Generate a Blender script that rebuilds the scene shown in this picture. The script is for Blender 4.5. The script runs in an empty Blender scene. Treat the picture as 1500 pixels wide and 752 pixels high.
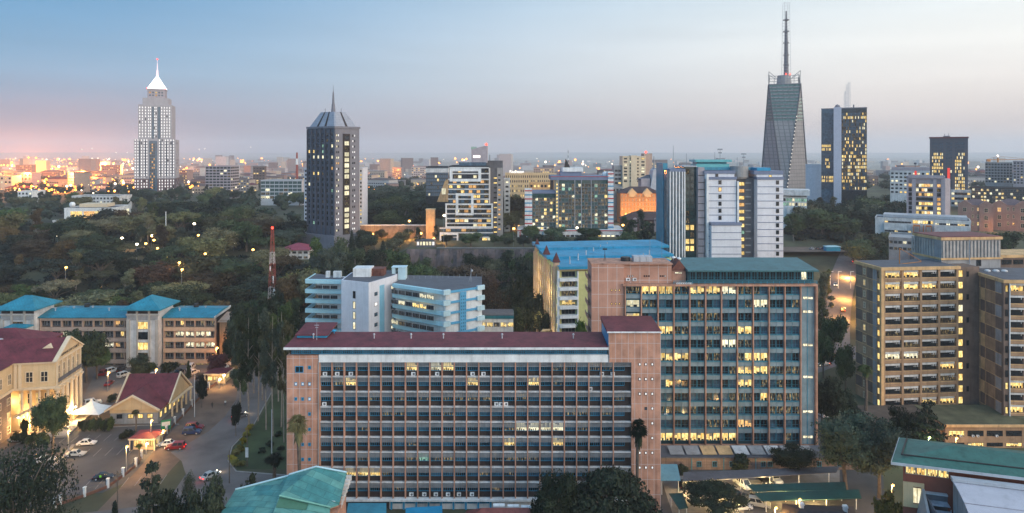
import bpy, math, random
import numpy as np
from mathutils import Vector, Matrix
R = math.radians
sc = bpy.context.scene
COL = sc.collection
rnd = random.Random(11)

def lin(r, g, b):
    f = lambda c: (c/255/12.92 if c/255 <= .04045 else ((c/255+.055)/1.055)**2.4)
    return (f(r), f(g), f(b), 1)

# ------------------------------------------------------------------ camera
FPX, CZ, HZ = 1000.0, 75.0, 222.5
cam = bpy.data.objects.new('camera', bpy.data.cameras.new('camera')); COL.objects.link(cam)
cam.location = (0, 0, CZ); cam.rotation_euler = (R(90), 0, 0)
cam.data.sensor_width = 36; cam.data.lens = 36*FPX/1500
cam.data.shift_y = -(376-HZ)/1500
cam.data.clip_start = 1; cam.data.clip_end = 60000
sc.camera = cam
sc.render.resolution_x, sc.render.resolution_y = 1024, 513

# ------------------------------------------------------------------ sky
world = bpy.data.worlds.new('World'); sc.world = world; world.use_nodes = True
N = world.node_tree.nodes; L = world.node_tree.links; N.clear()
def nd(t, **k):
    n = N.new(t)
    for a, b in k.items(): setattr(n, a, b)
    return n
def mth(op, a, b=None, c=None):
    n = nd('ShaderNodeMath', operation=op)
    for i, v in enumerate((a, b, c)):
        if v is None: continue
        if isinstance(v, (int, float)): n.inputs[i].default_value = v
        else: L.new(v, n.inputs[i])
    return n.outputs[0]
def ramp(fac, stops):
    n = nd('ShaderNodeValToRGB'); e = n.color_ramp.elements
    while len(e) < len(stops): e.new(.5)
    for q, (p, c) in zip(e, stops): q.position = p; q.color = c
    L.new(fac, n.inputs[0]); return n.outputs[0]
def mixc(bt, fac, a, b):
    n = nd('ShaderNodeMix', data_type='RGBA', blend_type=bt)
    for i, v in ((0, fac), (6, a), (7, b)):
        if isinstance(v, (int, float)): n.inputs[i].default_value = v
        elif isinstance(v, tuple): n.inputs[i].default_value = v
        else: L.new(v, n.inputs[i])
    return n.outputs[2]
tc = nd('ShaderNodeTexCoord'); sep = nd('ShaderNodeSeparateXYZ'); L.new(tc.outputs['Generated'], sep.inputs[0])
dx, dy, dz = sep.outputs
az = mth('ARCTAN2', dx, dy)
zz = mth('MAXIMUM', dz, 0)
left = ramp(zz, [(0, lin(112, 118, 138)), (.03, lin(130, 142, 168)), (.1, lin(130, 174, 207)), (.21, lin(96, 160, 208)), (1, lin(90, 140, 196))])
right = ramp(zz, [(0, lin(216, 203, 198)), (.035, lin(228, 214, 208)), (.075, lin(246, 238, 232)), (.14, lin(255, 255, 251)), (.22, lin(236, 248, 252)), (1, lin(176, 200, 226))])
tt = nd('ShaderNodeMapRange', interpolation_type='SMOOTHSTEP'); L.new(az, tt.inputs[0])
tt.inputs[1].default_value = -.75; tt.inputs[2].default_value = .72
base = mixc('MIX', tt.outputs[0], left, right)
# thin streaky evening cloud
mp = nd('ShaderNodeMapping'); mp.inputs['Scale'].default_value = (2.2, 2.2, 22); L.new(tc.outputs['Generated'], mp.inputs[0])
nz = nd('ShaderNodeTexNoise'); nz.inputs['Scale'].default_value = 1.6; nz.inputs['Detail'].default_value = 4; nz.inputs['Roughness'].default_value = .5
L.new(mp.outputs[0], nz.inputs['Vector'])
cl = nd('ShaderNodeMapRange'); L.new(nz.outputs[0], cl.inputs[0]); cl.inputs[1].default_value = .3; cl.inputs[2].default_value = .7
cl.inputs[3].default_value = .965; cl.inputs[4].default_value = 1.03
clc = nd('ShaderNodeCombineColor'); 
for i in range(3): L.new(cl.outputs[0], clc.inputs[i])
base = mixc('MULTIPLY', 1.0, base, clc.outputs[0])
# sodium glow of the city on the low sky, off to the left
ga = mth('DIVIDE', mth('ADD', az, .67), .15); gz = mth('DIVIDE', zz, .020)
gl = mth('POWER', 2.718, mth('MULTIPLY', -1, mth('ADD', mth('MULTIPLY', ga, ga), mth('MULTIPLY', gz, gz))))
base = mixc('ADD', gl, base, (1.15, .22, .01, 1))
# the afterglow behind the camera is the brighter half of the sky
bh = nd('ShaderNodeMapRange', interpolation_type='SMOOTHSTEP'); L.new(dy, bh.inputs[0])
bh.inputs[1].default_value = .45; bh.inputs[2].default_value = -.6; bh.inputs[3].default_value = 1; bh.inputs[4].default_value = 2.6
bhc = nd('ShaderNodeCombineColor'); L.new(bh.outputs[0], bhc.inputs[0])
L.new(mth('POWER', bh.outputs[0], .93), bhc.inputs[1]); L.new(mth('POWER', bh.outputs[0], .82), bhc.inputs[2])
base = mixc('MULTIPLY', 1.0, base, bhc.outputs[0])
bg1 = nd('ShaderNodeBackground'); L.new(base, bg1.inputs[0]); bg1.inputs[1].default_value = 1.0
SUN_EL, SUN_AZ = 14, 118          # degrees; azimuth clockwise from the view direction
sky = nd('ShaderNodeTexSky', sky_type='NISHITA'); sky.sun_disc = False
sky.sun_elevation = R(2.0); sky.sun_rotation = R(SUN_AZ); sky.altitude = 1700; sky.dust_density = 2
bg2 = nd('ShaderNodeBackground'); L.new(sky.outputs[0], bg2.inputs[0]); bg2.inputs[1].default_value = .008
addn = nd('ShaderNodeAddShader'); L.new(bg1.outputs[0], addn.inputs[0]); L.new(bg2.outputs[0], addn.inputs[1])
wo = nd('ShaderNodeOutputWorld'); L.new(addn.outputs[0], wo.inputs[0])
# ------------------------------------------------------------------ the last soft light of the sun
sl = bpy.data.lights.new('sun', 'SUN'); sl.energy = 1.6; sl.angle = R(30); sl.color = (1, .84, .72)
so = bpy.data.objects.new('sun', sl); COL.objects.link(so)
sd = Vector((math.sin(R(SUN_AZ))*math.cos(R(SUN_EL)), math.cos(R(SUN_AZ))*math.cos(R(SUN_EL)), math.sin(R(SUN_EL))))
so.rotation_euler = sd.to_track_quat('Z', 'Y').to_euler(); so.location = (300, -200, 400)
sc.view_settings.view_transform = 'Standard'; sc.view_settings.look = 'None'
sc.view_settings.exposure = 0; sc.view_settings.gamma = 1; sc.view_settings.use_curve_mapping = False
cy = sc.cycles
cy.use_denoising = True; cy.max_bounces = 5; cy.diffuse_bounces = 2; cy.glossy_bounces = 2; cy.transmission_bounces = 2
cy.volume_bounces = 1; cy.transparent_max_bounces = 4; cy.sample_clamp_indirect = 3; cy.sample_clamp_direct = 0
cy.caustics_reflective = False; cy.caustics_refractive = False

# ------------------------------------------------------------------ helpers
def X(px, d): return (px-750)*d/FPX
def Z(py, d): return CZ-(py-HZ)*d/FPX
def G(px, py, z=0.0):
    d = (CZ-z)*FPX/(py-HZ); return (X(px, d), d)
def sstep(a, b, x):
    t = min(1, max(0, (x-a)/(b-a))); return t*t*(3-2*t)

def ground_z(x, y):
    """terrain height"""
    px = 750+x*FPX/max(y, 1)
    gentle = 20*sstep(285, 460, y)
    cliff = 19.5*sstep(385, 389, y)
    k = sstep(-72, -60, x)*(1-sstep(16, 34, x))
    z = gentle*(1-k)+cliff*k if y < 470 else 20
    z += 6*sstep(480, 720, y)*sstep(-150, 250, x)
    z -= 5.2*sstep(96, 104, x)*sstep(146, 160, y)*(1-sstep(192, 197, y))*(1-sstep(190, 230, x))
    z *= 1-sstep(1000, 2300, y)
    if y > 8500: z += 62*sstep(9000, 11600, y)*(.93+.07*math.sin(x*.0007+1)+.03*math.sin(x*.0023))
    return z

class MB:
    def __init__(s): s.v, s.f, s.m, s.T = [], [], [], Matrix.Identity(4)
    def add(s, vs, fs, m=0):
        b = len(s.v); T = s.T
        s.v += [tuple(T @ Vector(p)) for p in vs]
        for f in fs: s.f.append(tuple(i+b for i in f)); s.m.append(m)
        return s
    def box(s, x0, x1, y0, y1, z0, z1, m=0):
        if x0 > x1: x0, x1 = x1, x0
        if y0 > y1: y0, y1 = y1, y0
        if z0 > z1: z0, z1 = z1, z0
        return s.add([(x0,y0,z0),(x1,y0,z0),(x1,y1,z0),(x0,y1,z0),(x0,y0,z1),(x1,y0,z1),(x1,y1,z1),(x0,y1,z1)],
              [(0,3,2,1),(4,5,6,7),(0,1,5,4),(1,2,6,5),(2,3,7,6),(3,0,4,7)], m)
    def poly(s, pts, m=0): return s.add(pts, [tuple(range(len(pts)))], m)
    def prism(s, pts, z0, z1, m=0, mt=None):
        n = len(pts)
        a = sum(pts[i][0]*pts[(i+1)%n][1]-pts[(i+1)%n][0]*pts[i][1] for i in range(n))
        if a < 0: pts = pts[::-1]
        zf = (lambda z, i: z[i] if isinstance(z, (list, tuple)) else z)
        vs = [(p[0], p[1], z0) for p in pts]+[(p[0], p[1], z1) for p in pts]
        s.add(vs, [tuple(range(n-1, -1, -1))]+[(i, (i+1)%n, n+(i+1)%n, n+i) for i in range(n)], m)
        return s.add(vs[n:], [tuple(range(n))], m if mt is None else mt)
    def ext(s, prof, x0, x1, m=0):
        """profile of (y, z) points pushed along x"""
        n = len(prof)
        a = sum(prof[i][0]*prof[(i+1)%n][1]-prof[(i+1)%n][0]*prof[i][1] for i in range(n))
        if a < 0: prof = prof[::-1]
        vs = [(x0, p[0], p[1]) for p in prof]+[(x1, p[0], p[1]) for p in prof]
        return s.add(vs, [tuple(range(n-1, -1, -1)), tuple(range(n, 2*n))]+[(i, (i+1)%n, n+(i+1)%n, n+i) for i in range(n)], m)
    def tube(s, p, q, r0, r1=None, n=8, m=0):
        r1 = r0 if r1 is None else r1
        p, q = Vector(p), Vector(q); d = (q-p)
        if d.length < 1e-6: return s
        d.normalize(); a = d.orthogonal().normalized(); b = d.cross(a)
        vs = []
        for c, r in ((p, r0), (q, r1)):
            for i in range(n):
                t = 2*math.pi*i/n; vs.append(tuple(c+(a*math.cos(t)+b*math.sin(t))*r))
        return s.add(vs, [(i, (i+1)%n, n+(i+1)%n, n+i) for i in range(n)]+[tuple(range(n-1, -1, -1)), tuple(range(n, 2*n))], m)
    def hip(s, x0, x1, y0, y1, z, h, t=.25, m=0, ridge=None):
        """hip roof with eaves board t thick"""
        w, d = x1-x0, y1-y0; r = min(w, d)/2 if ridge is None else ridge
        if w >= d: a, b = (x0+r, (y0+y1)/2, z+h), (x1-r, (y0+y1)/2, z+h)
        else: a, b = ((x0+x1)/2, y0+r, z+h), ((x0+x1)/2, y1-r, z+h)
        vs = [(x0,y0,z-t),(x1,y0,z-t),(x1,y1,z-t),(x0,y1,z-t),(x0,y0,z),(x1,y0,z),(x1,y1,z),(x0,y1,z),a,b]
        fs = [(0,3,2,1),(0,1,5,4),(1,2,6,5),(2,3,7,6),(3,0,4,7)]
        if w >= d: fs += [(4,5,9,8),(5,6,9),(6,7,8,9),(7,4,8)]
        else: fs += [(4,5,8),(5,6,9,8),(6,7,9),(7,4,8,9)]
        return s.add(vs, fs, m)
    def ball(s, c, r, n=8, m=0, sz=1):
        vs, fs = [], []
        k = n//2+1
        for j in range(1, k):
            t = math.pi*j/k
            for i in range(n):
                p = 2*math.pi*i/n
                vs.append((c[0]+r*math.sin(t)*math.cos(p), c[1]+r*math.sin(t)*math.sin(p), c[2]+r*sz*math.cos(t)))
        vs += [(c[0], c[1], c[2]+r*sz), (c[0], c[1], c[2]-r*sz)]; a = len(vs)-2
        for j in range(k-2):
            for i in range(n): fs.append((j*n+i, (j+1)*n+i, (j+1)*n+(i+1)%n, j*n+(i+1)%n))
        for i in range(n): fs += [(a, i, (i+1)%n), (a+1, (k-2)*n+(i+1)%n, (k-2)*n+i)]
        return s.add(vs, fs, m)
    def mesh(s, name, mats, smooth=False):
        me = bpy.data.meshes.new(name); me.from_pydata(s.v, [], s.f)
        for mt in (mats if isinstance(mats, (list, tuple)) else [mats]): me.materials.append(mt)
        me.polygons.foreach_set('material_index', s.m)
        if smooth: me.polygons.foreach_set('use_smooth', [True]*len(s.f))
        me.update(); return me
    def build(s, name, mats, parent=None, smooth=False, loc=None):
        o = bpy.data.objects.new(name, s.mesh(name, mats, smooth)); COL.objects.link(o)
        if parent is not None: o.parent = parent
        if loc is not None: o.location = loc
        return o

def tag(o, label=None, cat=None, group=None, kind=None):
    if label: o['label'] = label
    if cat: o['category'] = cat
    if group: o['group'] = group
    if kind: o['kind'] = kind
    return o
def empty(name, label, cat, loc, rz=0, group=None):
    o = bpy.data.objects.new(name, None); COL.objects.link(o); o.empty_display_size = .5
    o.location = loc; o.rotation_euler = (0, 0, rz); return tag(o, label, cat, group)
CH = {}
def kids(o):
    return CH.get(o.name, [])
def reg(o, p): CH.setdefault(p.name, []).append(o); return o
def dup(root, kidlist, loc, rz=0, scale=(1,1,1), label=None, group=None):
    r = root.copy(); COL.objects.link(r); r.location = loc; r.rotation_euler = (0, 0, rz); r.scale = scale
    if label: r['label'] = label
    if group: r['group'] = group
    for k, sub in kidlist:
        c = k.copy(); COL.objects.link(c); c.parent = r
        for g in sub:
            e = g.copy(); COL.objects.link(e); e.parent = c
    return r

# ------------------------------------------------------------------ materials
MATS = {}
def mat(name, col, rough=.8, var=.14, scale=.35, streak=True, metal=0, spec=.35, grid=None, bump=0, emit=None):
    """painted, plastered or sheet surface: patchy tone, weather streaks, optional panel joints"""
    if name in MATS: return MATS[name]
    m = bpy.data.materials.new(name); m.use_nodes = True; MATS[name] = m
    n, l = m.node_tree.nodes, m.node_tree.links
    p = n['Principled BSDF']; p.inputs['Roughness'].default_value = rough; p.inputs['Metallic'].default_value = metal
    p.inputs['Specular IOR Level'].default_value = spec
    c = col if len(col) == 4 else (*col, 1)
    t = n.new('ShaderNodeTexCoord'); oi = n.new('ShaderNodeObjectInfo')
    def noise(sx, sy, sz, detail):
        mp = n.new('ShaderNodeMapping'); mp.inputs['Scale'].default_value = (sx, sy, sz); l.new(t.outputs['Object'], mp.inputs[0])
        q = n.new('ShaderNodeTexNoise'); q.inputs['Scale'].default_value = 1; q.inputs['Detail'].default_value = detail
        q.inputs['Roughness'].default_value = .62; l.new(mp.outputs[0], q.inputs['Vector']); return q.outputs[0]
    a = noise(scale, scale, scale, 5)
    mr = n.new('ShaderNodeMapRange'); l.new(a, mr.inputs[0]); mr.inputs[1].default_value = .28; mr.inputs[2].default_value = .72
    mr.inputs[3].default_value = 1-var*1.3; mr.inputs[4].default_value = 1+var
    f = mr.outputs[0]
    if streak:
        b = noise(1.3, 1.3, .07, 3)
        m2 = n.new('ShaderNodeMapRange'); l.new(b, m2.inputs[0]); m2.inputs[1].default_value = .52; m2.inputs[2].default_value = .75
        m2.inputs[3].default_value = 1; m2.inputs[4].default_value = 1-var*1.5
        mu = n.new('ShaderNodeMath'); mu.operation = 'MULTIPLY'; l.new(f, mu.inputs[0]); l.new(m2.outputs[0], mu.inputs[1]); f = mu.outputs[0]
    hs = n.new('ShaderNodeHueSaturation'); hs.inputs['Color'].default_value = c; l.new(f, hs.inputs['Value'])
    out = hs.outputs[0]
    if grid:
        gx, gz, gc, gw = grid
        sp = n.new('ShaderNodeSeparateXYZ'); l.new(t.outputs['Object'], sp.inputs[0])
        ad = n.new('ShaderNodeMath'); ad.operation = 'ADD'; l.new(sp.outputs[0], ad.inputs[0]); l.new(sp.outputs[1], ad.inputs[1])
        fs = []
        for src, g in ((ad.outputs[0], gx), (sp.outputs[2], gz)):
            if not g: continue
            mo = n.new('ShaderNodeMath'); mo.operation = 'PINGPONG'; l.new(src, mo.inputs[0]); mo.inputs[1].default_value = g/2
            lt = n.new('ShaderNodeMath'); lt.operation = 'LESS_THAN'; l.new(mo.outputs[0], lt.inputs[0]); lt.inputs[1].default_value = gw/2
            fs.append(lt.outputs[0])
        fac = fs[0]
        if len(fs) > 1:
            mx = n.new('ShaderNodeMath'); mx.operation = 'MAXIMUM'; l.new(fs[0], mx.inputs[0]); l.new(fs[1], mx.inputs[1]); fac = mx.outputs[0]
        mi = n.new('ShaderNodeMix'); mi.data_type = 'RGBA'; l.new(fac, mi.inputs[0]); l.new(out, mi.inputs[6]); mi.inputs[7].default_value = (*gc, 1); out = mi.outputs[2]
    l.new(out, p.inputs['Base Color'])
    if bump:
        bp = n.new('ShaderNodeBump'); bp.inputs['Strength'].default_value = bump; bp.inputs['Distance'].default_value = .05
        q = noise(4, 4, 4, 4); l.new(q, bp.inputs['Height']); l.new(bp.outputs[0], p.inputs['Normal'])
    return m
def lamp_mat(name, col=None, s=1):
    if name in MATS: return MATS[name]
    m = bpy.data.materials.new(name); m.use_nodes = True; MATS[name] = m
    n, l = m.node_tree.nodes, m.node_tree.links; n.clear()
    e = n.new('ShaderNodeEmission'); e.inputs[0].default_value = (*col, 1); e.inputs[1].default_value = s
    o = n.new('ShaderNodeOutputMaterial'); l.new(e.outputs[0], o.inputs[0]); m.cycles.emission_sampling = 'NONE'; return m
def room_mat(name, lo, hi, s, sc_=1.1, thr=(.36, .62)):
    """a lit room seen through glass: bright ceiling light, blinds and furniture as uneven tone"""
    if name in MATS: return MATS[name]
    m = bpy.data.materials.new(name); m.use_nodes = True; MATS[name] = m
    n, l = m.node_tree.nodes, m.node_tree.links; n.clear()
    t = n.new('ShaderNodeTexCoord'); oi = n.new('ShaderNodeObjectInfo')
    va = n.new('ShaderNodeVectorMath'); va.operation = 'ADD'; l.new(t.outputs['Object'], va.inputs[0])
    cm = n.new('ShaderNodeCombineXYZ'); mu = n.new('ShaderNodeMath'); mu.operation = 'MULTIPLY'; l.new(oi.outputs['Random'], mu.inputs[0]); mu.inputs[1].default_value = 97
    for i in range(3): l.new(mu.outputs[0], cm.inputs[i])
    l.new(cm.outputs[0], va.inputs[1])
    mq = n.new('ShaderNodeMapping'); mq.inputs['Scale'].default_value = (2.6, 2.6, .7); l.new(va.outputs[0], mq.inputs[0])
    q = n.new('ShaderNodeTexNoise'); q.inputs['Scale'].default_value = sc_; q.inputs['Detail'].default_value = 4; l.new(mq.outputs[0], q.inputs['Vector'])
    v = n.new('ShaderNodeTexVoronoi'); v.inputs['Scale'].default_value = sc_*1.7; l.new(va.outputs[0], v.inputs['Vector'])
    mr = n.new('ShaderNodeMapRange'); l.new(q.outputs[0], mr.inputs[0]); mr.inputs[1].default_value = thr[0]; mr.inputs[2].default_value = thr[1]
    sx = n.new('ShaderNodeSeparateColor'); l.new(v.outputs['Color'], sx.inputs[0])
    m3 = n.new('ShaderNodeMapRange'); l.new(sx.outputs[0], m3.inputs[0]); m3.inputs[3].default_value = .6; m3.inputs[4].default_value = 1.1
    mm = n.new('ShaderNodeMath'); mm.operation = 'MULTIPLY'; mm.use_clamp = True; l.new(mr.outputs[0], mm.inputs[0]); l.new(m3.outputs[0], mm.inputs[1])
    mi = n.new('ShaderNodeMix'); mi.data_type = 'RGBA'; l.new(mm.outputs[0], mi.inputs[0]); mi.inputs[6].default_value = (*lo, 1); mi.inputs[7].default_value = (*hi, 1)
    mr2 = n.new('ShaderNodeMapRange'); l.new(oi.outputs['Random'], mr2.inputs[0]); mr2.inputs[3].default_value = s*.6; mr2.inputs[4].default_value = s*1.15
    e = n.new('ShaderNodeEmission'); l.new(mi.outputs[2], e.inputs[0]); l.new(mr2.outputs[0], e.inputs[1])
    o = n.new('ShaderNodeOutputMaterial'); l.new(e.outputs[0], o.inputs[0]); m.cycles.emission_sampling = 'NONE'; return m
def glass_mat(name, col, rough=.12, var=.5, scale=.7):
    m = mat(name, col, rough, var, scale, streak=False, spec=.6); return m
def sheet_mat(name, c1, c2, cj, sx, sy, rot=0):
    """roof of separate metal sheets, each weathered to its own tone"""
    m = mat(name, c1, .5, .25, .6, streak=False); n, l = m.node_tree.nodes, m.node_tree.links; p = n['Principled BSDF']
    t = n.new('ShaderNodeTexCoord'); mp = n.new('ShaderNodeMapping'); mp.inputs['Rotation'].default_value = (0, 0, rot); l.new(t.outputs['Object'], mp.inputs[0])
    b = n.new('ShaderNodeTexBrick'); b.inputs['Color1'].default_value = (*c1, 1); b.inputs['Color2'].default_value = (*c2, 1); b.inputs['Mortar'].default_value = (*cj, 1)
    b.inputs['Scale'].default_value = 1; b.inputs['Brick Width'].default_value = sx; b.inputs['Row Height'].default_value = sy; b.inputs['Mortar Size'].default_value = .035; b.offset = .37; l.new(mp.outputs[0], b.inputs['Vector'])
    hs = [q for q in n if q.bl_idname == 'ShaderNodeHueSaturation'][0]; l.new(b.outputs['Color'], hs.inputs['Color']); return m
def leaf_mat(name, c0, c1):
    m = bpy.data.materials.new(name); m.use_nodes = True; MATS[name] = m
    n, l = m.node_tree.nodes, m.node_tree.links; p = n['Principled BSDF']
    p.inputs['Roughness'].default_value = .75; p.inputs['Specular IOR Level'].default_value = .2
    g = n.new('ShaderNodeNewGeometry'); oi = n.new('ShaderNodeObjectInfo'); t = n.new('ShaderNodeTexCoord')
    q = n.new('ShaderNodeTexNoise'); q.inputs['Scale'].default_value = .45; q.inputs['Detail'].default_value = 2; l.new(t.outputs['Object'], q.inputs['Vector'])
    a = n.new('ShaderNodeMath'); a.operation = 'MULTIPLY_ADD'; l.new(g.outputs['Random Per Island'], a.inputs[0]); a.inputs[1].default_value = .55
    b = n.new('ShaderNodeMath'); b.operation = 'MULTIPLY_ADD'; l.new(q.outputs[0], b.inputs[0]); b.inputs[1].default_value = .9; b.inputs[2].default_value = -.25
    l.new(b.outputs[0], a.inputs[2])
    mi = n.new('ShaderNodeMix'); mi.data_type = 'RGBA'; mi.clamp_factor = True; l.new(a.outputs[0], mi.inputs[0]); mi.inputs[6].default_value = (*c0, 1); mi.inputs[7].default_value = (*c1, 1)
    hs = n.new('ShaderNodeHueSaturation'); l.new(mi.outputs[2], hs.inputs['Color'])
    for k, lo, hi in (('Value', .5, 1.65), ('Hue', .47, .52), ('Saturation', .75, 1.1)):
        w = n.new('ShaderNodeMath'); w.operation = 'MULTIPLY'; l.new(oi.outputs['Random'], w.inputs[0]); w.inputs[1].default_value = {'Value': 1, 'Hue': 7.3, 'Saturation': 13.7}[k]
        fr = n.new('ShaderNodeMath'); fr.operation = 'FRACT'; l.new(w.outputs[0], fr.inputs[0])
        r = n.new('ShaderNodeMapRange'); l.new(fr.outputs[0], r.inputs[0]); r.inputs[3].default_value = lo; r.inputs[4].default_value = hi; l.new(r.outputs[0], hs.inputs[k])
    l.new(hs.outputs[0], p.inputs['Base Color']); return m

pink = mat('pink_tile', (.50, .255, .175), .8, .27, grid=(1.35, 3.17, (.52, .42, .40), .09))
pinkp = mat('pink_paint', (.46, .24, .165), .8, .3)
redroof = mat('maroon_roof', (.15, .030, .036), .6, .34, .35, grid=(1.0, None, (.11, .026, .032), .12))
blueroof = mat('blue_roof', (.015, .25, .42), .5, .25, .2, grid=(1.2, None, (.015, .20, .34), .14))
tealroof = mat('teal_roof', (.022, .135, .165), .45, .2, .4)
greenroof = mat('green_roof', (.035, .125, .105), .5, .22, .5)
white = mat('white_paint', (.72, .715, .71), .7, .18)
offwhite = mat('offwhite_wall', (.60, .58, .57), .75, .22)
skyblue = mat('sky_blue_paint', (.40, .64, .71), .6, .08)
midblue = mat('mid_blue_paint', (.10, .36, .58), .6, .1)
brightblue = mat('bright_blue_paint', (.02, .26, .46), .5, .1)
cream = mat('cream_wall', (.60, .43, .25), .8, .10)
creamt = mat('cream_trim', (.66, .52, .36), .8, .08)
yellow = mat('yellow_wall', (.56, .52, .22), .8, .1)
brown = mat('warmed_brown_concrete', (.36, .225, .135), .85, .24)  # brown pushed to orange: warm window light on the slabs put into the colour
brownd = mat('dark_brown_panel', (.175, .12, .095), .85, .24)
tan = mat('warmed_tan_concrete', (.62, .385, .19), .85, .24)  # tan likewise warmed, carrying the bounce of lit rooms in its colour
greyc = mat('grey_concrete', (.30, .29, .29), .85, .18)
greyd = mat('dark_grey_concrete', (.11, .11, .125), .8, .18)
greyl = mat('light_grey_metal', (.42, .43, .46), .5, .12)
mauve = mat('mauve_grey_wall', (.36, .31, .33), .8, .14)
stone = mat('brown_stone', (.20, .14, .12), .9, .25, .8, grid=(1.2, .6, (.12, .09, .08), .08))
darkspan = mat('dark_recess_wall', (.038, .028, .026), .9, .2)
rust = mat('rust_metal', (.16, .06, .045), .8, .3, 1)
black = mat('black_plastic', (.02, .02, .022), .5, .2)
steel = mat('painted_steel', (.25, .26, .28), .5, .1)
redp = mat('red_paint', (.45, .03, .03), .5, .1)
tealp = mat('teal_paint', (.045, .235, .33), .5, .2)
grille = mat('green_grey_louvre', (.22, .285, .315), .7, .25, grid=(None, .28, (.12, .17, .20), .07))
asphalt = mat('asphalt', (.075, .073, .078), .85, .22, .12, streak=False, bump=.2)
asphalt2 = mat('worn_asphalt', (.14, .125, .12), .9, .25, .1, streak=False, bump=.2)
dirt = mat('brown_dirt', (.15, .105, .08), .95, .3, .15, streak=False, bump=.3)
grassm = mat('grass_soil', (.045, .062, .026), .95, .4, .1, streak=False, bump=.3)
paving = mat('paving', (.26, .24, .23), .9, .2, .4, streak=False)
bark = mat('bark', (.13, .10, .08), .95, .3, 1.2)
palebark = mat('pale_bark', (.26, .22, .19), .95, .3, 1.2)
blueglass = glass_mat('blue_glass', (.06, .105, .15))
darkglass = glass_mat('dark_glass', (.018, .024, .03))
greenglass = glass_mat('green_glass', (.03, .075, .075))
PANE = [darkglass,
        room_mat('lit_room_warm', (.52, .29, .06), (1.0, .80, .33), 1.75),
        room_mat('lit_room_pale', (.55, .47, .26), (1.0, .95, .70), 1.6),
        room_mat('lit_room_orange', (.5, .22, .06), (1.0, .62, .24), 1.4),
        room_mat('lit_room_green', (.08, .20, .16), (.55, .95, .70), .95),
        room_mat('dim_room', (.02, .022, .025), (.85, .62, .28), .85, 1.3, (.50, .76)),
        blueglass, greenglass,
        room_mat('white_facade_light', (.7, .67, .65), (1, .97, .95), 1.55)]
WARM, PALE, ORNG, GRN, DIM, BLU, GRG, WHT = 1, 2, 3, 4, 5, 6, 7, 8
bulb_y = lamp_mat('sodium_bulb', (1, .52, .12), 9)
bulb_w = lamp_mat('white_bulb', (1, .86, .62), 12)
bulb_r = lamp_mat('red_beacon', (1, .05, .03), 6)
tail_r = lamp_mat('tail_light', (1, .03, .02), 5)
head_w = lamp_mat('head_light', (1, .86, .62), 8)
glow_w = lamp_mat('white_letters', (1, .93, .85), 2.2)

# ------------------------------------------------------------------ windows and buildings
WSTY = {  # frame material, frame width, mullions, transoms, depth
    'plain': (darkspan, .10, 0, (), .08), 'two': (darkspan, .08, 1, (), .08), 'teal': (tealp, .07, 1, (.33,), .12),
    'blue': (brightblue, .07, 4, (.42,), .10), 'white': (white, .10, 1, (.6,), .10), 'cream': (creamt, .18, 1, (.5,), .14),
    'strip': (greyc, .08, 3, (), .08), 'dark': (darkspan, .07, 3, (.65,), .08), 'bluesm': (brightblue, .12, 1, (), .08),
    'curtain': (steel, .10, 1, (.3,), .08), 'white3': (white, .09, 3, (), .08)}
WMESH = {}
def win_geom(w, h, sty, v=0):
    fm, fw, nm, tr, dp = WSTY[sty]; mb = MB()
    if v:   # half drawn blinds and the dark tops of desks, shelves and chairs behind the pane
        q = random.Random(v*31); n = nm+1
        for i in range(n):
            a, b = -w/2+w*i/n, -w/2+w*(i+1)/n
            if q.random() < .4: mb.box(a+fw, b-fw*.5, -.042, -.034, h*(1-q.uniform(.15, .6)), h-fw, 2)
            if q.random() < .55: mb.box(a+fw+q.uniform(0, .2)*(b-a), b-fw-q.uniform(0, .35)*(b-a), -.044, -.034, fw, h*q.uniform(.12, .38), 3)
    mb.poly([(-w/2, -.03, 0), (w/2, -.03, 0), (w/2, -.03, h), (-w/2, -.03, h)], 1)
    mb.box(-w/2, -w/2+fw, -dp, 0, 0, h); mb.box(w/2-fw, w/2, -dp, 0, 0, h)
    mb.box(-w/2+fw, w/2-fw, -dp, 0, 0, fw); mb.box(-w/2+fw, w/2-fw, -dp, 0, h-fw, h)
    for i in range(nm):
        x = -w/2+w*(i+1)/(nm+1); mb.box(x-fw*.35, x+fw*.35, -dp*.8, -.035, fw, h-fw)
    for t in tr: mb.box(-w/2+fw, w/2-fw, -dp*.7, -.036, h*t-fw*.3, h*t+fw*.3)
    return mb
def faceT(p, q, z=0, out=0):
    """face from p to q (left to right as seen from outside): u along it, -y outward"""
    a = math.atan2(q[1]-p[1], q[0]-p[0])
    return Matrix.Translation((p[0]+out*math.sin(a), p[1]-out*math.cos(a), z)) @ Matrix.Rotation(a, 4, 'Z')
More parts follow.
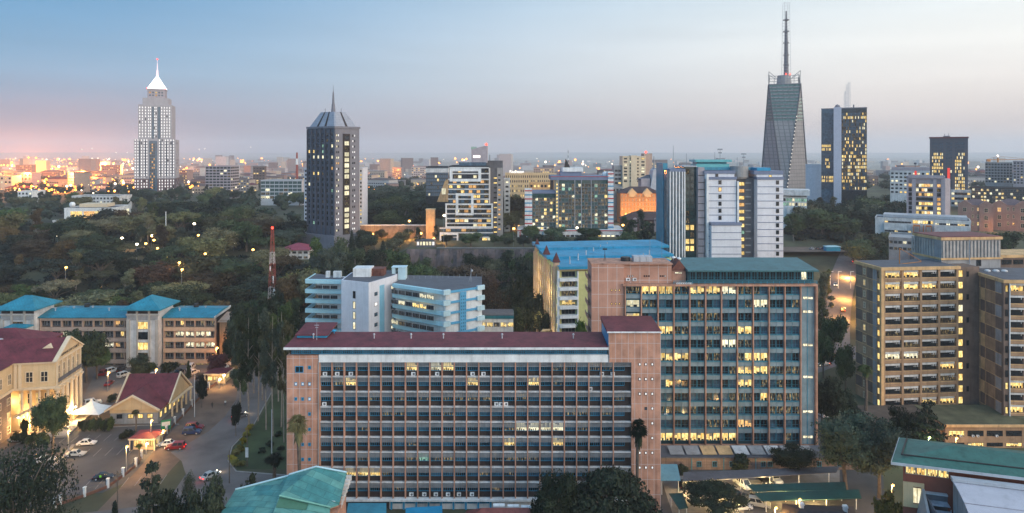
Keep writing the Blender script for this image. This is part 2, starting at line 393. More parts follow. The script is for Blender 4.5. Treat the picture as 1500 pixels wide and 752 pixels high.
class Bld:
    def __init__(s, name, label, cat, loc, rz=0, group=None):
        s.root = empty(name, label, cat, loc, rz, group); s.loc = Vector(loc); s.rz = rz; s.w = []
        s.M = Matrix.Translation(loc) @ Matrix.Rotation(rz, 4, 'Z')
    def part(s, name, mb, mats, label=None, smooth=False, parent=None):
        o = mb.build(name, mats, parent or s.root, smooth)
        if label: o['label'] = label
        return o
    def box(s, name, m, *a): return s.part(name, MB().box(*a), m)
    def win(s, T, u, z, w, h, sty='plain', lit=0, dep=0.0):
        s.w.append((T @ Matrix.Translation((u, -dep, z)), round(w, 2), round(h, 2), sty, lit))
    def grid(s, T, us, zs, w, h, sty='plain', p=.2, lits=(WARM, PALE), dark=0, dim=.0, fixed=None, dep=0.0):
        for r, z in enumerate(zs):
            for c, u in enumerate(us):
                if fixed and (r, c) in fixed: lit = fixed[(r, c)]
                else:
                    q = rnd.random(); lit = rnd.choice(lits) if q < p else (DIM if q < p+dim else dark)
                s.win(T, u, z, w, h, sty, lit, dep)
    def finish(s, cap=100, name='window'):
        cp = Vector((0, 0, CZ))
        s.w.sort(key=lambda e: -(e[1]*e[2])/((s.M @ e[0].translation)-cp).length_squared)
        for T, w, h, sty, lit in s.w[:cap]:
            v = rnd.randrange(1, 7) if (lit in (WARM, PALE, ORNG, GRN) and sty in ('teal', 'blue', 'dark', 'strip', 'curtain')) else 0
            k = (w, h, sty, lit, v)
            if k not in WMESH: WMESH[k] = win_geom(w, h, sty, v).mesh(name, [WSTY[sty][0], PANE[lit], creamt, darkspan] if v else [WSTY[sty][0], PANE[lit]])
            o = bpy.data.objects.new(name, WMESH[k]); COL.objects.link(o); o.parent = s.root; o.matrix_local = T
        rest = s.w[cap:]
        if rest:
            mb = MB(); mats = []
            def mi(m):
                if m not in mats: mats.append(m)
                return mats.index(m)
            for T, w, h, sty, lit in rest:
                v = rnd.randrange(1, 7) if (lit in (WARM, PALE, ORNG, GRN) and sty in ('teal', 'blue', 'dark', 'strip', 'curtain')) else 0
                g = win_geom(w, h, sty, v); ma, mp_ = mi(WSTY[sty][0]), mi(PANE[lit]); b = len(mb.v); m2, m3 = (mi(creamt), mi(darkspan)) if v else (0, 0)
                mb.v += [tuple(T @ Vector(v)) for v in g.v]; mb.f += [tuple(i+b for i in f) for f in g.f]; mb.m += [(ma, mp_, m2, m3)[i] for i in g.m]
            o = mb.build(name, mats, s.root); o['kind'] = 'stuff'
        return s.root
def rng(a, b, n):
    """n centres of n equal cells from a to b"""
    return [a+(b-a)*(i+.5)/n for i in range(n)]
HAZE, FARL, LAMP = 1.25e-4, 3.4, 8.0
# ------------------------------------------------------------------ ground
xs = sorted(set([round(v, 1) for v in list(np.linspace(-420, 420, 106))+list(np.linspace(-1400, 1400, 57))+[s*1400*(11000/1400)**(k/14) for k in range(1, 15) for s in (-1, 1)]]))
ys = sorted(set([round(v, 1) for v in list(np.linspace(-400, 140, 12))+list(np.linspace(144, 240, 33))+list(np.linspace(250, 480, 93))+[384, 385, 386, 387, 388, 389, 390]+list(np.linspace(500, 1000, 34))+[1000*(12000/1000)**(k/34) for k in range(1, 35)]]))
g = MB(); nx = len(xs)
g.v = [(x, y, ground_z(x, y)) for y in ys for x in xs]
g.f = [(j*nx+i, j*nx+i+1, (j+1)*nx+i+1, (j+1)*nx+i) for j in range(len(ys)-1) for i in range(nx-1)]; g.m = [0]*len(g.f)
gm = mat('ground_soil', (.075, .075, .042), .95, .5, .03, streak=False)
jn = [j for j, y in enumerate(ys) if y <= 2300][-1]; allf = g.f
g.f = [f for f in allf if f[0]//nx < jn]; g.m = [0]*len(g.f); tag(g.build('ground', gm), kind='structure')
g.f = [f for f in allf if f[0]//nx >= jn]; g.m = [0]*len(g.f); tag(g.build('plain', mat('haze_paled_grass', (.26, .235, .19), .95, .35, .0012, streak=False)), kind='structure')  # dry grass, its colour lifted paler to stand in for thicker haze
def sheet(name, pix, m, z, raw=False):
    pts = [(*(p if raw else G(*p)), z) for p in pix]
    a = sum(pts[i][0]*pts[(i+1)%len(pts)][1]-pts[(i+1)%len(pts)][0]*pts[i][1] for i in range(len(pts)))
    if a < 0: pts = pts[::-1]
    return tag(MB().poly(pts, m=0).build(name, m), kind='structure')
# left: car park, street, verges
sheet('yard', [(-160, 560), (60, 545), (200, 522), (345, 522), (330, 556), (195, 685), (60, 752), (-220, 752)], dirt, .012)
sheet('car_park', [(-60, 690), (22, 652), (60, 640), (150, 626), (262, 622), (238, 655), (196, 702), (150, 722), (96, 726), (60, 742), (-40, 752)], asphalt, .024)
def marks(name, rows, m=None):
    mb = MB()
    for (px, py), n_, ang, gap, ln_ in rows:
        x, y = G(px, py); c_, s_ = math.cos(R(ang)), math.sin(R(ang))
        for i in range(n_):
            mb.T = Matrix.Translation((x+c_*gap*i, y+s_*gap*i, .032)) @ Matrix.Rotation(R(ang+90), 4, 'Z'); mb.poly([(0, -.06, 0), (ln_, -.06, 0), (ln_, .06, 0), (0, .06, 0)])
    return tag(mb.build(name, m or paving), kind='structure')
marks('bay_markings', [((84, 672), 9, 8, 2.7, 4.6), ((120, 718), 7, 10, 2.7, 4.4), ((150, 566), 9, 4, 2.7, 4.6), ((70, 650), 10, 6, 2.7, 4.4)])
sheet('rear_car_park', [(118, 590), (140, 545), (330, 528), (322, 552), (268, 610), (240, 622), (160, 622), (120, 606)], asphalt2, .024)
sheet('verge', [(318, 556), (350, 553), (352, 600), (335, 622), (275, 662), (240, 700), (190, 752), (140, 752), (200, 690)], dirt, .026)
sheet('road', [(352, 540), (408, 540), (398, 575), (372, 620), (338, 655), (333, 676), (345, 690), (470, 700), (470, 735), (420, 742), (330, 752), (300, 800), (60, 800), (120, 752), (240, 738), (258, 716), (272, 695), (266, 676), (250, 663), (272, 652), (306, 632), (330, 610), (346, 585)], asphalt2, .036)
kb = MB()
def kerb(name, pix, w=.3, h=.13, m=paving, z=.02):
    mb = MB(); pts = [G(*p) for p in pix]
    for p, q in zip(pts, pts[1:]):
        a = math.atan2(q[1]-p[1], q[0]-p[0]); l = math.hypot(q[0]-p[0], q[1]-p[1])
        mb.T = Matrix.Translation((p[0], p[1], z)) @ Matrix.Rotation(a, 4, 'Z'); mb.box(0, l+.05, -w/2, w/2, 0, h)
    return tag(mb.build(name, m), kind='structure')
kerb('kerb', [(398, 575), (372, 622), (340, 655), (334, 676), (346, 691), (470, 701)])
kerb('kerb', [(150, 627), (205, 624), (262, 622)])
kerb('kerb', [(60, 640), (24, 651)])
kerb('kerb', [(72, 690), (108, 652)], .8, .14)
# garden between the street and the pink block
sheet('lawn', [(402, 578), (422, 575), (424, 688), (348, 688), (337, 674), (343, 656), (376, 622)], grassm, .06)
# right: yard under the teal block
sheet('right_yard', [(965, 668), (1290, 652), (1310, 900), (900, 900), (968, 760)], asphalt, .012)
sheet('lane', [(968, 700), (1100, 688), (1230, 684), (1230, 712), (1090, 716), (1090, 752), (985, 752)], paving, .024)
# right: main road behind, seen between the two blocks
sheet('main_road', [(1195, 548), (1300, 508), (1300, 494), (1195, 524)], asphalt2, .03)
sheet('side_road', [(1190, 655), (1212, 655), (1200, 590), (1194, 590)], asphalt2, .03)
def roadpts(path, w, name, m=asphalt2, lift=.15):
    mb = MB(); L_, R_ = [], []
    for i, p in enumerate(path):
        q = path[min(i+1, len(path)-1)]; o = path[max(i-1, 0)]
        a = math.atan2(q[1]-o[1], q[0]-o[0]); nx_, ny_ = -math.sin(a)*w/2, math.cos(a)*w/2
        L_.append((p[0]+nx_, p[1]+ny_)); R_.append((p[0]-nx_, p[1]-ny_))
    for i in range(len(path)-1):
        mb.poly([(*c, ground_z(*c)+lift) for c in (R_[i], R_[i+1], L_[i+1], L_[i])])
    return tag(mb.build(name, m), kind='structure')
roadpts([((.470+.0001*k*k)*(250+9*k), 250+9*k) for k in range(18)], 12, 'back_road', lift=.5)
sheet('field_car_park', [(128, 396), (200, 396), (205, 422), (135, 422)], dirt, ground_z(165, 410)+.9, raw=True)

# ================================================================== A: the long pink block in front
A = Bld('government_block', 'long pink tiled office block with maroon roof and louvred bays, nearest of the tall blocks', 'office block', (X(420, 143), 143, 0))
d = 143; u = lambda p: (p-420)*.143; w = lambda y: Z(y, 143)
mb = MB(); mb.box(0, u(466), 0, 12, 0, w(521)); A.part('end_wall', mb, pink)
mb = MB(); mb.box(u(925), u(968), 0, 12, 0, w(531)); mb.box(u(891.5), u(968), 0, 12, w(531), w(487)); A.part('end_wall', mb, pink)
A.box('rear_wall', mat('dark_recess_wall', ()), u(466), u(925), .75, 12, 0, w(531))
A.box('parapet', white, u(467), u(891), -.05, 11.8, w(531)+.02, w(520))
A.box('clerestory_wall', darkspan, u(424), u(890), .5, 9, w(520)+.02, w(511.2))
mb = MB(); mb.ext([(-.9, w(511)), (-.9, w(507.6)), (.2, w(507.6)), (.2, w(511))], u(420)-.4, u(890.5)); A.part('fascia', mb, white)
mb = MB(); mb.ext([(-.8, w(507.6)+.004), (9.6, 34.75), (9.6, 34.4), (-.8, w(507.6)-.2)], u(420)-.35, u(890.3)); A.part('roof', mb, redroof)
mb = MB(); mb.box(u(423), u(468), 5.5, 11, 33.9, 35.25); A.part('stair_head', mb, brightblue)
mb = MB(); mb.ext([(5.0, 35.3), (13.2, 36.0), (13.2, 35.7), (5.0, 35.1)], u(421), u(471)); A.part('stair_roof', mb, redroof)
mb = MB(); mb.ext([(-.5, w(487)+.01), (-.5, w(484.5)), (10.5, 38.1), (10.5, 37.3)], u(889), u(968.6)); A.part('tower_roof', mb, redroof)
mb = MB(); mb.ext([(-.62, w(487)), (-.62, w(485)), (-.5, w(485)), (-.5, w(487))], u(889), u(968.6)); A.part('tower_fascia', mb, white)
A.box('tower_side', brightblue, u(891.4)-.06, u(891.4), .2, 10, w(508), w(487))
P = 22.15
for k in range(9):
    mb = MB()
    for j in range(4): mb.box(u(466.5), u(924.5), .12, .42, w(531.5+P*k+j*1.85)-.085, w(531.5+P*k+j*1.85))
    A.part('sunshade', mb, mat('louvre_grey', (.30, .305, .32), .5, .2))
    A.box('floor_slab', offwhite, u(466.3), u(924.6), .05, .75, w(531+P*k)+.02, w(531+P*k)+.16)
fx = [468+17.94*i for i in range(26)]
mb = MB()
for f in fx[:-1]: mb.box(u(f)-.12, u(f)+.12, .02, .74, 2.3, w(531))
A.part('fin', mb, pinkp)['kind'] = 'stuff'
A.box('drain_pipe', greyc, u(466), u(467), -.15, .1, 1, w(531)); A.box('drain_pipe', steel, u(891.6), u(892.5), -.15, -.02, w(531), w(505))
fixed = {}
def litA(k, a, b, t=WARM):
    for i in range(25):
        c = 468+17.94*(i+.5)
        if a-3 < c < b+3: fixed[(k, i)] = t
litA(0, 600, 616); litA(0, 630, 645, PALE); litA(0, 648, 663); litA(0, 870, 888, DIM); litA(1, 504, 521); litA(1, 685, 703); litA(1, 775, 796)
litA(2, 654, 668, DIM); litA(2, 690, 698, DIM); litA(4, 763, 826, PALE); litA(5, 735, 752); litA(5, 808, 826); litA(6, 611, 630, GRN); litA(6, 650, 662, DIM)
litA(6, 719, 748, DIM); litA(7, 512, 557); litA(8, 715, 735, DIM); litA(3, 556, 575, DIM)
for k in range(9):
    for i in range(25):
        A.win(Matrix.Identity(4), (u(fx[i])+u(fx[i]+17.94))/2, w(544.6+P*k), 2.22, w(532)-w(544.6), 'blue', fixed.get((k, i), (0 if rnd.random() < .5 else BLU) if rnd.random() < .86 else DIM), -.74)
for i in range(31): A.win(Matrix.Identity(4), u(426)+(i+.5)*(u(890)-u(426))/31, w(519.6), 2.05, w(511.4)-w(519.6), 'blue', BLU, -.49)
for k in range(8):
    y = 534+21.6*k
    for j, px in enumerate((937, 946, 955.5)):
        if k in (1, 2, 7, 6) or (k == 0) or j == 2 or (k == 3 and j > 0): A.win(Matrix.Identity(4), u(px), w(y+2), .5, .62, 'plain', BLU if (k == 3 and j == 1) else WHT, .0)
for k, y in enumerate((541, 562.5, 584.5, 606.5, 629, 651, 673)):
    if k == 0: A.win(Matrix.Identity(4), u(438.5), w(y+5), 1.75, 1.35, 'bluesm', 0); A.win(Matrix.Identity(4), u(453.5), w(y), .6, .7, 'bluesm', 0)
    else:
        for j, px in enumerate((433.5, 443.5, 453.5)):
            if k < 3 or j == 2 or (k > 4 and j == 1): A.win(Matrix.Identity(4), u(px), w(y+2.5), .55, .68, 'bluesm', WHT if (k == 1 or (k == 2 and j == 2)) else 0)
# air conditioners on the dark spandrels
def ac(b, T, uu, z, s=1):
    mb = MB(); mb.T = T @ Matrix.Translation((uu, 0, z)); mb.box(-.45*s, .45*s, -.35, 0, 0, .72*s); mb.T = mb.T @ Matrix.Translation((.08*s, -.355, .36*s))
    mb.add([(.27*s*math.cos(t*.7854), 0, .27*s*math.sin(t*.7854)) for t in range(8)], [tuple(range(8))], 1)
    b.part('air_conditioner', mb, [white, greyd])
I4 = Matrix.Identity(4)
TA = Matrix.Translation((0, .74, 0))
for px, k in ((475, 0), (493, 0), (513, 0), (605, 0), (640, 0), (692, 0), (708, 0), (474, 2), (882, 0), (898, 0), (865, 1), (727, 2), (734, 2), (741, 2), (602, 8), (621, 8), (638, 8), (656, 8), (672, 8), (691, 8)):
    ac(A, TA, u(px), w(551.8+P*k)+.06, .95)
A.box('base_slab', white, u(463), u(927), -.5, 11, w(733.5), w(730.8))
A.box('ground_floor_wall', offwhite, u(570), u(925), .3, 11, 0, w(733.5)-.01)
for i in range(9): A.box('ground_floor_pier', brightblue, u(572+i*18.2), u(574.5+i*18.2), .0, .29, 0, w(734))
for i in range(8): A.win(I4, u(582.3+i*18.2), 1.2, 2.1, w(734)-1.5, 'blue', 0, -.3)
for i in range(3): A.win(I4, u(808+i*24), .9, 2.8, .9, 'blue', WARM, -.3)
for px in (449, 541, 597, 646, 735, 843): # roof vents
    A.part('roof_vent', MB().tube((u(px), 5, 34.5), (u(px), 5, 35.3), .12).ball((u(px), 5, 35.4), .25), greyl)
A.part('aerial', MB().tube((u(456), 4, 34.4), (u(456), 4, 38.2), .05, .03).box(u(456)-.5, u(456)+.5, 3.95, 4.05, 37.6, 37.7).box(u(456)-.3, u(456)+.3, 3.95, 4.05, 37.1, 37.2), greyl)
A.part('satellite_dish', MB().tube((u(474), 8.5, 34.7), (u(474), 8.5, 35.0), .1).ball((u(474), 8.4, 35.3), .55, 10, sz=.5), brightblue)
A.finish()

# ================================================================== B: the teal block behind it
d = 169; B = Bld('government_block', 'tall pink framed office block with teal glazing, grey-green spandrels and flat teal roof', 'office block', (X(867, d), d, 0))
u = lambda p: (p-867)*.169; w = lambda y: Z(y, 169)
mb = MB(); mb.box(0, u(914.6), .6, 9.5, 0, w(388.5)); mb.box(u(914.6), u(986), 1.6, 9.5, w(417), w(388.5)); B.part('end_wall', mb, mat('pink_tile_b', (.47, .245, .175), .8, .12, grid=(2.3, 3.3, (.52, .43, .40), .12)))
B.box('parapet', pinkp, -.1, u(986)+.1, 0.5, 9.6, w(388.5)+.004, w(387))
for k in range(9):
    z = w(405+k*19.6); B.part('side_balcony', MB().box(-.8, -.01, 2.2, 8, z-1.2, z-1.0).box(-.8, -.7, 2.2, 8, z-1.0, z-.1), pinkp)
B.box('rear_wall', mat('teal_dark_wall', (.018, .06, .075), .7, .15), u(915.5), u(1196), 1.0, 13, 0, w(418))
B.part('top_beam', MB().box(u(912), u(1197.5), -.25, 1.2, w(419.5), w(416.6)), pinkp)
B.part('bottom_beam', MB().box(u(912), u(1197.5), -.25, 1.2, w(656.5), w(652.8)), pinkp)
cols = [916, 939.7]+[941+23.25*i for i in range(1, 11)]+[1195]
mb = MB()
for c in cols: mb.box(u(c)-.13, u(c)+.13, .0, .99, 0, w(419.5))
B.part('column', mb, pinkp)['kind'] = 'stuff'
B.box('end_pier', pinkp, u(1195.3), u(1197.5), -.19, 13, 0, w(419.6))
fixedB = {}
def litB(k, a, b, t=PALE):
    for i in range(10):
        c = 952.6+23.25*i
        if a-5 < c < b+5: fixedB[(k, i)] = t
litB(0, 952, 1009, WARM); litB(0, 1012, 1030, WARM); litB(0, 1035, 1056, WARM); litB(0, 1058, 1080, PALE); litB(1, 1105, 1120, PALE); litB(3, 975, 980, WARM); litB(3, 1085, 1100, WARM)
litB(4, 1060, 1075); litB(5, 975, 1008, WARM); litB(5, 1083, 1130, WARM); litB(6, 1080, 1130, WARM); litB(6, 1135, 1165, DIM); litB(7, 1085, 1098, WARM); litB(9, 1068, 1083, ORNG); litB(10, 1090, 1106, ORNG)
litB(11, 970, 1074, WARM); litB(2, 1010, 1050, DIM); litB(5, 1040, 1060, DIM); litB(8, 1095, 1110, DIM); litB(8, 1140, 1160, DIM); litB(3, 1030, 1060, DIM); litB(9, 1140, 1160, DIM)
PB = 19.6
for k in range(12):
    y = 420.5+PB*k
    mb = MB()
    for i in range(10):
        a, b = cols[i+1], cols[i+2] if i < 10 else 0
        mb.box(u(a)+.24, u(b)-.24, .35, .99, w(y+19), w(y+12.6)); mb.box((u(a)+u(b))/2-.05, (u(a)+u(b))/2+.05, .28, .345, w(y+19.3), w(y+11))
        mb.box(u(a)+.24, u(b)-.24, .2, .34, w(y+12.4), w(y+11.6), 1)
    if k < 11: B.part('spandrel', mb, [grille, tealp])
    for i in range(10):
        a, b = cols[i+1], cols[i+2]
        f = fixedB.get((k, i)); hw_ = (u(b)-u(a)-.36)/2
        for s_ in (-1, 1):
            lit = (f if rnd.random() < .84 else DIM) if f else (DIM if rnd.random() < .17 else rnd.choice((0, BLU)) if rnd.random() < .975 else WARM)
            B.win(I4, (u(a)+u(b))/2+s_*(hw_/2+.04), w(y+11.8), hw_-.04, w(y)-w(y+11.8), 'teal', lit, -.99)
mb = MB(); mb.box(u(1173.8), u(1194.6), .5, .98, w(652), w(420)); mb.box(u(1184)-.06, u(1184)+.06, .42, .49, w(652), w(420), 1); B.part('stair_louvre', mb, [grille, tealp])
for y in (437, 457, 506, 553, 604, 641): B.win(I4, u(1184.5), w(y+2.5), 2.6, .75, 'strip', PALE, -.48)
mb = MB()
for k in range(12): mb.box(u(917.5), u(938.5), .5, .98, w(432+PB*k+6.2), w(432+PB*k))
B.part('stair_panel', mb, [grille])
for k in range(12): B.win(I4, u(928), w(431.6+PB*k), 3.3, 1.8, 'teal', {0: DIM, 1: PALE, 2: WARM}.get(k, 0), -.98)
# penthouse floor and roof
B.box('penthouse_wall', mat('teal_dark_wall', (0,0,0)), u(1009), u(1195), 1.2, 12, w(417), w(397.5))
for i in range(20): B.win(I4, u(1012)+(i+.5)*(u(1194)-u(1012))/20, w(411.5), 1.35, w(399.5)-w(411.5), 'teal', PALE if i in (18,) else 0, -1.2)
mb = MB(); mb.box(u(986), u(1197), -.2, -.12, w(412)+0, w(411.4)); mb.box(u(986), u(1197), -.2, -.12, w(414.5), w(414))
for i in range(24): mb.box(u(987+i*9.1)-.04, u(987+i*9.1)+.04, -.21, -.11, w(416.6), w(411.4))
B.part('roof_rail', mb, tealp)
mb = MB(); mb.ext([(-.6, w(397.8)), (-.6, w(395.8)), (12.5, 46.9), (12.5, 46.2), (1, w(397.8)-.3)], u(1007), u(1198.3)); B.part('roof', mb, mat('grey_teal_roof', (.045, .135, .15), .5, .2, .4))
mb = MB(); mb.box(u(987), u(1008), 2.2, 9, w(417), w(400)); mb.prism([(u(985), 2), (u(1009.5), 2), (u(1009.5), 8), (u(985), 8)], w(400), w(399)); B.part('lift_house', mb, pinkp)
mb = MB(); mb.T = Matrix.Translation((u(998), 0, 0)); mb.T = mb.T @ Matrix.Rotation(R(90), 4, 'Z'); mb.ext([(-2.1, w(399)+.01), (0, w(383)), (2.1, w(399)+.01)], 2, 7.8); B.part('lift_house_roof', mb, rust)
B.win(I4, u(997), w(403.5), 1.8, .45, 'strip', PALE, -2.2)
for j in range(14):
    px = 898+j*3.3+(j//3)*14
    if px < 984: B.win(I4, u(px), w(407.5), .34, .4, 'plain', WHT if j in (3, 4, 5, 11) else 0, -1.6)
for y in (426, 446, 465): 
    for px in (896.5, 902.5, 908): B.win(I4, u(px), w(y+1.5), .42, .5, 'plain', WARM, -.6)
ac(B, Matrix.Translation((0, 1.6, 0)), u(921), w(414)+.1, 1.05); ac(B, Matrix.Translation((0, 1.6, 0)), u(931), w(414)+.1, 1.05)
for i in range(7): ac(B, I4, u(992+i*3.3), w(416.5)+.05, .5)
ac(B, TA, u(976), w(611), .8)
B.part('water_tank', MB().tube((u(921), 5, 47.0), (u(921), 5, 48.2), 1.25, 1.2, 14), black)
mb = MB()
for i in range(3): mb.box(u(932+i*9.5), u(932+i*9.5)+1.5, 3.5, 6.5, 47.0, 48.5); 
B.part('roof_plant', mb, greyl)
B.part('aerial', MB().tube((u(890), 5, 47), (u(890), 5, 50.2), .05).box(u(890)-.55, u(890)+.55, 4.9, 5.1, 50.0, 50.35).tube((u(888), 5, 47), (u(890), 5, 49), .04).tube((u(892), 5, 47), (u(890), 5, 49), .04), black)
B.part('aerial', MB().tube((u(958), 5, 47), (u(958), 5, 52.5), .04), steel); B.part('aerial', MB().tube((u(976), 5, 47), (u(976), 5, 53.5), .04), steel)
B.part('satellite_dish', MB().tube((u(1003), 6, 46), (u(1003), 6, 47.4), .06).ball((u(1003), 5.9, 47.6), .6, 10, sz=.6), white)
B.part('satellite_dish', MB().tube((u(995), 6, 46), (u(995), 6, 47.6), .06).ball((u(995), 5.9, 47.9), .55, 10, sz=.6), white)
# ground floor
B.box('ground_floor_wall', darkspan, u(915), u(1196), .98, 12.9, 0.01, w(656.6)) if False else None
for i in range(10): B.win(I4, (u(cols[i+1])+u(cols[i+2]))/2, .15, 3.2, 1.35, 'strip', WARM if i in (4, 5) else (DIM if i in (0, 1, 2) else 0), -.99)
B.finish()
# low stone annex in front of the teal block
d = 161; an = Bld('annex', 'low brown stone annex with sloping skylight hoods below the teal block', 'building', (X(968, d), d, 0))
u = lambda p: (p-968)*.161
an.box('wall', stone, 0, u(1262), 0, 6, -.5, 3.6-.8); an.box('roof', greyd, -.2, u(1262)+.2, -.3, 6.2, 2.8, 3.1)
for i in range(9):
    an.part('skylight_hood', MB().add([(u(985+i*24), 1, 3.11), (u(1002+i*24), 1, 3.11), (u(1002+i*24), 4, 3.11), (u(985+i*24), 4, 3.11), (u(983+i*24), .6, 3.3), (u(1004+i*24), .6, 3.3), (u(1004+i*24), 4, 4.0), (u(983+i*24), 4, 4.0)], [(0,1,5,4),(1,2,6,5),(2,3,7,6),(3,0,4,7),(4,5,6,7),(0,3,2,1)]), tan if i in (2, 3) else (offwhite if i in (4, 6) else greyc))
for i, px in enumerate((1024, 1047, 1072, 1118, 1128, 1200, 1230)): an.win(I4, u(px), .7, 1.1, 1.3, 'teal', 0)
for px in (1013, 1060, 1107): an.part('drain_pipe', MB().tube((u(px), -.12, 0), (u(px), -.12, 2.8), .09), tealp)
an.finish()
def carport(label, quad, z, m, posts, back=0):
    """flat roof on posts; quad = four photo points at height z"""
    pts = [G(*p, z) for p in quad]; c = pts[0]
    r = empty('carport', label, 'carport', (c[0], c[1], 0))
    mb = MB(); n = len(pts); mb.prism([(p[0]-c[0], p[1]-c[1]) for p in pts], z-.12, z); mb.build('canopy', m, r)
    for t, s in posts:
        a, b, e, f = [Vector(p) for p in pts]
        q = (a.lerp(b, t)).lerp(f.lerp(e, t), s)
        MB().tube((q.x-c[0], q.y-c[1], 0), (q.x-c[0], q.y-c[1], z-.13), .09).build('post', white, r)
    return r
carport('long grey flat carport roof along the stone annex wall', [(1000, 706), (1225, 692), (1230, 683), (1001, 692)], 2.6, greyd, [(t, .06) for t in (.02, .18, .37, .56, .75, .95)])
carport('pale blue entrance canopy against the end of the pink block', [(968, 704), (997, 704), (992, 680), (968, 680)], 3.4, mat('pale_blue_sheet', (.16, .34, .42), .5, .12), [(.9, .08), (.05, .08), (.9, .9)])
carport('dark green carport roof, farther of the two green strips', [(1104, 720), (1240, 718), (1238, 706), (1094, 710)], 2.5, mat('green_sheet', (.012, .062, .060), .6, .2), [(t, .1) for t in (.05, .35, .65, .95)])
carport('dark green carport roof, nearer of the two green strips', [(1116, 734), (1262, 730), (1258, 717), (1105, 722)], 2.5, mat('green_sheet', ()), [(t, .1) for t in (.05, .35, .65, .95)])
carport('small tilted green canopy beside the brick wall', [(995, 746), (1008, 744), (1000, 722), (980, 723)], 2.6, mat('green_sheet', ()), [(.1, .1), (.9, .1), (.1, .9), (.9, .9)])
t = empty('boundary_wall', 'low red brick wall behind the small green canopy', 'wall', (*G(960, 752), 0)); MB().box(0, .3, 0, 14, 0, 2.4).build('wall', mat('red_brick', (.20, .07, .05), .9, .2, .8, grid=(.5, .25, (.25, .18, .15), .03)), t)
# ================================================================== C: brown concrete blocks at right
d = 199; C_ = Bld('government_block', 'brown concrete office block with lit window squares down both edges, left of its twin', 'office block', (X(1292, d), d, -2), R(6))
ppm = .199; zt = Z(392, d)+2
W_, D_ = 24.2, 12.6; FH = 17.1*ppm
C_.box('core_wall', brownd, 0.5, W_-.2, .9, D_, 0, zt-.4)
C_.part('side_wall', MB().box(0, .5, 0, D_, 0, zt-.4).box(0, 2.7, D_-.3, D_+.01, 0, zt-.41), brown)
sideT = Matrix.Translation((0, D_, 0)) @ Matrix.Rotation(R(-90), 4, 'Z')
mb = MB()
for k in range(12):
    z = zt-.9-FH*(k+1); mb.T = sideT
    mb.box(0, D_-2.2, -.06, -.001, z, z+.18, 1)
    for a, b in ((.2, 3.2), (5.6, 8.2)): mb.box(a, b, -.05, 0, z+.18, z+FH, 2 if (k % 2) else 0)
    mb.box(8.4, 10.2, -.04, 0, z+.18, z+FH, 3)
C_.part('side_panel', mb, [brownd, tan, brown, greyc])
for k in range(12):
    z = zt-.9-FH*(k+1); C_.win(sideT, 4.4, z+.8, 1.1, 1.9, 'cream', WARM if k in (1, 5, 9) else 0)
    C_.win(sideT, 11.3, z+.9, 1.45, 1.9, 'plain', WARM if k else 0)
C_.part('corner_pier', MB().box(-.3, .6, -.15, .7, 0, zt-.4), tan)
u0, u1 = .7, W_-.5; bw = (u1-u0)/4
for k in range(12):
    z = zt-.9-FH*(k+1)
    mb = MB(); mb.box(u0, u1, .05, 1.0, z, z+1.05); mb.box(u0, u1, .02, .06, z+.95, z+1.12, 1); C_.part('spandrel', mb, [brown, tan])
    mb = MB()
    for i in range(4):
        a, b = u0+bw*i+.35, u0+bw*(i+1)-.35
        mb.box(a, b-.3, .25, .4, z+FH-.75, z+FH-.15); mb.box(a+.6*(b-a), b, .2, .24, z+FH-1.15, z+FH-1.08)
        mb.box(b-.65, b-.55, .2, .3, z+FH-1.25, z+FH-.2); mb.box(b-1.4, b-1.3, .2, .3, z+FH-1.25, z+FH-.2)
    C_.part('sunshade', mb, offwhite)
    for i in range(4):
        lit = {0: (WARM, WARM, 0, 0), 1: (WARM, WARM, WARM, DIM), 7: (PALE, PALE, DIM, 0), 8: (0, 0, 0, WARM), 11: (0, 0, WARM, WARM), 9: (DIM, 0, 0, DIM), 6: (0, DIM, 0, 0), 4: (0, 0, 0, DIM), 10: (0, DIM, DIM, 0), 3: (0, 0, DIM, 0), 5: (DIM, 0, 0, DIM), 2: (DIM, DIM, 0, 0)}.get(k, (0, 0, 0, 0))[i]
        C_.win(I4, u0+bw*(i+.5), z+1.06, bw-.7, FH-1.1, 'dark', lit, -.9)
    if k < 12: C_.win(I4, W_+.9, z+.9, 1.5, 2.1, 'plain', WARM if k != 3 else PALE, -.5)
mb = MB()
for i in range(5): mb.box(u0+bw*i-.32, u0+bw*i+.32, -.05, .9, 0, zt-.9)
C_.part('pier', mb, brown)['kind'] = 'stuff'
C_.part('cornice', MB().box(-.5, W_+.3, -.45, D_+.3, zt-.9, zt), tan); C_.box('roof', greyd, 0.2, W_-.2, .3, D_-.2, zt+.004, zt+.08)
C_.box('link_wall', brownd, W_-.19, W_+7, .52, D_, 0, zt-.4)
for i in range(6): C_.win(I4, W_+3.2, zt-.9-FH*(i*2+1)+1, .8, 1.6, 'plain', 0, -.51)
C_.part('hoist', MB().tube((9, 5, zt), (8.0, 3.5, zt+5), .12).tube((8.0, 3.5, zt+5), (16, 5, zt+.8), .08).tube((9, 5, zt), (16, 5, zt+.6), .1), mat('orange_steel', (.45, .18, .04), .6, .2))
C_.finish()
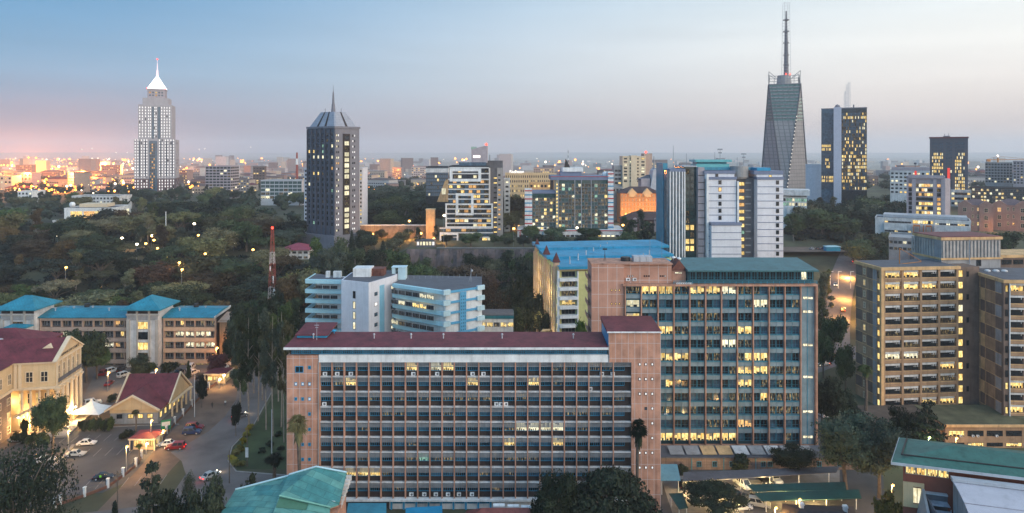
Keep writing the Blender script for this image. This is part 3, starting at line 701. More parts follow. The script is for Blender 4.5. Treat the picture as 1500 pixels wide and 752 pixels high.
# pleated lift tower rising between the twins
d = 208; tw = Bld('lift_tower', 'pleated concrete lift tower with maroon roof rising between the brown blocks', 'tower block', (X(1379, d), d, 0), R(6))
w = lambda y: Z(y, 208)
tw.box('wall', greyc, 0, 19.6, 0, 12, 30, w(352)); mb = MB()
for i in range(17): mb.box(.3+i*1.15, .9+i*1.15, -.3, -.01, w(378), w(352)-.3)
tw.part('pleat', mb, mat('pale_concrete', (.40, .36, .33), .85, .25)); mb = MB(); mb.T = sideT
for i in range(9): mb.box(-.3+i*1.15, .3+i*1.15, -.3, -.01, w(378), w(352)-.3)
tw.part('pleat', mb, mat('pale_concrete', ()))
tw.box('ledge', tan, -.35, 20, -.4, 12.3, w(381), w(378.2)); tw.box('cornice', tan, -.4, 20, -.45, 12.4, w(352)+.01, w(348)); tw.box('roof', redroof, -.2, 19.8, -.2, 12.2, w(348)+.01, w(347))
tw.win(I4, 12.3, w(391), 1.6, 1.9, 'plain', 0); tw.part('drain_pipe', MB().tube((9, -.4, 30), (9, -.4, w(352)), .12), greyl); tw.finish()
# lower rear wing of the brown blocks
d = 224; rw = Bld('rear_wing', 'flat roofed brown rear wing beside the pleated tower', 'building', (X(1464, d), d, 0), R(6))
rw.box('wall', brownd, 0, 22, 0, 12, 25, Z(378, d)); rw.box('cornice', tan, -.3, 22.3, -.3, 12.3, Z(378, d)+.01, Z(374, d))
for i in range(5): rw.win(I4, 2.5+i*4.2, Z(388, d), 3.6, 1.6, 'dark', 0)
rw.finish()
# C2
d = 191; C2 = Bld('government_block', 'brown concrete office block cut by the frame, right twin with white down pipe', 'office block', (X(1471, d), d, -2), R(-5))
zt = Z(410, d)+2; FH = 17.8*.191; D_, W_ = 20.5, 26
C2.box('core_wall', brownd, .5, W_, .9, D_, 0, zt-.4); C2.part('side_wall', MB().box(0, .5, 0, D_, 0, zt-.4), brown)
sideT2 = Matrix.Translation((0, D_, 0)) @ Matrix.Rotation(R(-90), 4, 'Z')
mb = MB(); mb.T = sideT2
for k in range(11):
    z = zt-.9-FH*(k+1); mb.box(0, D_, -.06, -.001, z, z+.16, 1)
    mb.box(9.5, 11.5, -.05, 0, z+.17, z+FH, k % 2); mb.box(12.2, 16.2, -.05, 0, z+.17, z+FH, 3 if k % 2 else 0); mb.box(16.6, 20.2, -.05, 0, z+.17, z+FH, 0 if k % 2 else 2)
C2.part('side_panel', mb, [brownd, tan, greyc, brown])
for k in range(11):
    for i in range(3): C2.win(sideT2, 1.6+i*2.7, zt-.9-FH*(k+1)+.9, 1.1, 1.9, 'cream', 0)
C2.part('corner_pier', MB().box(-.2, 1.2, -.1, .88, 0, zt-.9), brownd); C2.part('drain_pipe', MB().tube((1.3, -.3, 0), (1.3, -.3, zt-1), .16), white)
for k in range(11):
    z = zt-.9-FH*(k+1); mb = MB(); mb.box(1.6, W_, .05, 1.0, z, z+1.0); mb.box(1.6, W_, .01, .06, z+.9, z+1.1, 1); C2.part('spandrel', mb, [brown, tan])
    mb = MB()
    for i in range(6): mb.box(1.8+i*4.1, 5.4+i*4.1, .25, .4, z+FH-.7, z+FH-.15); mb.box(4.6+i*4.1, 4.7+i*4.1, .2, .3, z+FH-1.2, z+FH-.2)
    C2.part('sunshade', mb, offwhite)
    for i in range(6): C2.win(I4, 3.65+i*4.1, z+1.02, 3.6, FH-1.1, 'dark', WARM if k in (0, 8, 10) else (DIM if rnd.random() < .2 else 0), -.9)
    C2.win(I4, .55, z+.9, .8, 1.9, 'plain', WARM if k in (0, 8, 10) else 0, .1)
C2.part('cornice', MB().box(-.4, W_+.3, -.4, D_+.3, zt-.9, zt), tan); C2.box('roof', greyd, .2, W_, .2, D_, zt+.004, zt+.1)
for i in range(3): C2.part('roof_light', MB().ball((3+i*2.4, 13, zt+.3), .9, 10, sz=.5), offwhite)
C2.finish()
# podium
d = 184.5; po = Bld('podium', 'low brown podium with green-brown flat roof under the brown blocks', 'building', (X(1386, d), d, -4.3))
u = lambda p: (p-1386)*.1845
po.box('wall', brown, 0, 36, .4, 12, -2, 5.2); po.box('roof', mat('mossy_roof', (.11, .105, .06), .9, .35, .25, streak=False), -.3, 36.3, 0, 14.5, 5.2, 5.5)
po.part('cornice', MB().box(-.4, 36.4, -.25, .01, 4.9, 5.6), tan)
po.part('side_roof', MB().add([(-17, 1, 3.6), (-.31, .5, 4.0), (-.31, 14.5, 5.5), (-17, 14.5, 5.4), (-17, 1, 3.3), (-.31, .5, 3.7), (-.31, 14.5, 5.1), (-17, 14.5, 5.0)], [(0,1,2,3),(7,6,5,4),(0,4,5,1),(3,2,6,7),(0,3,7,4),(1,5,6,2)]), mat('brown_felt', (.10, .075, .06), .9, .3, .3, streak=False))
po.box('side_wall', brown, -16.6, -.02, 1.5, 14, -2, 3.3)
for r, y in enumerate((636, 651)):
    for i in range(5): po.win(I4, 3+i*5.2, Z(y+4, d)+4.3, 4.3, 1.5 if r == 0 else 1.0, 'dark', (WARM if r == 1 and i in (1, 3) else (WARM if r == 0 and i == 0 else 0)), -.4)
for px in (1408, 1426, 1433, 1461): ac(po, Matrix.Translation((0, .4, 0)), u(px), Z(641, d)+4.35, .7)
po.finish()

# ================================================================== D: green roofed building and silver vault, bottom right
p0 = G(1306, 677, 25); rzD = R(-17)
D1 = Bld('green_roof_building', 'red brick building with green metal hip roof in the bottom right corner', 'building', (p0[0], p0[1], 0), rzD)
redb = mat('red_wall', (.24, .075, .05), .85, .15)
D1.part('wall', MB().prism([(2, 1.6), (46, 1.6), (48, 9.8), (4.9, 9.8)], 0, 24.6), redb)
D1.part('cream_wall', MB().box(2.0, 3.4, 1.35, 1.59, 17.5, 21.5).box(4.6, 5.0, 1.35, 1.59, 17.5, 21.5).box(3.4, 4.6, 1.35, 1.59, 20.9, 21.5).box(3.4, 4.6, 1.35, 1.59, 17.5, 18.1), cream)
D1.part('roof', MB().add([(0, 0, 24.65), (48, 0, 24.65), (50, 11, 24.65), (3.6, 11, 24.65), (0, 0, 25), (48, 0, 25), (50, 11, 25), (3.6, 11, 25), (10, 5.6, 26.6), (44, 5.6, 26.6)], [(0,3,2,1),(0,1,5,4),(1,2,6,5),(2,3,7,6),(3,0,4,7),(4,5,9,8),(5,6,9),(6,7,8,9),(7,4,8)]), greenroof)
D1.part('gutter', MB().tube((1.9, 2.0, 25.62), (46, 2.0, 25.62), .13, n=6).tube((1.9, 2.0, 25.62), (4.5, 10.0, 25.35), .13, n=6), black)
D1.part('fascia', MB().box(-.1, 47, -.12, -.001, 24.6, 25.02).add([(-.1, 0, 24.6), (-.02, 0, 24.6), (3.58, 11, 24.6), (3.5, 11, 24.6), (-.1, 0, 25.05), (-.02, 0, 25.05), (3.58, 11, 25.05), (3.5, 11, 25.05)], [(0,3,2,1),(4,5,6,7),(0,1,5,4),(1,2,6,5),(2,3,7,6),(3,0,4,7)]), greyl)
for i in range(4): D1.win(I4, 3.1+i*1.55, 22.8, 1.5, 1.55, 'strip', WARM, -1.58)
D1.win(I4, 4.0, 18.2, 1.3, 2.6, 'two', PALE, -1.45); D1.win(I4, 4.0, 13.5, 1.3, 2.6, 'two', 0, -1.58)
D1.finish()
V = Bld('vault_roof_hall', 'silver corrugated barrel roof in front of the green hip roof', 'hall', (p0[0], p0[1], 0), rzD)
mb = MB(); n = 14; vx0, vx1 = 8.3, 44
prof = [(-.35+(-11.5)*(math.sin(t*math.pi/2/n*1.0)), 23.6-5.2*(1-math.cos(t*math.pi/2/n))) for t in range(n+1)]
inn = [(y+.18*0-.0, z-.22) for y, z in prof]
mb.ext(prof+inn[::-1], vx0, vx1)
alu = mat('corrugated_aluminium', (.50, .48, .52), .45, .12, .3, metal=.0, grid=(.42, None, (.36, .35, .40), .12))
V.part('vault', mb, alu)
V.part('flashing', MB().box(vx0-.1, vx1, -1.4, -.30, 23.65, 24.1), greyl)
V.part('seam', MB().box(vx0, vx1, prof[5][0]-.06, prof[5][0]+.06, prof[5][1], prof[5][1]+.05).box(vx0, vx1, prof[9][0]-.06, prof[9][0]+.06, prof[9][1], prof[9][1]+.05), mat('alu_seam', (.30, .27, .30), .6, .2))
V.part('end_wall', MB().ext([(y, z-.25) for y, z in prof]+[(-11.8, 0), (-.35, 0)], vx0+.25, vx0+.45), greyc)
V.part('hall_wall', MB().box(vx0+.5, vx1, -11.8, -.4, 0, 18), greyc)
V.root
# plant deck with grey lean-to beside the vault
V2 = Bld('plant_room', 'grey rooftop plant enclosure with sheet metal lid left of the silver barrel roof', 'plant room', (p0[0], p0[1], 0), rzD)
V2.part('deck', MB().box(4.0, 8.2, -10.6, 1.3, 0, 15.6), greyd)
V2.part('parapet', MB().add([(3.6, -10.8, 15), (4.0, -10.8, 15), (4.0, 1.2, 15), (3.6, 1.2, 15), (3.6, -10.8, 16.2), (4.0, -10.8, 16.2), (5.0, 1.2, 20.8), (4.6, 1.2, 20.8)], [(0,3,2,1),(4,5,6,7),(0,1,5,4),(1,2,6,5),(2,3,7,6),(3,0,4,7)]), greyc)
mb = MB()
for j in range(3): mb.box(5.2, 8.1, -4.6+j*1.9, -2.85+j*1.9, 18.0+j*.6, 18.1+j*.6)
V2.part('lid', mb, mat('galvanised', (.30, .34, .40), .4, .3, .8))
V2.part('lid', MB().box(5.0, 8.2, .8, 1.5, 20.2, 20.4), greyl)
V2.part('frame', MB().box(5.0, 5.2, -5, 1.2, 15.6, 20.0).box(5.0, 8.2, 1.0, 1.25, 15.6, 20.1).box(5.2, 8.1, -4.8, -4.65, 15.6, 18), greyd)
V2.part('ladder', MB().tube((7.0, -5.1, 15.6), (7.0, -4.9, 20.8), .04).tube((7.4, -5.1, 15.6), (7.4, -4.9, 20.8), .04), greyl)
def dish(parent, x, y, z, r, az, m=white):
    mb = MB(); mb.T = Matrix.Translation((x, y, z)) @ Matrix.Rotation(az, 4, 'Z') @ Matrix.Rotation(R(55), 4, 'X')
    vs = [(0, 0, -.25*r)]; fs = []
    for j, (rr, zz_) in enumerate(((.5, -.18), (1, .02))):
        for i in range(14): t_ = i*math.pi/7; vs.append((rr*r*math.cos(t_), rr*r*math.sin(t_), zz_*r))
    for i in range(14): fs += [(0, 1+i, 1+(i+1)%14), (1+i, 15+i, 15+(i+1)%14, 1+(i+1)%14)]
    mb.add(vs, fs); mb.tube((0, 0, -.2*r), (0, 0, .6*r), .03*r, n=5)
    mb.T = Matrix.Identity(4); mb.tube((x, y, z-1.1*r), (x, y, z), .07*r, n=6)
    return mb.build('satellite_dish', m, parent)
def free_dish(x, y, z, r, a, label): 
    o = dish(None, 0, 0, 1.1*r, r, a); o.location = (x, y, z); return tag(o, label, 'satellite dish')
for k, (lx, ly, zz_, r_) in enumerate(((4.7, -8.8, 15.62, .85), (6.2, -7.6, 15.62, .7), (7.5, -7.0, 15.62, .65))):
    q = V2.M @ Vector((lx, ly, zz_)); free_dish(q.x, q.y, q.z, r_, R((-30, 10, 25)[k]), ('white satellite dish at the outer corner of the grey plant deck', 'white satellite dish in the middle of the grey plant deck', 'white satellite dish beside the silver barrel roof')[k])

# ================================================================== E: teal roofs bottom left
def quadroof(name, parent, base, pix, m, t=.25):
    """roof sheet through photo points, each with its own height"""
    pts = [(*[a-b for a, b in zip(G(px, py, z), base)], z) for px, py, z in pix]
    mb = MB(); n = len(pts); mb.add([p for p in pts]+[(p[0], p[1], p[2]-t) for p in pts], [tuple(range(n)), tuple(range(2*n-1, n-1, -1))]+[(i, n+i, n+(i+1)%n, (i+1)%n) for i in range(n)])
    return mb.build(name, m, parent), pts
b0 = G(430, 752, 12)
E = Bld('teal_roof_building', 'pink walled building with patched teal sheet roofs in the bottom foreground', 'building', (b0[0], b0[1], 0))
tealsheet = sheet_mat('teal_sheet', (.045, .185, .185), (.11, .27, .235), (.03, .11, .11), 3.4, 1.3, R(12))
patch1 = mat('green_sheet_patch', (.06, .155, .10), .5, .12); patch2 = mat('pale_sheet_patch', (.12, .30, .25), .45, .15); trim = mat('pale_blue_trim', (.42, .60, .66), .6, .1)
quadroof('roof', E.root, b0, [(422, 697, 17), (463, 683.5, 18.2), (508, 692, 17), (497, 738, 14.5), (484, 743, 14.5), (409, 726, 16.2)], tealsheet)
quadroof('roof', E.root, b0, [(345, 717, 14.6), (424, 696.5, 16.6), (409, 725.5, 15.4), (398, 764, 14.0), (300, 790, 12.6)], tealsheet)
quadroof('roof', E.root, b0, [(408.5, 726.5, 15.9), (484, 743.5, 14.3), (480, 770, 13), (394, 770, 14.0)], tealsheet)
def fitplane(pix):
    A_ = np.array([(*G(a, b, c), 1) for a, b, c in pix]); z_ = np.array([c for a, b, c in pix]); return np.linalg.lstsq(A_, z_, rcond=None)[0]
PL = {0: fitplane([(422, 697, 17), (497, 738, 14.5), (409, 726, 16.2)]), 1: fitplane([(408.5, 726.5, 15.9), (484, 743.5, 14.3), (480, 770, 13), (394, 770, 14.0)])}
def planepatch(pts, m):
    k = 0 if pts[0][2] > 15.94 and pts[0][1] < 725 else 1; a_, b_, c_ = PL[k]; out = []
    for px, py, _ in pts:   # photo ray meets the roof plane
        dxx, dzz = (px-750)/FPX, -(py-HZ)/FPX; t = (a_*0+c_-CZ)/(dzz-a_*dxx-b_); out.append((px, py, CZ+dzz*t+.05))
    quadroof('roof_patch', E.root, b0, out, m, .04)
for pts, m in (([(446, 717, 17.02), (470, 710, 16.95), (468, 722, 16.5), (500, 728, 15.35), (497.4, 737.6, 14.62), (448, 725, 16.15)], patch1), ([(457, 698, 17.75), (483, 703, 17.35), (478, 713, 16.86), (452, 708, 17.2)], patch2), ([(433, 702, 17.25), (455, 697, 17.77), (450, 706, 17.3), (430, 711, 16.9)], patch2),
               ([(410, 727.5, 15.93), (452, 737, 15.1), (448, 747, 14.75), (404, 743, 15.3)], patch1), ([(453, 737.2, 15.1), (483, 744, 14.4), (481, 752, 13.98), (449, 747.5, 14.75)], patch2)):
    planepatch(pts, m)
def ridge(parent, base, pq, r, m, name='ridge_cap'):
    mb = MB()
    for (a, b) in zip(pq, pq[1:]):
        p, q = G(*a), G(*b); mb.tube((p[0]-base[0], p[1]-base[1], a[2]), (q[0]-base[0], q[1]-base[1], b[2]), r, n=6)
    mb.build(name, m, parent)
ridge(E.root, b0, [(345, 717, 14.7), (424, 696.5, 16.8), (424, 695, 17.1), (463, 683.5, 18.3), (508, 692, 17.1)], .16, trim)
ridge(E.root, b0, [(409, 726, 16.3), (484, 743, 14.6)], .12, mat('green_trim', (.20, .42, .33), .6, .1))
q = [G(*p) for p in ((484, 743, 14), (497, 739, 14), (508, 692, 16.5), (463, 683.5, 17.5), (422, 697, 16.5), (409, 726, 15))]
E.part('wall', MB().prism([((p[0]-b0[0])*.97-.0, p[1]-b0[1]+.4) for p in q], 0, 13.8), pinkp)
q = [G(*p) for p in ((349, 720, 14), (421, 699, 15.5), (408, 727, 15), (398, 762, 13.5), (306, 786, 12.3))]
E.part('wall', MB().prism([(p[0]-b0[0], p[1]-b0[1]+.3) for p in q], 0, 12.0), pinkp)
q = [G(*p) for p in ((410, 728, 15.5), (482, 744, 14), (479, 766, 13), (397, 766, 13.7))]
E.part('wall', MB().prism([(p[0]-b0[0], p[1]-b0[1]) for p in q], 0, 12.4), pinkp)
E.part('gable_wall', MB().box(*[v for v in (G(452, 745, 13.5)[0]-b0[0], G(497, 745, 13.5)[0]-b0[0])], -1.0+G(452, 745, 13.5)[1]-b0[1], 1.5+G(452, 745, 13.5)[1]-b0[1], 0, 13.4), pinkp)
quadroof('white_slope', E.root, b0, [(453, 730, 14.9), (491, 734, 14.9), (489, 741, 13.9), (452, 739, 13.9)], white, .2)
mb = MB()
for i in range(9):
    p = G(507-i*2.1, 697+i*6, 15.9-i*.42); mb.box(p[0]-b0[0], p[0]-b0[0]+.9, p[1]-b0[1], p[1]-b0[1]+.5, 14.9-i*.4, 15.8-i*.4); mb.box(p[0]-b0[0]-.2, p[0]-b0[0]+.5, p[1]-b0[1], p[1]-b0[1]+1.6, 14.2-i*.4, 14.7-i*.4)
E.part('stepped_coping', mb, offwhite)
E.part('drain_pipe', MB().tube((G(495, 742, 14)[0]-b0[0], G(495, 742, 14)[1]-b0[1]-1.2, 3), (G(495, 742, 14)[0]-b0[0], G(495, 742, 14)[1]-b0[1]-1.2, 13.4), .12), brightblue)
E.finish()
def lowroof(label, pix, z0, h, m, wallm, cat='building'):
    """small hipped or flat building from photo corners of its eaves"""
    pts = [G(*p, z0) for p in pix]; c = pts[0]; r = empty('outbuilding', label, cat, (c[0], c[1], 0))
    P_ = [(p[0]-c[0], p[1]-c[1]) for p in pts]; n = len(P_)
    cx, cy_ = sum(p[0] for p in P_)/n, sum(p[1] for p in P_)/n
    MB().prism([(cx+(p[0]-cx)*.9, cy_+(p[1]-cy_)*.9) for p in P_], 0, z0-.2).build('wall', wallm, r)
    mb = MB()
    if h > 0:
        lx = max(p[0] for p in P_)-min(p[0] for p in P_); 
        if len(P_) == 4:
            a, b, e, f = [Vector((*p, z0)) for p in P_]
            r1 = a.lerp(f, .5).lerp(b.lerp(e, .5), .25)+Vector((0, 0, h)); r2 = a.lerp(f, .5).lerp(b.lerp(e, .5), .75)+Vector((0, 0, h))
            dn = Vector((0, 0, -.25)); mb.add([tuple(v) for v in (a, b, e, f, r1, r2, a+dn, b+dn, e+dn, f+dn)], [(0,1,5,4),(1,2,5),(2,3,4,5),(3,0,4),(0,6,7,1),(1,7,8,2),(2,8,9,3),(3,9,6,0),(9,8,7,6)])
    else: mb.prism(P_, z0-.2, z0)
    mb.build('roof', m, r); return r
lowroof('flat teal roofed lean-to right of the patched teal roofs', [(507, 757, ), (566, 757), (566, 737), (510, 737)], 6.5, 0, tealp, pinkp)
lowroof('bright blue awning roof at the foot of the pink block', [(594, 760), (648, 760), (648, 741), (594, 744)], 4, 0.0, brightblue, offwhite)
rr = lowroof('rust red hip roofed house with white solar heaters at the bottom edge', [(664, 775), (812, 775), (800, 748), (684, 748)], 6, 2.2, mat('rust_roof', (.20, .055, .045), .6, .25, .6), offwhite)
for i, px in enumerate((731, 752, 772)):
    p = G(px, 739.5+i*1.3, 8); o = MB().tube((-1.1, 0, .5), (1.1, 0, .5), .42, n=12).box(-.9, .9, -.9, -.3, -.6, -.45).tube((-.7, 0, -1.2), (-.7, 0, .3), .05).tube((.7, 0, -1.2), (.7, 0, .3), .05).build('solar_heater', white); o.location = (p[0], p[1], 7.3)
    tag(o, ('white solar water tank on the rust red roof, first from the left', 'white solar water tank on the rust red roof, middle of three', 'white solar water tank on the rust red roof, last of three by the tree')[i], 'water heater', 'solar water tanks on the rust red roof')
lowroof('dark tiled roof with white chimneys at the bottom edge by the yellow lamp', [(1140, 775), (1262, 778), (1250, 742), (1146, 738)], 5, 1.2, mat('dark_tile_roof', (.035, .028, .03), .8, .25, .8), offwhite)
for i, (px, py) in enumerate(((1174, 741), (1238, 745))):
    p = G(px, py, 6.2); o = MB().box(-.35, .35, -.3, .3, 0, 1.2).box(-.45, .45, -.4, .4, 1.2, 1.35).prism([(-.4, -.35), (.4, -.35), (.4, .35), (-.4, .35)], 1.36, 1.6).build('chimney', white); o.location = (p[0], p[1], 5.2); tag(o, ('white capped chimney on the dark tiled roof above the yellow lamp', 'white capped chimney on the dark tiled roof under the two tall trees')[i], 'chimney')
# ================================================================== F: white and blue hospital-like block
f0 = (X(448, 239), 239); F_ = Bld('white_block', 'white office block with pale blue banded balconies and angled wings behind the maroon roof', 'office block', (f0[0], f0[1], 0))
rel = lambda px, d: (X(px, d)-f0[0], d-f0[1])
pL0, pL1 = rel(448, 239), rel(501, 237.5); c0, c1, c2 = rel(500, 229), rel(540, 224), rel(575, 236)
r0, r1, r2 = rel(575, 232), rel(649, 220), rel(706, 229)
zr, zc = 30.3, 32.0; fh = 15*.228
backL = (pL0[0], pL0[1]+13); backM = (c2[0]+3, c2[1]+13); backR = rel(706, 246)
F_.part('wall', MB().prism([(pL0[0]+3.4, pL0[1]+1.2), (pL1[0], pL1[1]+1.2), (pL1[0]+1, pL1[1]+13), (pL0[0]+3.4, pL0[1]+13)], 0, zr-1.2), white)
F_.part('wall', MB().prism([c0, c1, c2, backM, (c0[0], c0[1]+14)], 0, zc), mat('white_paint_b', (.66, .65, .70), .7, .08))
F_.part('wall', MB().prism([(r0[0]+.8, r0[1]+1.3), (r1[0]+.7, r1[1]+1.2), (r2[0], r2[1]), backR, backM], 0, zr-1.0), white)
F_.part('roof', MB().prism([pL0, pL1, c0, (c0[0], c0[1]+14), backL], zr-.9, zr-.3), greyd); F_.part('roof', MB().prism([r0, r1, r2, backR, backM], zr-.8, zr-.3), greyd)
F_.part('tower_roof', MB().prism([(c0[0]+.5, c0[1]+.4), (c1[0], c1[1]+.5), (c2[0]-.4, c2[1]+.3), backM, (c0[0]+.5, c0[1]+13)], zc+.004, zc+.05), greyd)
def band(Pa, Pb, z0, z1, out, th, m, name='balcony_band'):
    T = faceT(Pa, Pb); l = math.hypot(Pb[0]-Pa[0], Pb[1]-Pa[1]); mb = MB(); mb.T = T; mb.box(0, l, -out, -out+th, z0, z1); return F_.part(name, mb, m)
TL, TC1, TC2, TR, TE = faceT(pL0, pL1), faceT(c0, c1), faceT(c1, c2), faceT(r0, r1), faceT(r1, r2)
ln = lambda a, b: math.hypot(b[0]-a[0], b[1]-a[1])
for k in range(6):
    z = zr-1.35-fh*k
    band(pL0, pL1, z, z+1.35, .2, 1.2, skyblue); band(pL0, (pL0[0]+.01, pL0[1]+12), z, z+1.35, 0.01, .3, skyblue)
    band(r0, r1, z, z+1.2, .12, 1.2, skyblue)
    T = faceT(r1, r2); l = ln(r1, r2); mb = MB(); mb.T = T; mb.box(-.3, 2.3, -.9, .0, z-.1, z+1.5); mb.box(l-2.2, l+.7, -.7, .0, z-.1, z+1.4); F_.part('corner_balcony', mb, mat('pale_sky_paint', (.52, .68, .73), .6, .12))
    mb = MB(); mb.T = T; mb.box(2.3, l-2.2, -.12, -.001, z+.15, z+.95); F_.part('blue_band', mb, midblue)
    if k:
        for i in range(3): F_.win(TL, 5.2+i*2.75, z+1.72+.15, 2.5, 1.25, 'strip', 0, 1.2-.02)
        for i in range(6): F_.win(TR, 2.2+i*3.1, z+1.65, 2.9, 1.5, 'strip', {(1, 5): PALE, (1, 4): PALE, (2, 1): PALE, (2, 3): WARM, (2, 4): WARM, (4, 0): PALE, (4, 1): DIM}.get((k, i), 0), 1.24)
        zz0 = z+.6
        if k < 5: F_.win(TC2, 5.2*.75, zz0+.9, 1.6, 1.2, 'two', {2: WHT}.get(k, BLU))
        F_.win(TC2, 15*.72+2.3, zz0+.3+(1.2 if k % 2 else 0), 1.4, 1.1, 'two', (PALE if k in (1, 4, 5) else BLU))
        F_.win(TC1, ln(c0, c1)*.48, zz0+.2, 1.05, 2.4, 'plain', (0 if k == 1 else PALE), 0)
mb = MB(); mb.T = TC2; l = ln(c1, c2); mb.box(l*.44, l*.63, -.12, -.001, 0, zc-2); mb2 = [mb.box(l*(.46+.05*i), l*(.475+.05*i), -.2, -.121, 0, zc-2, 1) for i in range(4)]
F_.part('blue_stripe', mb, [skyblue, midblue])
mb = MB(); mb.T = TE; l = ln(r1, r2); mb.box(l*.42, l*.58, -.25, -.121, 0, zr-1.3)
for k in range(24):
    for j in range(3): mb.box(l*(.45+.045*j), l*(.462+.045*j), -.27, -.251, 2+k*1.1, 2.5+k*1.1, 1)
F_.part('blue_stripe', mb, [midblue, darkglass])
q = rel(517, 234); F_.part('roof_room', MB().box(q[0], q[0]+6, q[1], q[1]+6, zc+.06, zc+3), white)
q = rel(545, 236); mb = MB(); mb.box(q[0]-2.4, q[0]+4, q[1], q[1]+5, zc+.06, zc+2.5)
for i in range(6): mb.box(q[0]-2.4+i*1.1, q[0]-1.9+i*1.1, q[1]-.3, q[1]-.01, zc+.06, zc+2)
F_.part('roof_plant', mb, rust)
q = rel(574, 240); F_.part('roof_room', MB().box(q[0], q[0]+1.2, q[1], q[1]+4, zr-.29, zr+3.9).box(q[0]+2.2, q[0]+4.8, q[1], q[1]+4, zr-.29, zr+3.9).box(q[0]-.2, q[0]+5, q[1]-.2, q[1]+4.2, zr+3.9, zr+4.1), mat('pale_sky_paint', ()))
for px in (477, 488, 494): q = rel(px, 244); F_.part('roof_plant', MB().box(q[0], q[0]+1.3, q[1], q[1]+1.4, zr-.3, zr+1.9), white)
q = rel(690, 236); F_.part('aerial', MB().tube((q[0], q[1], zr-.3), (q[0], q[1], zr+4.5), .07).tube((q[0]-.8, q[1], zr-.3), (q[0], q[1], zr+2.5), .05).ball((q[0]+.3, q[1], zr+3.6), .4), greyl)
mb = MB()
for i in range(16):
    t = i/15; p = (r0[0]+(backR[0]-r0[0])*t, r0[1]+8+(backR[1]-r0[1]-8)*t); mb.tube((p[0], p[1], zr-.3), (p[0], p[1], zr+.8), .05, n=4)
F_.part('roof_rail', mb, greyl)
F_.finish()
a0 = rel(700, 238); an2 = Bld('annex', 'low white annex with lit window row right of the blue banded block', 'building', (X(701, 240), 240, 0))
w = lambda y: Z(y, 240)
an2.box('wall', offwhite, 0, 12.2, 0, 9, 0, w(467)); an2.box('roof', mat('teal_roof', ()), -.3, 12.4, -.3, 9.2, w(467)+.01, w(463)); an2.box('parapet', greyd, -.2, 12.3, .3, 9, w(463)+.01, w(461.5))
for i in range(5): an2.win(I4, 1.6+i*2.4, w(479), 2.1, 1.6, 'strip', WARM if i in (0, 1, 3, 4) else DIM)
an2.finish()

# ================================================================== G: yellow block with blue stepped roofs
g0 = (X(817.5, 235), 235); Gb = Bld('yellow_block', 'yellow walled block with long stepped bright blue metal roofs', 'building', (g0[0], g0[1], 0), R(8))
w = lambda y: Z(y, 235)
Gb.box('wall', yellow, 0, 46, .8, 47.5, 0, 35.2); 
Gb.part('balcony_stack', MB().box(.3, 6.8, -.9, .78, 0, .2), white)
for k in range(7):
    z = w(412)-13.6*.235*k; Gb.part('balcony', MB().box(.4, 6.7, -1.1, .78, z, z+1.05), white)
    if k: Gb.win(I4, 3.8, z+1.1, 4.8, 1.9, 'strip', WARM if k == 3 else DIM if k in (1, 2) else 0, -.75)
Gb.win(I4, 3.8, w(411.5)+1.1, 4.8, 1.9, 'strip', 0, -.75)
Gb.part('front_trim', MB().box(-.2, .4, -.4, .8, 0, w(396)).box(6.7, 7.1, -.6, .78, 0, w(398)), white)
Gb.part('front_wall', MB().box(7.11, 13, -.3, .79, 0, w(398)), yellow); Gb.box('eaves_band', cream, -.2, 46, -.6, .79, w(396.5), 35.3)
mb = MB()
for i in range(3):
    y0 = -1.2+i*16.3; z0 = 35.5+1.0*i; mb.ext([(y0, z0), (y0+16.3, z0+.3), (y0+16.3, z0-.9), (y0, z0-.9)], -1.0 if i else 0.2, 43+i*4.5)
Gb.part('roof', mb, blueroof)
sT = Matrix.Translation((0, 47.5, 0)) @ Matrix.Rotation(R(-90), 4, 'Z')
for i in range(11):
    mb = MB(); mb.T = sT; mb.box(i*4.3+.1, i*4.3+.9, -.5, -.001, 0, 34); Gb.part('pilaster', mb, mat('pale_peach', (.55, .36, .24), .8, .12))
    for k in range(7): Gb.win(sT, i*4.3+2.6, 2.2+k*4.4, 2.1, 2.3, 'white', WARM if rnd.random() < .6 else 0)
for y in (3, 21, 41):
    mb = MB(); mb.box(-.9, .9, y-.9, y+.9, 30, 36.6); Gb.part('turret', mb, mat('pale_peach', ()))
    mb = MB(); mb.hip(-1.2, 1.2, y-1.2, y+1.2, 36.7, 3.4, .1); Gb.part('turret_cap', mb, mat('dark_red_cap', (.10, .025, .025), .7, .2))
Gb.part('outside_stair', MB().add([(-4, 30, 2), (-1, 30, 2), (-1, 8, 12), (-4, 8, 12), (-4, 30, 1.6), (-1, 30, 1.6), (-1, 8, 11.6), (-4, 8, 11.6)], [(0,1,2,3),(7,6,5,4),(0,4,5,1),(1,5,6,2),(2,6,7,3),(3,7,4,0)]), greyc)
for i in range(8): Gb.part('roof_vent', MB().tube((5+i*4.7, 4+(i*7) % 38, 35.5), (5+i*4.7, 4+(i*7) % 38, 38.2), .25, .22, 8), greyl)
Gb.finish()
for yy, zz_ in ((4, 8), (14, 15), (24, 9), (34, 16), (43, 10), (12, 25), (32, 26)):
    q = Gb.M @ Vector((-4.5, yy, zz_)); l_ = bpy.data.lights.new('wall_light', 'POINT'); l_.energy = 2200; l_.color = (1, .74, .36); l_.shadow_soft_size = .4; o_ = bpy.data.objects.new('wall_light', l_); COL.objects.link(o_); o_.location = q

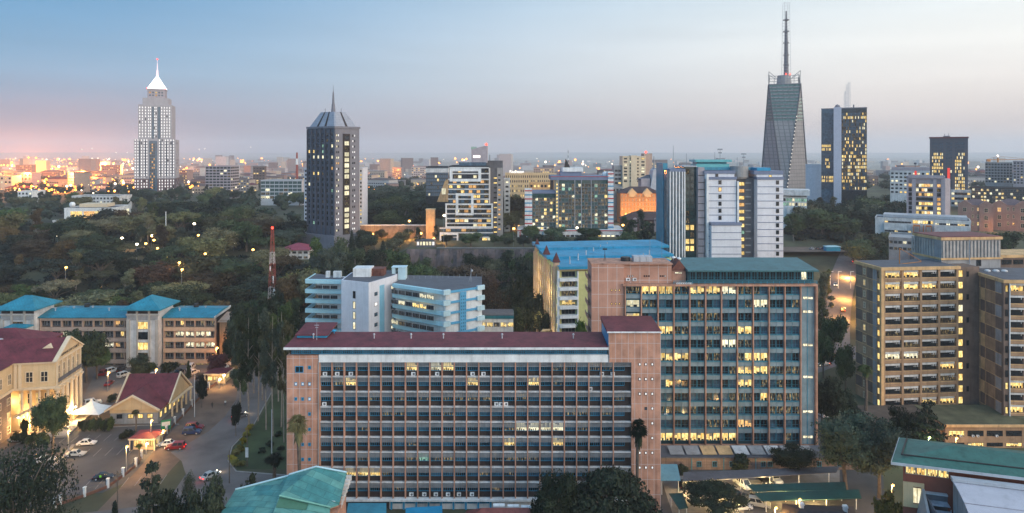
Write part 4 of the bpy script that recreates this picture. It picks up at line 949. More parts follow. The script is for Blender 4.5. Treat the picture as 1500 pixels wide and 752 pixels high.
# ================================================================== H: white panelled tower with glass flanks
d = 325; H = Bld('panelled_tower', 'tower of white panelled slabs with dark blue glass flanks and teal roof deck', 'office tower', (X(979, d), d, 4))
u = lambda p: (p-979)*.325; w = lambda y: Z(y, d)-4; fh = 10.45*.325
bandm = mat('slate_blue_band', (.16, .19, .28), .6, .1); hw = mat('white_panel', (.66, .66, .70), .55, .08)
H.box('glass_wing', blueglass, 0, u(1006), 3.5, 24, 0, w(250)); mb = MB()
for i, px in enumerate((984, 988.5, 993, 997.5, 1002, 1005.5)): mb.box(u(px)-.28, u(px)+.28, 2.9, 3.49, 0, w(252))
H.part('white_fin', mb, white); H.box('wing_head', bandm, u(983), u(1006.5), 3.0, 24, w(252), w(248)); H.box('back_slab', tealp, -.3, u(985), 10, 26, 0, w(240))
H.box('glass_recess', greenglass, u(1006)+.01, u(1025), 6.5, 24, 0, w(245)); H.box('recess_head', greyl, u(1006)+.02, u(1026), 6.2, 24, w(245)+.01, w(243.5))
mb = MB()
for i in range(9): mb.box(u(1008+i*2), u(1008+i*2)+.1, 6.35, 6.49, 0, w(245))
for k in range(14): mb.box(u(1006), u(1025), 6.4, 6.49, w(247+10.45*k)-.1, w(247+10.45*k))
H.part('glazing_bars', mb, mat('dark_bar', (.03, .05, .05), .5, .1))
for k in range(12):
    for i in range(2): H.win(I4, u(1012+i*7), w(256+10.45*k), 1.9, 2.6, 'plain', WARM if k > 7 and rnd.random() < .7 else DIM if rnd.random() < .3 else GRG, -6.33)
H.box('narrow_slab', mauve, u(1025)+.01, u(1034.5), 3, 24, 0, w(245.5)); mb = MB()
for k in range(13): mb.box(u(1025), u(1034.6), 2.9, 2.99, w(258+10.45*k), w(257+10.45*k))
H.part('joint', mb, darkspan)
def slab(a, b, y0, ytop, ybot, wx, name='slab'):
    H.box(name, hw, u(a), u(b), y0, 22, 0 if ybot is None else w(ybot), w(ytop)); H.box('slab_head', bandm, u(a)-.3, u(b)+.3, y0-.35, 22.1, w(ytop)+.005, w(ytop-4))
    mb = MB(); n_ = int((360-ytop)/10.45)+2
    for k in range(n_): mb.box(u(a)-.05, u(b)+.05, y0-.08, y0-.001, w(ytop+10.3+10.45*k)-.2, w(ytop+10.3+10.45*k)+.12)
    H.part('band', mb, bandm)
    for k in range(n_): H.win(I4, u(wx), w(ytop+7+10.45*k), 1.45, 1.9, 'plain', ORNG if (wx, k) in ((1056, 1), (1060.5, 3)) else 0, -(y0-.06) if y0 > 0 else .06)
slab(1037, 1080, 1.5, 263.5, None, 1056); slab(1041, 1084.5, -1.5, 330, None, 1060.5); slab(1110, 1148, .5, 263.5, None, 1139.5)
H.box('slab_cap', hw, u(1034.6), u(1078), 2.2, 21, w(263), w(255)); H.box('cap_head', bandm, u(1034)-.2, u(1079), 1.9, 21.2, w(255)+.01, w(250.5)); H.win(I4, u(1052), w(260), 1.4, 1.7, 'plain', 0, -2.15)
H.box('slab_cap', hw, u(1110), u(1148.5), 1.5, 21, w(263), w(256)); H.box('cap_head', bandm, u(1106), u(1149), 1.2, 21.2, w(256)+.01, w(250.5)); H.box('cap_panel', brightblue, u(1110), u(1130), 1.0, 10, w(250.5)+.01, w(246)); H.win(I4, u(1130), w(262), 1.4, 1.7, 'plain', WARM, -1.45)
H.box('white_edge', white, u(1036), u(1039), 1.0, 10, 0, w(255)); H.box('white_edge', white, u(1081), u(1083.5), .8, 10, w(330), w(266))
H.box('core', greyd, u(1084.6), u(1109.5), 5, 22, 0, w(262)); H.part('drum', MB().tube((u(1090), 7, w(260)), (u(1090), 7, w(244)), 4.3, 4.3, 20).tube((u(1090), 7, w(263)), (u(1090), 7, w(260)), 3.6, 4.3, 20), greyc)
for k in range(13): H.win(I4, u(1091), w(273+10.3*k), 2.9, 1.75, 'two', GRN if k == 7 else ORNG if k < 4 and k % 2 else WARM, -4.94)
for k in range(13): H.box('core_band', greyc, u(1097), u(1105), 4.7, 4.99, w(270+10.3*k), w(268+10.3*k))
H.box('roof_deck', tealp, u(1025), u(1108), 8, 23, w(250), w(246)); H.box('roof_room', mat('aqua_panel', (.12, .40, .42), .5, .1), u(1028), u(1078), 10, 20, w(246)+.01, w(241)); H.box('roof_canopy', mat('aqua_panel', ()), u(1026), u(1081), 9, 21, w(238), w(234.5)); H.box('roof_wall', tealp, u(1030), u(1075), 11, 19, w(241)+.01, w(238))
for px, top in ((995, 213), (1015, 225), (1066, 218), (1058, 223), (1102, 225), (1092, 231), (1000, 236), (1026, 232)):
    mb = MB(); mb.tube((u(px), 12, w(248)), (u(px), 12, w(top)), .16, .08, 6)
    if px in (1066, 1102): mb.box(u(px)-1.2, u(px)+1.2, 11.8, 12.2, w(top+2), w(top)); mb.box(u(px)-.8, u(px)+.8, 11.8, 12.2, w(top+7), w(top+5))
    H.part('aerial', mb, steel)
H.finish()

# ================================================================== left: court house, hall, blue-roofed offices
q0 = (X(82, 182), 182); Q = Bld('court_house', 'cream court building with maroon roof, pediment and tall lit columns', 'court house', (q0[0], q0[1], 0), R(9.5))
# local: u to the left is negative x; gable facade faces +x, depth along +y
zE = 18.8; RW = 14.5
Q.box('wall', cream, -40, -3.0, 3.4, RW-.5, 0, 12.2); Q.box('upper_wall', cream, -40, -.15, 0, RW, 12.2+.01, zE-.01)
Q.part('cornice', MB().box(-40, .35, -.55, RW+.5, zE, zE+.5), creamt); Q.part('string_course', MB().box(-40, .3, -.4, RW+.4, 11.9, 12.5), creamt)
Q.part('roof', MB().ext([(-.9, zE+.52), (RW/2, zE+4.9), (RW+.9, zE+.52), (RW/2, zE+4.6)], -40, -.55), redroof)
mb = MB(); mb.ext([(-.5, zE+.51), (RW/2, zE+4.7), (RW+.5, zE+.51)], -.5, .25); Q.part('pediment', mb, cream)
mb = MB(); mb.ext([(-1.0, zE+.5), (RW/2, zE+5.2), (RW/2, zE+4.7), (-.3, zE+.5)], -.5, .6); mb.ext([(RW+1.0, zE+.5), (RW/2, zE+5.2), (RW/2, zE+4.7), (RW+.3, zE+.5)], -.5, .6); Q.part('pediment_trim', mb, creamt)
fT = Matrix.Rotation(R(90), 4, 'Z')
def text(s, size, T, m, parent, name='lettering', depth=.03):
    c = bpy.data.curves.new(name, 'FONT'); c.body = s; c.size = size; c.extrude = depth; c.align_x = 'CENTER'
    o = bpy.data.objects.new(name, c); COL.objects.link(o); o.matrix_world = T @ Matrix.Rotation(R(90), 4, 'X')
    bpy.context.view_layer.update(); dg = bpy.context.evaluated_depsgraph_get(); me = bpy.data.meshes.new_from_object(o.evaluated_get(dg))
    bpy.data.objects.remove(o); me.materials.clear(); me.materials.append(m)
    n = bpy.data.objects.new(name, me); COL.objects.link(n); n.parent = parent; n.matrix_local = T @ Matrix.Rotation(R(90), 4, 'X'); return n
text('MILIMANI LAW COURTS', 1.0, fT @ Matrix.Translation((RW/2, -.29, zE+1.0)), black, Q.root)
for i in range(6):
    y = .6+i*(RW-1.2)/5
    Q.part('column', MB().tube((.15-0.0, y, .6), (.15, y, 11.4), .52, .45, 14).box(-.5, .8, y-.65, y+.65, 0, .6).box(-.5, .8, y-.62, y+.62, 11.4, 11.9), creamt)
for i in range(5): Q.win(fT, 1.9+i*2.68, 13.4, 1.35, 4.2, 'cream', 0, -.14)
Q.part('balcony_rail', MB().box(.36, .5, .5, RW-.5, 13.3, 14.3), greyd)
for i in range(6): Q.part('pilaster', MB().box(-.1, .2, .3+i*2.7, .8+i*2.7, 12.51, zE-.02), creamt)
for i, x in enumerate((-1.6, -5.2)): Q.win(I4, x-1.2, 13.8, 1.9, 2.9, 'cream', 0)
for x in (-8.6, -9.7): Q.part('pilaster', MB().box(x-.35, x+.35, -.3, -.01, 12.51, zE-.02), creamt)
for i in range(4):
    x = -2.4-i*2.1; Q.part('column', MB().tube((x, 1.0, .5), (x, 1.0, 11.4), .36, .32, 12).box(x-.5, x+.5, .5, 1.5, 0, .5).box(x-.45, x+.45, .55, 1.45, 11.4, 11.89), creamt)
for i in range(4): Q.win(I4, -3.8-i*2.1, 1.2, 1.2, 3.6, 'cream', WARM, -3.38); Q.win(I4, -3.8-i*2.1, 7, 1.2, 3, 'cream', WARM if i % 2 else 0, -3.38)
Q.part('dormer', MB().add([(-5.5, 3.6, zE+2.6), (-1.8, 3.6, zE+2.6), (-3.65, 3.6, zE+3.9), (-3.65, 6.6, zE+3.9)], [(0, 1, 2), (1, 3, 2), (0, 2, 3)]), creamt)
# porch stair hood sloping up along the front
Q.part('stair_hood', MB().ext([(-1.2, 4.0), (-1.2, 4.6), (2.6, 4.6), (2.6, 4.0)], -15, -2) if False else MB().add([(-9.8, -1, 4.6), (-2.2, -1, 8.4), (-2.2, .4, 8.4), (-9.8, .4, 4.6), (-9.8, -1, 5.3), (-2.2, -1, 9.1), (-2.2, .4, 9.1), (-9.8, .4, 5.3)], [(0,3,2,1),(4,5,6,7),(0,1,5,4),(1,2,6,5),(2,3,7,6),(3,0,4,7)]), creamt)
Q.part('terrace', MB().box(-10, 4, -3.5, -.61, 0, .5).box(.81, 4, -.6, RW, 0, .5), paving)
# wing that comes forward at the left
Q.box('wing_wall', stone, -40, -10.6, -22, -.41, 0, 11.8); Q.box('wing_upper_wall', cream, -40, -10.4, -22, -.02, 12.51, zE-.02); Q.part('wing_course', MB().box(-40, -10.1, -22, -.41, 11.81, 12.5), creamt)
Q.part('wing_roof', MB().add([(-40, -22, zE+.5), (-9.7, -22, zE+.5), (-9.7, -.9, zE+.54), (-40, -.9, zE+.54), (-24, -22, zE+4.6), (-24, 5.5, zE+4.3), (-10.5, 1.0, zE+1.2)], [(1, 2, 5, 4), (0, 4, 5, 3), (0, 1, 4)]), redroof)
wT = Matrix.Translation((-10.4, -22, 0)) @ Matrix.Rotation(R(90), 4, 'Z')
for i in range(5):
    Q.win(wT, 3.5+i*4.2, 13.9, 1.6, 2.9, 'cream', 0)
    for k in range(3): Q.win(Matrix.Translation((-.2, 0, 0)) @ wT, 3.5+i*4.2, 1.2+k*3.7, 1.5, 2.0, 'cream', WARM if rnd.random() < .25 else 0)
# rear cross wing with its own red roof
Q.box('rear_wall', cream, -46, -14, RW+.01, RW+18, 0, zE-.8); Q.part('rear_roof', MB().hip(-47, -13, RW+1, RW+19, zE-.4, 4.4, .4), redroof)
Q.part('roof_duct', MB().tube((-28, 8, zE+4.4), (-17, 8, zE+4.6), .5), greyl)
Q.finish()
def glow(x, y, z, e, col=(1, .62, .22), r=.3, name='lamp_glow', parent=None):
    l = bpy.data.lights.new(name, 'POINT'); l.energy = e; l.color = col; l.shadow_soft_size = r
    o = bpy.data.objects.new(name, l); COL.objects.link(o); o.location = (x, y, z)
    if parent: o.parent = parent
    return o
# clusters of globe lamps on the court terrace
def globes(label, px, py, n=3, hgt=3.6):
    x, y = G(px, py); r = empty('globe_lamp', label, 'lamp', (x, y, .5), 0, 'globe lamps on the court terrace')
    MB().tube((0, 0, 0), (0, 0, hgt), .09, .06).tube((-.7, 0, hgt-.3), (.7, 0, hgt-.3), .04).build('post', steel, r)
    for i in range(n): MB().ball((-.7+1.4*i/max(1, n-1), 0, hgt), .24).build('globe', bulb_w, r)
    glow(0, -.6, hgt, 900, (1, .66, .28), .3, parent=r)
globes('triple globe lamp under the court portico columns', 44, 629, 3); globes('globe lamp by the small round shrub before the court', 30, 634, 2); globes('triple globe lamp right of the round tree at the court', 101, 622, 3); globes('twin globe lamp at the foot of the gable columns', 107, 618, 2)
q = Q.M @ Vector((-7, .9, 2.0)); glow(q.x, q.y-1.2, 3, 2600, (1, .62, .24), .6, 'portico_light'); q = Q.M @ Vector((1.9, 6, 1.2)); glow(q.x+1, q.y, 2, 2600, (1, .62, .24), .6, 'portico_light')
q = Q.M @ Vector((-12, 2.2, 8)); glow(q.x, q.y, q.z, 700, (1, .62, .24), .6, 'portico_light')

# red roofed hall
h0 = G(157, 623, 0); Hh = Bld('hall', 'low cream hall with steep maroon roof and front gable beside the car park', 'hall', (h0[0], h0[1], 0), R(3))
hu = 13.6
Hh.box('wall', greyc, .5, hu-.3, .6, 17.5, 0, 3.0); Hh.box('upper_wall', cream, .4, hu-.2, .5, 17.6, 3.01, 4.3)
def gab(z_in, y0, y1, m, name, t=.3):
    mb = MB(); vs = []
    for y in (y0, y1):
        vs += [(-.6, y, 4.1), (hu/2, y, z_in), (hu+.6, y, 4.1), (hu+.6, y, 4.1-t), (hu/2, y, z_in-t), (-.6, y, 4.1-t)]
    mb.add(vs, [(0, 1, 7, 6), (1, 2, 8, 7), (5, 11, 10, 4), (4, 10, 9, 3), (0, 5, 4, 1), (1, 4, 3, 2), (6, 7, 10, 11), (7, 8, 9, 10), (2, 3, 9, 8), (0, 6, 11, 5)]); Hh.part(name, mb, m)
gab(8.2, .0, 9, redroof, 'roof'); gab(8.26, -.5, -.01, creamt, 'verge_board', .55)
mb = MB(); mb.add([(.2, .45, 4.0), (hu-.2, .45, 4.0), (hu/2, .45, 7.9), (.2, .1, 4.0), (hu-.2, .1, 4.0), (hu/2, .1, 7.9)], [(0, 1, 2), (3, 5, 4), (3, 4, 1, 0), (4, 5, 2, 1), (5, 3, 0, 2)]); Hh.part('gable', mb, cream)
mx0, mx1, my0, my1, mr = .4, 14.6, 4.6, 18.6, 11.4
Hh.part('main_roof', MB().add([(mx0, my0, 4.4), (mx1, my0, 4.4), (mx1, my1, 4.4), (mx0, my1, 4.4), (mx0, mr, 10.4), (mx1, mr, 10.4), (mx0, my0, 4.1), (mx1, my0, 4.1), (mx1, my1, 4.1), (mx0, my1, 4.1)], [(0,1,5,4),(2,3,4,5),(3,0,4),(1,2,5),(0,6,7,1),(1,7,8,2),(2,8,9,3),(3,9,6,0),(9,8,7,6)]), redroof)
Hh.part('gable', MB().add([(14.66, my0+.2, 4.2), (14.66, my1-.2, 4.2), (14.66, mr, 10.0), (14.3, my0+.2, 4.2), (14.3, my1-.2, 4.2), (14.3, mr, 10.0)], [(0, 1, 2), (3, 5, 4), (3, 4, 1, 0), (4, 5, 2, 1), (5, 3, 0, 2)]), cream)
for xa in (-.02, 14.67):
    for ya in (my0-.3, my1+.3):
        Hh.part('verge_board', MB().add([(xa, ya, 4.0), (xa+.4, ya, 4.0), (xa+.4, mr, 10.3), (xa, mr, 10.3), (xa, ya, 4.55), (xa+.4, ya, 4.55), (xa+.4, mr, 10.85), (xa, mr, 10.85)], [(0,1,2,3),(7,6,5,4),(0,4,5,1),(1,5,6,2),(2,6,7,3),(3,7,4,0)]), creamt)
for i, x in enumerate((3.0, 6.0, 8.6, 11.2)): Hh.win(I4, x, 1.5, 1.5, 1.2, 'two', WARM if i else 0, -.58)
hs_ = Matrix.Translation((hu-.28, .6, 0)) @ Matrix.Rotation(R(90), 4, 'Z')
for i in range(6): Hh.win(hs_, 1.6+i*2.8, 1.1, 1.4, 1.7, 'two', WARM)
for i in range(5): Hh.part('porch_column', MB().box(14.9, 15.3, 5.2+i*3.1, 5.6+i*3.1, 0, 4.1), creamt)
Hh.part('porch_roof', MB().box(13.42, 15.6, 4.7, 18.5, 3.9, 4.08), creamt)
Hh.finish()
# white event tent
t0 = G(134, 613); tb = empty('tent', 'white peaked event tent between the court and the hall', 'tent', (t0[0], t0[1], 0), R(-4))
mb = MB(); 
vs = [(-4.5, -3.4, 2.4), (4.5, -3.4, 2.4), (4.5, 3.4, 2.4), (-4.5, 3.4, 2.4)]
rings = []
for t_ in np.linspace(0, 1, 6):
    s_ = (1-t_)**1.6; rings.append([(x*s_+.02*x, y*s_+.02*y, 2.4+3.0*(t_**1.15)) for x, y in ((-4.5,-3.4),(0,-3.5),(4.5,-3.4),(4.6,0),(4.5,3.4),(0,3.5),(-4.5,3.4),(-4.6,0))])
vs = [p for r_ in rings for p in r_]; fs = [(j*8+i, j*8+(i+1)%8, (j+1)*8+(i+1)%8, (j+1)*8+i) for j in range(5) for i in range(8)]+[tuple(range(40, 48))]
mb.add(vs, fs); mb.build('canopy', mat('tent_white', (.78, .78, .76), .7, .06), tb)
for x, y in ((-4.4, -3.3), (4.4, -3.3), (4.4, 3.3), (-4.4, 3.3)): MB().tube((x, y, 0), (x, y, 2.4), .05).build('post', white, tb)
# blue roofed office row
d = 240; S = Bld('office_row', 'four storey cream office row with blue roofs and two stair towers', 'office building', (X(-60, d), d, 0))
u = lambda p: (p+60)*.24; w = lambda y: Z(y, d); pinkc = mat('pinkish_cream', (.46, .32, .25), .8, .12)
def row(a, b, pan, lits):
    S.box('wall', darkspan, u(a), u(b), .9, 12, 0, w(468)); n = max(3, int((b-a)/7.5))
    for k in range(5):
        y = 468+15.8*k
        S.part('balcony_band', MB().box(u(a), u(b), -.3, .89, w(y+1.5), w(y-4.5)) if k == 0 else MB().box(u(a), u(b), -.3, .89, w(y+1), w(y-4.2)), pan)
        if k < 5:
            S.grid(I4, rng(u(a), u(b), n), [w(y+10)], (u(b)-u(a))/n-.15, 1.75, 'curtain', p=0, fixed={(0, c): (lits.get((k, c), 0 if rnd.random() < .6 else DIM)) for c in range(n)}, dep=-.88)
    mb = MB()
    for i in range(n//2+1): x_ = u(a)+i*2*(u(b)-u(a))/n; mb.box(x_-.12, x_+.12, -.1, .87, 0, w(468))
    S.part('post', mb, pinkc)
    S.part('roof', MB().ext([(-1.0, w(464)), (-1.0, w(464)-.3), (12.6, w(464)+.3), (12.6, w(464)+1.0), (6, w(464)+1.6)], u(a)-.2, u(b)+.3), mat('turquoise_roof', (.025, .21, .29), .5, .28, .25, grid=(1.1, None, (.02, .16, .23), .13)))
row(-60, 8, pinkc, {(1, 8): PALE})
row(59, 190, pinkc, {(1, 4): PALE, (1, 5): PALE, (1, 15): WARM, (2, 12): PALE, (2, 13): PALE, (2, 14): ORNG, (2, 16): ORNG, (0, 14): ORNG, (3, 15): DIM})
row(240, 315, mat('pale_peach', ()), {**{(1, c): PALE for c in range(2, 9)}, **{(2, c): PALE for c in range(4, 10)}, **{(4, c): WARM for c in range(10)}, (0, 3): WARM, (0, 7): DIM})
def stair_tower(a, b):
    S.box('tower_wall', offwhite, u(a), u(b), -2.2, 8, 0, w(453.5)); ua, ub = u(a), u(b)
    S.part('tower_face', MB().box(ua-.01, ua+1.1, -2.6, -2.21, 0, w(466)).box(ub-1.1, ub+.01, -2.6, -2.21, 0, w(466)).box(ua+.3*(ub-ua), ua+.36*(ub-ua), -2.6, -2.21, 0, w(450)).box(ua+.68*(ub-ua), ua+.74*(ub-ua), -2.6, -2.21, 0, w(450)).box(ua, ub, -2.5, -2.21, w(460)-.2, w(459)), mat('pale_stone', (.42, .38, .34), .85, .15))
    S.part('louvre', MB().box(ua+.2, ub-.2, -2.4, -2.21, w(467), w(460.5)), greyc)
    S.part('open_floor', MB().box(ua+.2, ub-.2, -2.3, -2.21, w(457.5), w(452)), darkspan)
    S.part('parapet', MB().box(ua-.2, ub+.2, -2.5, 8.2, w(459.5), w(457.8)), offwhite)
    for x, y in ((ua+.3, -2), (ub-.3, -2), (ua+.3, 7.6), (ub-.3, 7.6), ((ua+ub)/2, -2)): S.part('roof_post', MB().box(x-.2, x+.2, y-.2, y+.2, w(453.6), w(450)), offwhite)
    S.part('tower_roof', MB().hip(ua-1.4, ub+1.6, -4.2, 10.2, w(450), 3.6, .4, ridge=6.2), mat('turquoise_roof', ()))
    for k in range(4): S.win(I4, (ua+ub)/2+.2, w(477+15*k+3), 4.2, 2.6, 'two', (DIM, 0, WARM, 0)[k] if a < 100 else (WARM, 0, WARM, DIM)[k], 2.25)
stair_tower(8, 57); stair_tower(191, 237)
S.part('end_wing', MB().box(u(318), u(343), 2, 9, 0, w(472)), brown); S.part('end_wing_roof', MB().ext([(1.4, w(474)), (1.4, w(473)), (9.5, w(466)), (9.5, w(467))], u(316), u(344.5)), pinkc)
S.part('end_gable', MB().ext([(-1.2, w(466)), (-1.2, w(463)), (12.6, w(464)+1.2), (12.6, w(464)+.3)], u(315.4), u(316.6)), offwhite)
S.part('porch_roof', MB().hip(u(25), u(58), -6.5, -2.7, w(473), .8, .3), mat('turquoise_roof', ())); S.part('porch', MB().box(u(26), u(57), -6, -2.7, 0, w(474.5)), offwhite)
for px in (70, 92, 118, 150, 178, 255, 288): S.part('roof_vent', MB().tube((u(px), 4+px % 5, w(464)+.4), (u(px), 4+px % 5, w(464)+2.0), .22, .2, 8).box(u(px)-.35, u(px)+.35, 3.65+px % 5, 4.35+px % 5, w(464)+2.0, w(464)+2.15), greyl)
for px in (104, 270): S.part('water_tank', MB().tube((u(px), 9, w(464)+.6), (u(px), 9, w(464)+2.6), .9, .85, 12), black)
S.finish()
# gate houses
def gatehouse(label, px, py, wd, dp, hh, lit=True, rz=0):
    x, y = G(px, py); b = Bld('gatehouse', label, 'gatehouse', (x, y, 0), rz)
    b.box('wall', cream, -wd/2, wd/2, 0, dp, 0, hh); b.part('roof', MB().hip(-wd/2-.8, wd/2+.8, -.8, dp+.8, hh+.35, .5, .35), redroof)
    b.part('fascia', MB().box(-wd/2-.85, wd/2+.85, -.86, -.81, hh, hh+.4).box(wd/2+.81, wd/2+.86, -.85, dp+.85, hh, hh+.4), creamt)
    for i in range(3): b.win(I4, -wd/2+wd*(i+.5)/3, .9, wd/3-.4, 1.5, 'two', WARM if lit else 0)
    b.win(Matrix.Translation((wd/2, 0, 0)) @ Matrix.Rotation(R(90), 4, 'Z'), dp/2, .9, dp*.5, 1.5, 'two', WARM)
    for s in (-1, 1): b.part('porch_post', MB().box(s*(wd/2+.5)-.12, s*(wd/2+.5)+.12, -.7, -.46, 0, hh), creamt)
    b.finish(); glow(0, -1.3, 2.3, 130, (1, .6, .24), .15, parent=b.root); return b
gatehouse('small cream gatehouse with red roof where cars leave the car park', 210, 659, 5.2, 4.2, 2.7)
gatehouse('small cream kiosk with red roof at the far end of the street fence', 316, 562, 5.5, 5, 3.0)
# ================================================================== middle distance
def rect2(pl, dl, pr, dr):
    p, q = (X(pl, dl), dl), (X(pr, dr), dr); return p, math.atan2(q[1]-p[1], q[0]-p[0]), math.hypot(q[0]-p[0], q[1]-p[1])
def facing(pl, pr, d, turn=1.0):
    """plan of a front seen square on: origin, turn, width"""
    a = -math.atan(((pl+pr)/2-750)/FPX)*turn; x = X(pl, d); k = (pr-750)/FPX
    t = (k*d-x)/(math.cos(a)-k*math.sin(a)); return (x, d), a, t
def blk(name, label, cat, pl, pr, yt, d, dep, wallm, nx_, ny_, ybot, sty='plain', p=.2, lits=(WARM, PALE), dark=0, dr=None, roofm=None, fill=(.62, .55), side=None, group=None, dim=.1, par=.8, cap=100, base=None):
    o, a, W = facing(pl, pr, d) if (pl > 1145 and dr is None) else rect2(pl, d, pr, dr or d); zb = min(ground_z(*o), ground_z(o[0], o[1]+dep))-2 if base is None else base
    b = Bld(name, label, cat, (o[0], o[1], zb), a, group); H_ = Z(yt, d)-zb; b.W, b.H, b.zb, b.d, b.s = W, H_, zb, d, W/(pr-pl)
    b.box('wall', wallm, 0, W, 0, dep, 0, H_-par); b.part('roof', MB().box(.25, W-.25, .25, dep-.25, H_-par+.004, H_-par+.1), roofm or greyd)
    mb = MB(); mb.box(-.15, W+.15, -.15, .25, H_-par, H_); mb.box(-.15, .25, .26, dep, H_-par, H_); mb.box(W-.25, W+.15, .26, dep, H_-par, H_); mb.box(.26, W-.26, dep-.25, dep+.1, H_-par, H_); b.part('parapet', mb, wallm)
    z0 = Z(ybot, d)-zb; dz = (H_-par-z0)/ny_
    if nx_: b.grid(I4, rng(0, W, nx_), [z0+dz*k+dz*(1-fill[1])*.5 for k in range(ny_)], W/nx_*fill[0], dz*fill[1], sty, p, lits, dark, dim)
    for sd, n in (side or {}).items():
        T = Matrix.Translation((W, 0, 0)) @ Matrix.Rotation(R(90), 4, 'Z') if sd == 'R' else Matrix.Translation((0, dep, 0)) @ Matrix.Rotation(R(-90), 4, 'Z')
        b.grid(T, rng(0, dep, n), [z0+dz*k+dz*(1-fill[1])*.5 for k in range(ny_)], dep/n*fill[0], dz*fill[1], sty, p, lits, dark, dim)
    b.dz, b.z0, b.cap = dz, z0, cap
    return b
# ---- I: glass headquarters with red and blue striped edges
I_ = blk('glass_headquarters', 'glass office block with red and blue striped white edges and podium', 'office block', 818, 890, 262, 450, 26, greenglass, 0, 16, 335)
w = lambda y: Z(y, 450)-I_.zb; u = lambda p: (p-818)*.45
I_.grid(I4, rng(0, I_.W, 15), [w(269+5.4*(k+1)) for k in range(12)], I_.W/15-.25, 2.25, 'curtain', .09, (PALE, WARM, GRN), GRG, .6)
mb = MB()
for i in (0, 5, 7, 10): mb.box(i*I_.W/15-.3, i*I_.W/15+.3, -.6, -.01, w(335), w(264))
I_.part('mullion', mb, steel); I_.box('head_band', mat('slate_blue_band', ()), -5, u(893), -.5, 26, w(264), w(259.5)); I_.part('red_line', MB().box(-5, u(893), -.65, -.51, w(258.6)-.3, w(258.6)), redp); I_.box('head_top', mat('slate_blue_band', ()), -5, u(893), -.49, 26, w(259.5)+.01, w(258))
I_.box('lit_stair', creamt, u(814.5), u(818)-.02, .5, 20, w(335), w(264)); I_.grid(I4, [u(816)], [w(272+5.2*k) for k in range(12)], 1.1, 1.3, 'plain', 1, (WARM,), dep=-.48)
I_.box('low_glass', greenglass, u(780), u(814.5)-.01, 2, 24, w(333), w(284)); I_.grid(I4, rng(u(780), u(814), 8), [w(290+5.2*(k+1)) for k in range(8)], 1.75, 2.15, 'curtain', .16, (PALE, WARM), GRG, .6, dep=-1.98)
I_.box('low_head', mat('slate_blue_band', ()), u(779), u(815), 1.6, 24, w(284), w(281)); I_.box('lobby', white, u(779), u(890), .2, 20, w(340), w(333)-.01); I_.grid(I4, rng(u(782), u(888), 22), [w(338)], 1.7, 2.2, 'two', .55, (WARM, PALE), 0, dep=-.18)
def stripe_edge(a, b, yt, yb, y0):
    I_.box('striped_edge', white, u(a), u(b), y0, y0+8, w(yb), w(yt)); mr_, mb_ = MB(), MB(); n = int((yb-yt)/6)
    for k in range(n):
        (mr_ if k % 2 == 0 else mb_).box(u(a)-.1, u(b)+.1, y0-.25, y0-.01, w(yt+2+6*k)-.75, w(yt+2+6*k))
    I_.part('red_stripe', mr_, redp)['kind'] = 'stuff'; I_.part('blue_stripe', mb_, brightblue)['kind'] = 'stuff'
stripe_edge(769, 779.5, 277, 335, 1); stripe_edge(890.5, 898.5, 252, 337, -.6)
I_.box('podium', white, u(758), u(914), -6, 24, w(362), w(336))
for k in range(3):
    I_.grid(I4, rng(u(760), u(805), 8), [w(345.5+6.2*k)], 2.1, 1.1, 'plain', .15, (PALE,), BLU, dep=6.02); I_.grid(I4, rng(u(808), u(912), 16), [w(345.5+6.2*k)], 2.3, 1.2, 'plain', .35, (WARM, PALE), 0, .2, dep=6.02)
mr_ = MB(); mr_.box(u(757.9), u(914.1), -6.2, -6.01, w(337.3), w(336)); 
for px in (761, 783, 805): mr_.box(u(px), u(px)+.6, -6.25, -6.01, w(355), w(338))
I_.part('red_stripe', mr_, redp); mb_ = MB()
for px in (772, 794): mb_.box(u(px), u(px)+.6, -6.25, -6.01, w(355), w(338))
I_.part('blue_stripe', mb_, brightblue)
I_.box('penthouse', mat('slate_blue_band', ()), u(822), u(853), 5, 20, w(258)+.01, w(252)); I_.box('penthouse_top', white, u(825), u(855), 4, 19, w(252)+.01, w(246)); I_.part('roof_sail', MB().add([(u(829), 8, w(246)), (u(837), 8, w(246)), (u(830.5), 8, w(233.5)), (u(829), 14, w(246)), (u(837), 14, w(246)), (u(830.5), 14, w(233.5))], [(0, 1, 2), (3, 5, 4), (0, 3, 4, 1), (1, 4, 5, 2), (2, 5, 3, 0)]), darkspan)
mb = MB()
for k in range(8): mb.tube((u(834), 10, w(246-k*3.6)), (u(834), 10, w(246-(k+1)*3.6)), .35-.03*k, n=6, m=k % 2)
I_.part('spire', mb, [greyd, white]); I_.part('satellite_dish', MB().ball((u(888), 6, w(256)), 2, 10), white); I_.finish()
# ---- J: stepped white and dark glass tower
J = blk('stepped_tower', 'stepped office tower of white frames and dark glass with slanted grey top', 'office tower', 658, 716, 243, 430, 26, darkglass, 0, 20, 352)
w = lambda y: Z(y, 430)-J.zb; u = lambda p: (p-658)*.43
sheets = [(659, 716, 245, 262), (657, 716, 262, 298), (653, 720, 298, 333), (645, 722, 333, 366)]
for si, (a, b, yt, yb) in enumerate(sheets):
    J.box('tier', darkglass, u(a), u(b), -.6-.5*si, .5, w(yb), w(yt)); n = max(1, int((yb-yt)/6.6))
    for k in range(n):
        y = yt+(yb-yt)*k/n; J.part('floor_band', MB().box(u(a)-.2, u(b)+.2, -1.1-.5*si, -.61-.5*si, w(y+1.8), w(y)), offwhite)
        J.grid(I4, rng(u(a)+.3, u(b)-.3, 10), [w(yt+(yb-yt)*(k+1)/n)+.3], (u(b)-u(a))/10-.2, 1.9, 'plain', .30, (WARM, PALE, ORNG), BLU if si % 2 else 0, .25, dep=.62+.5*si)
mb = MB()
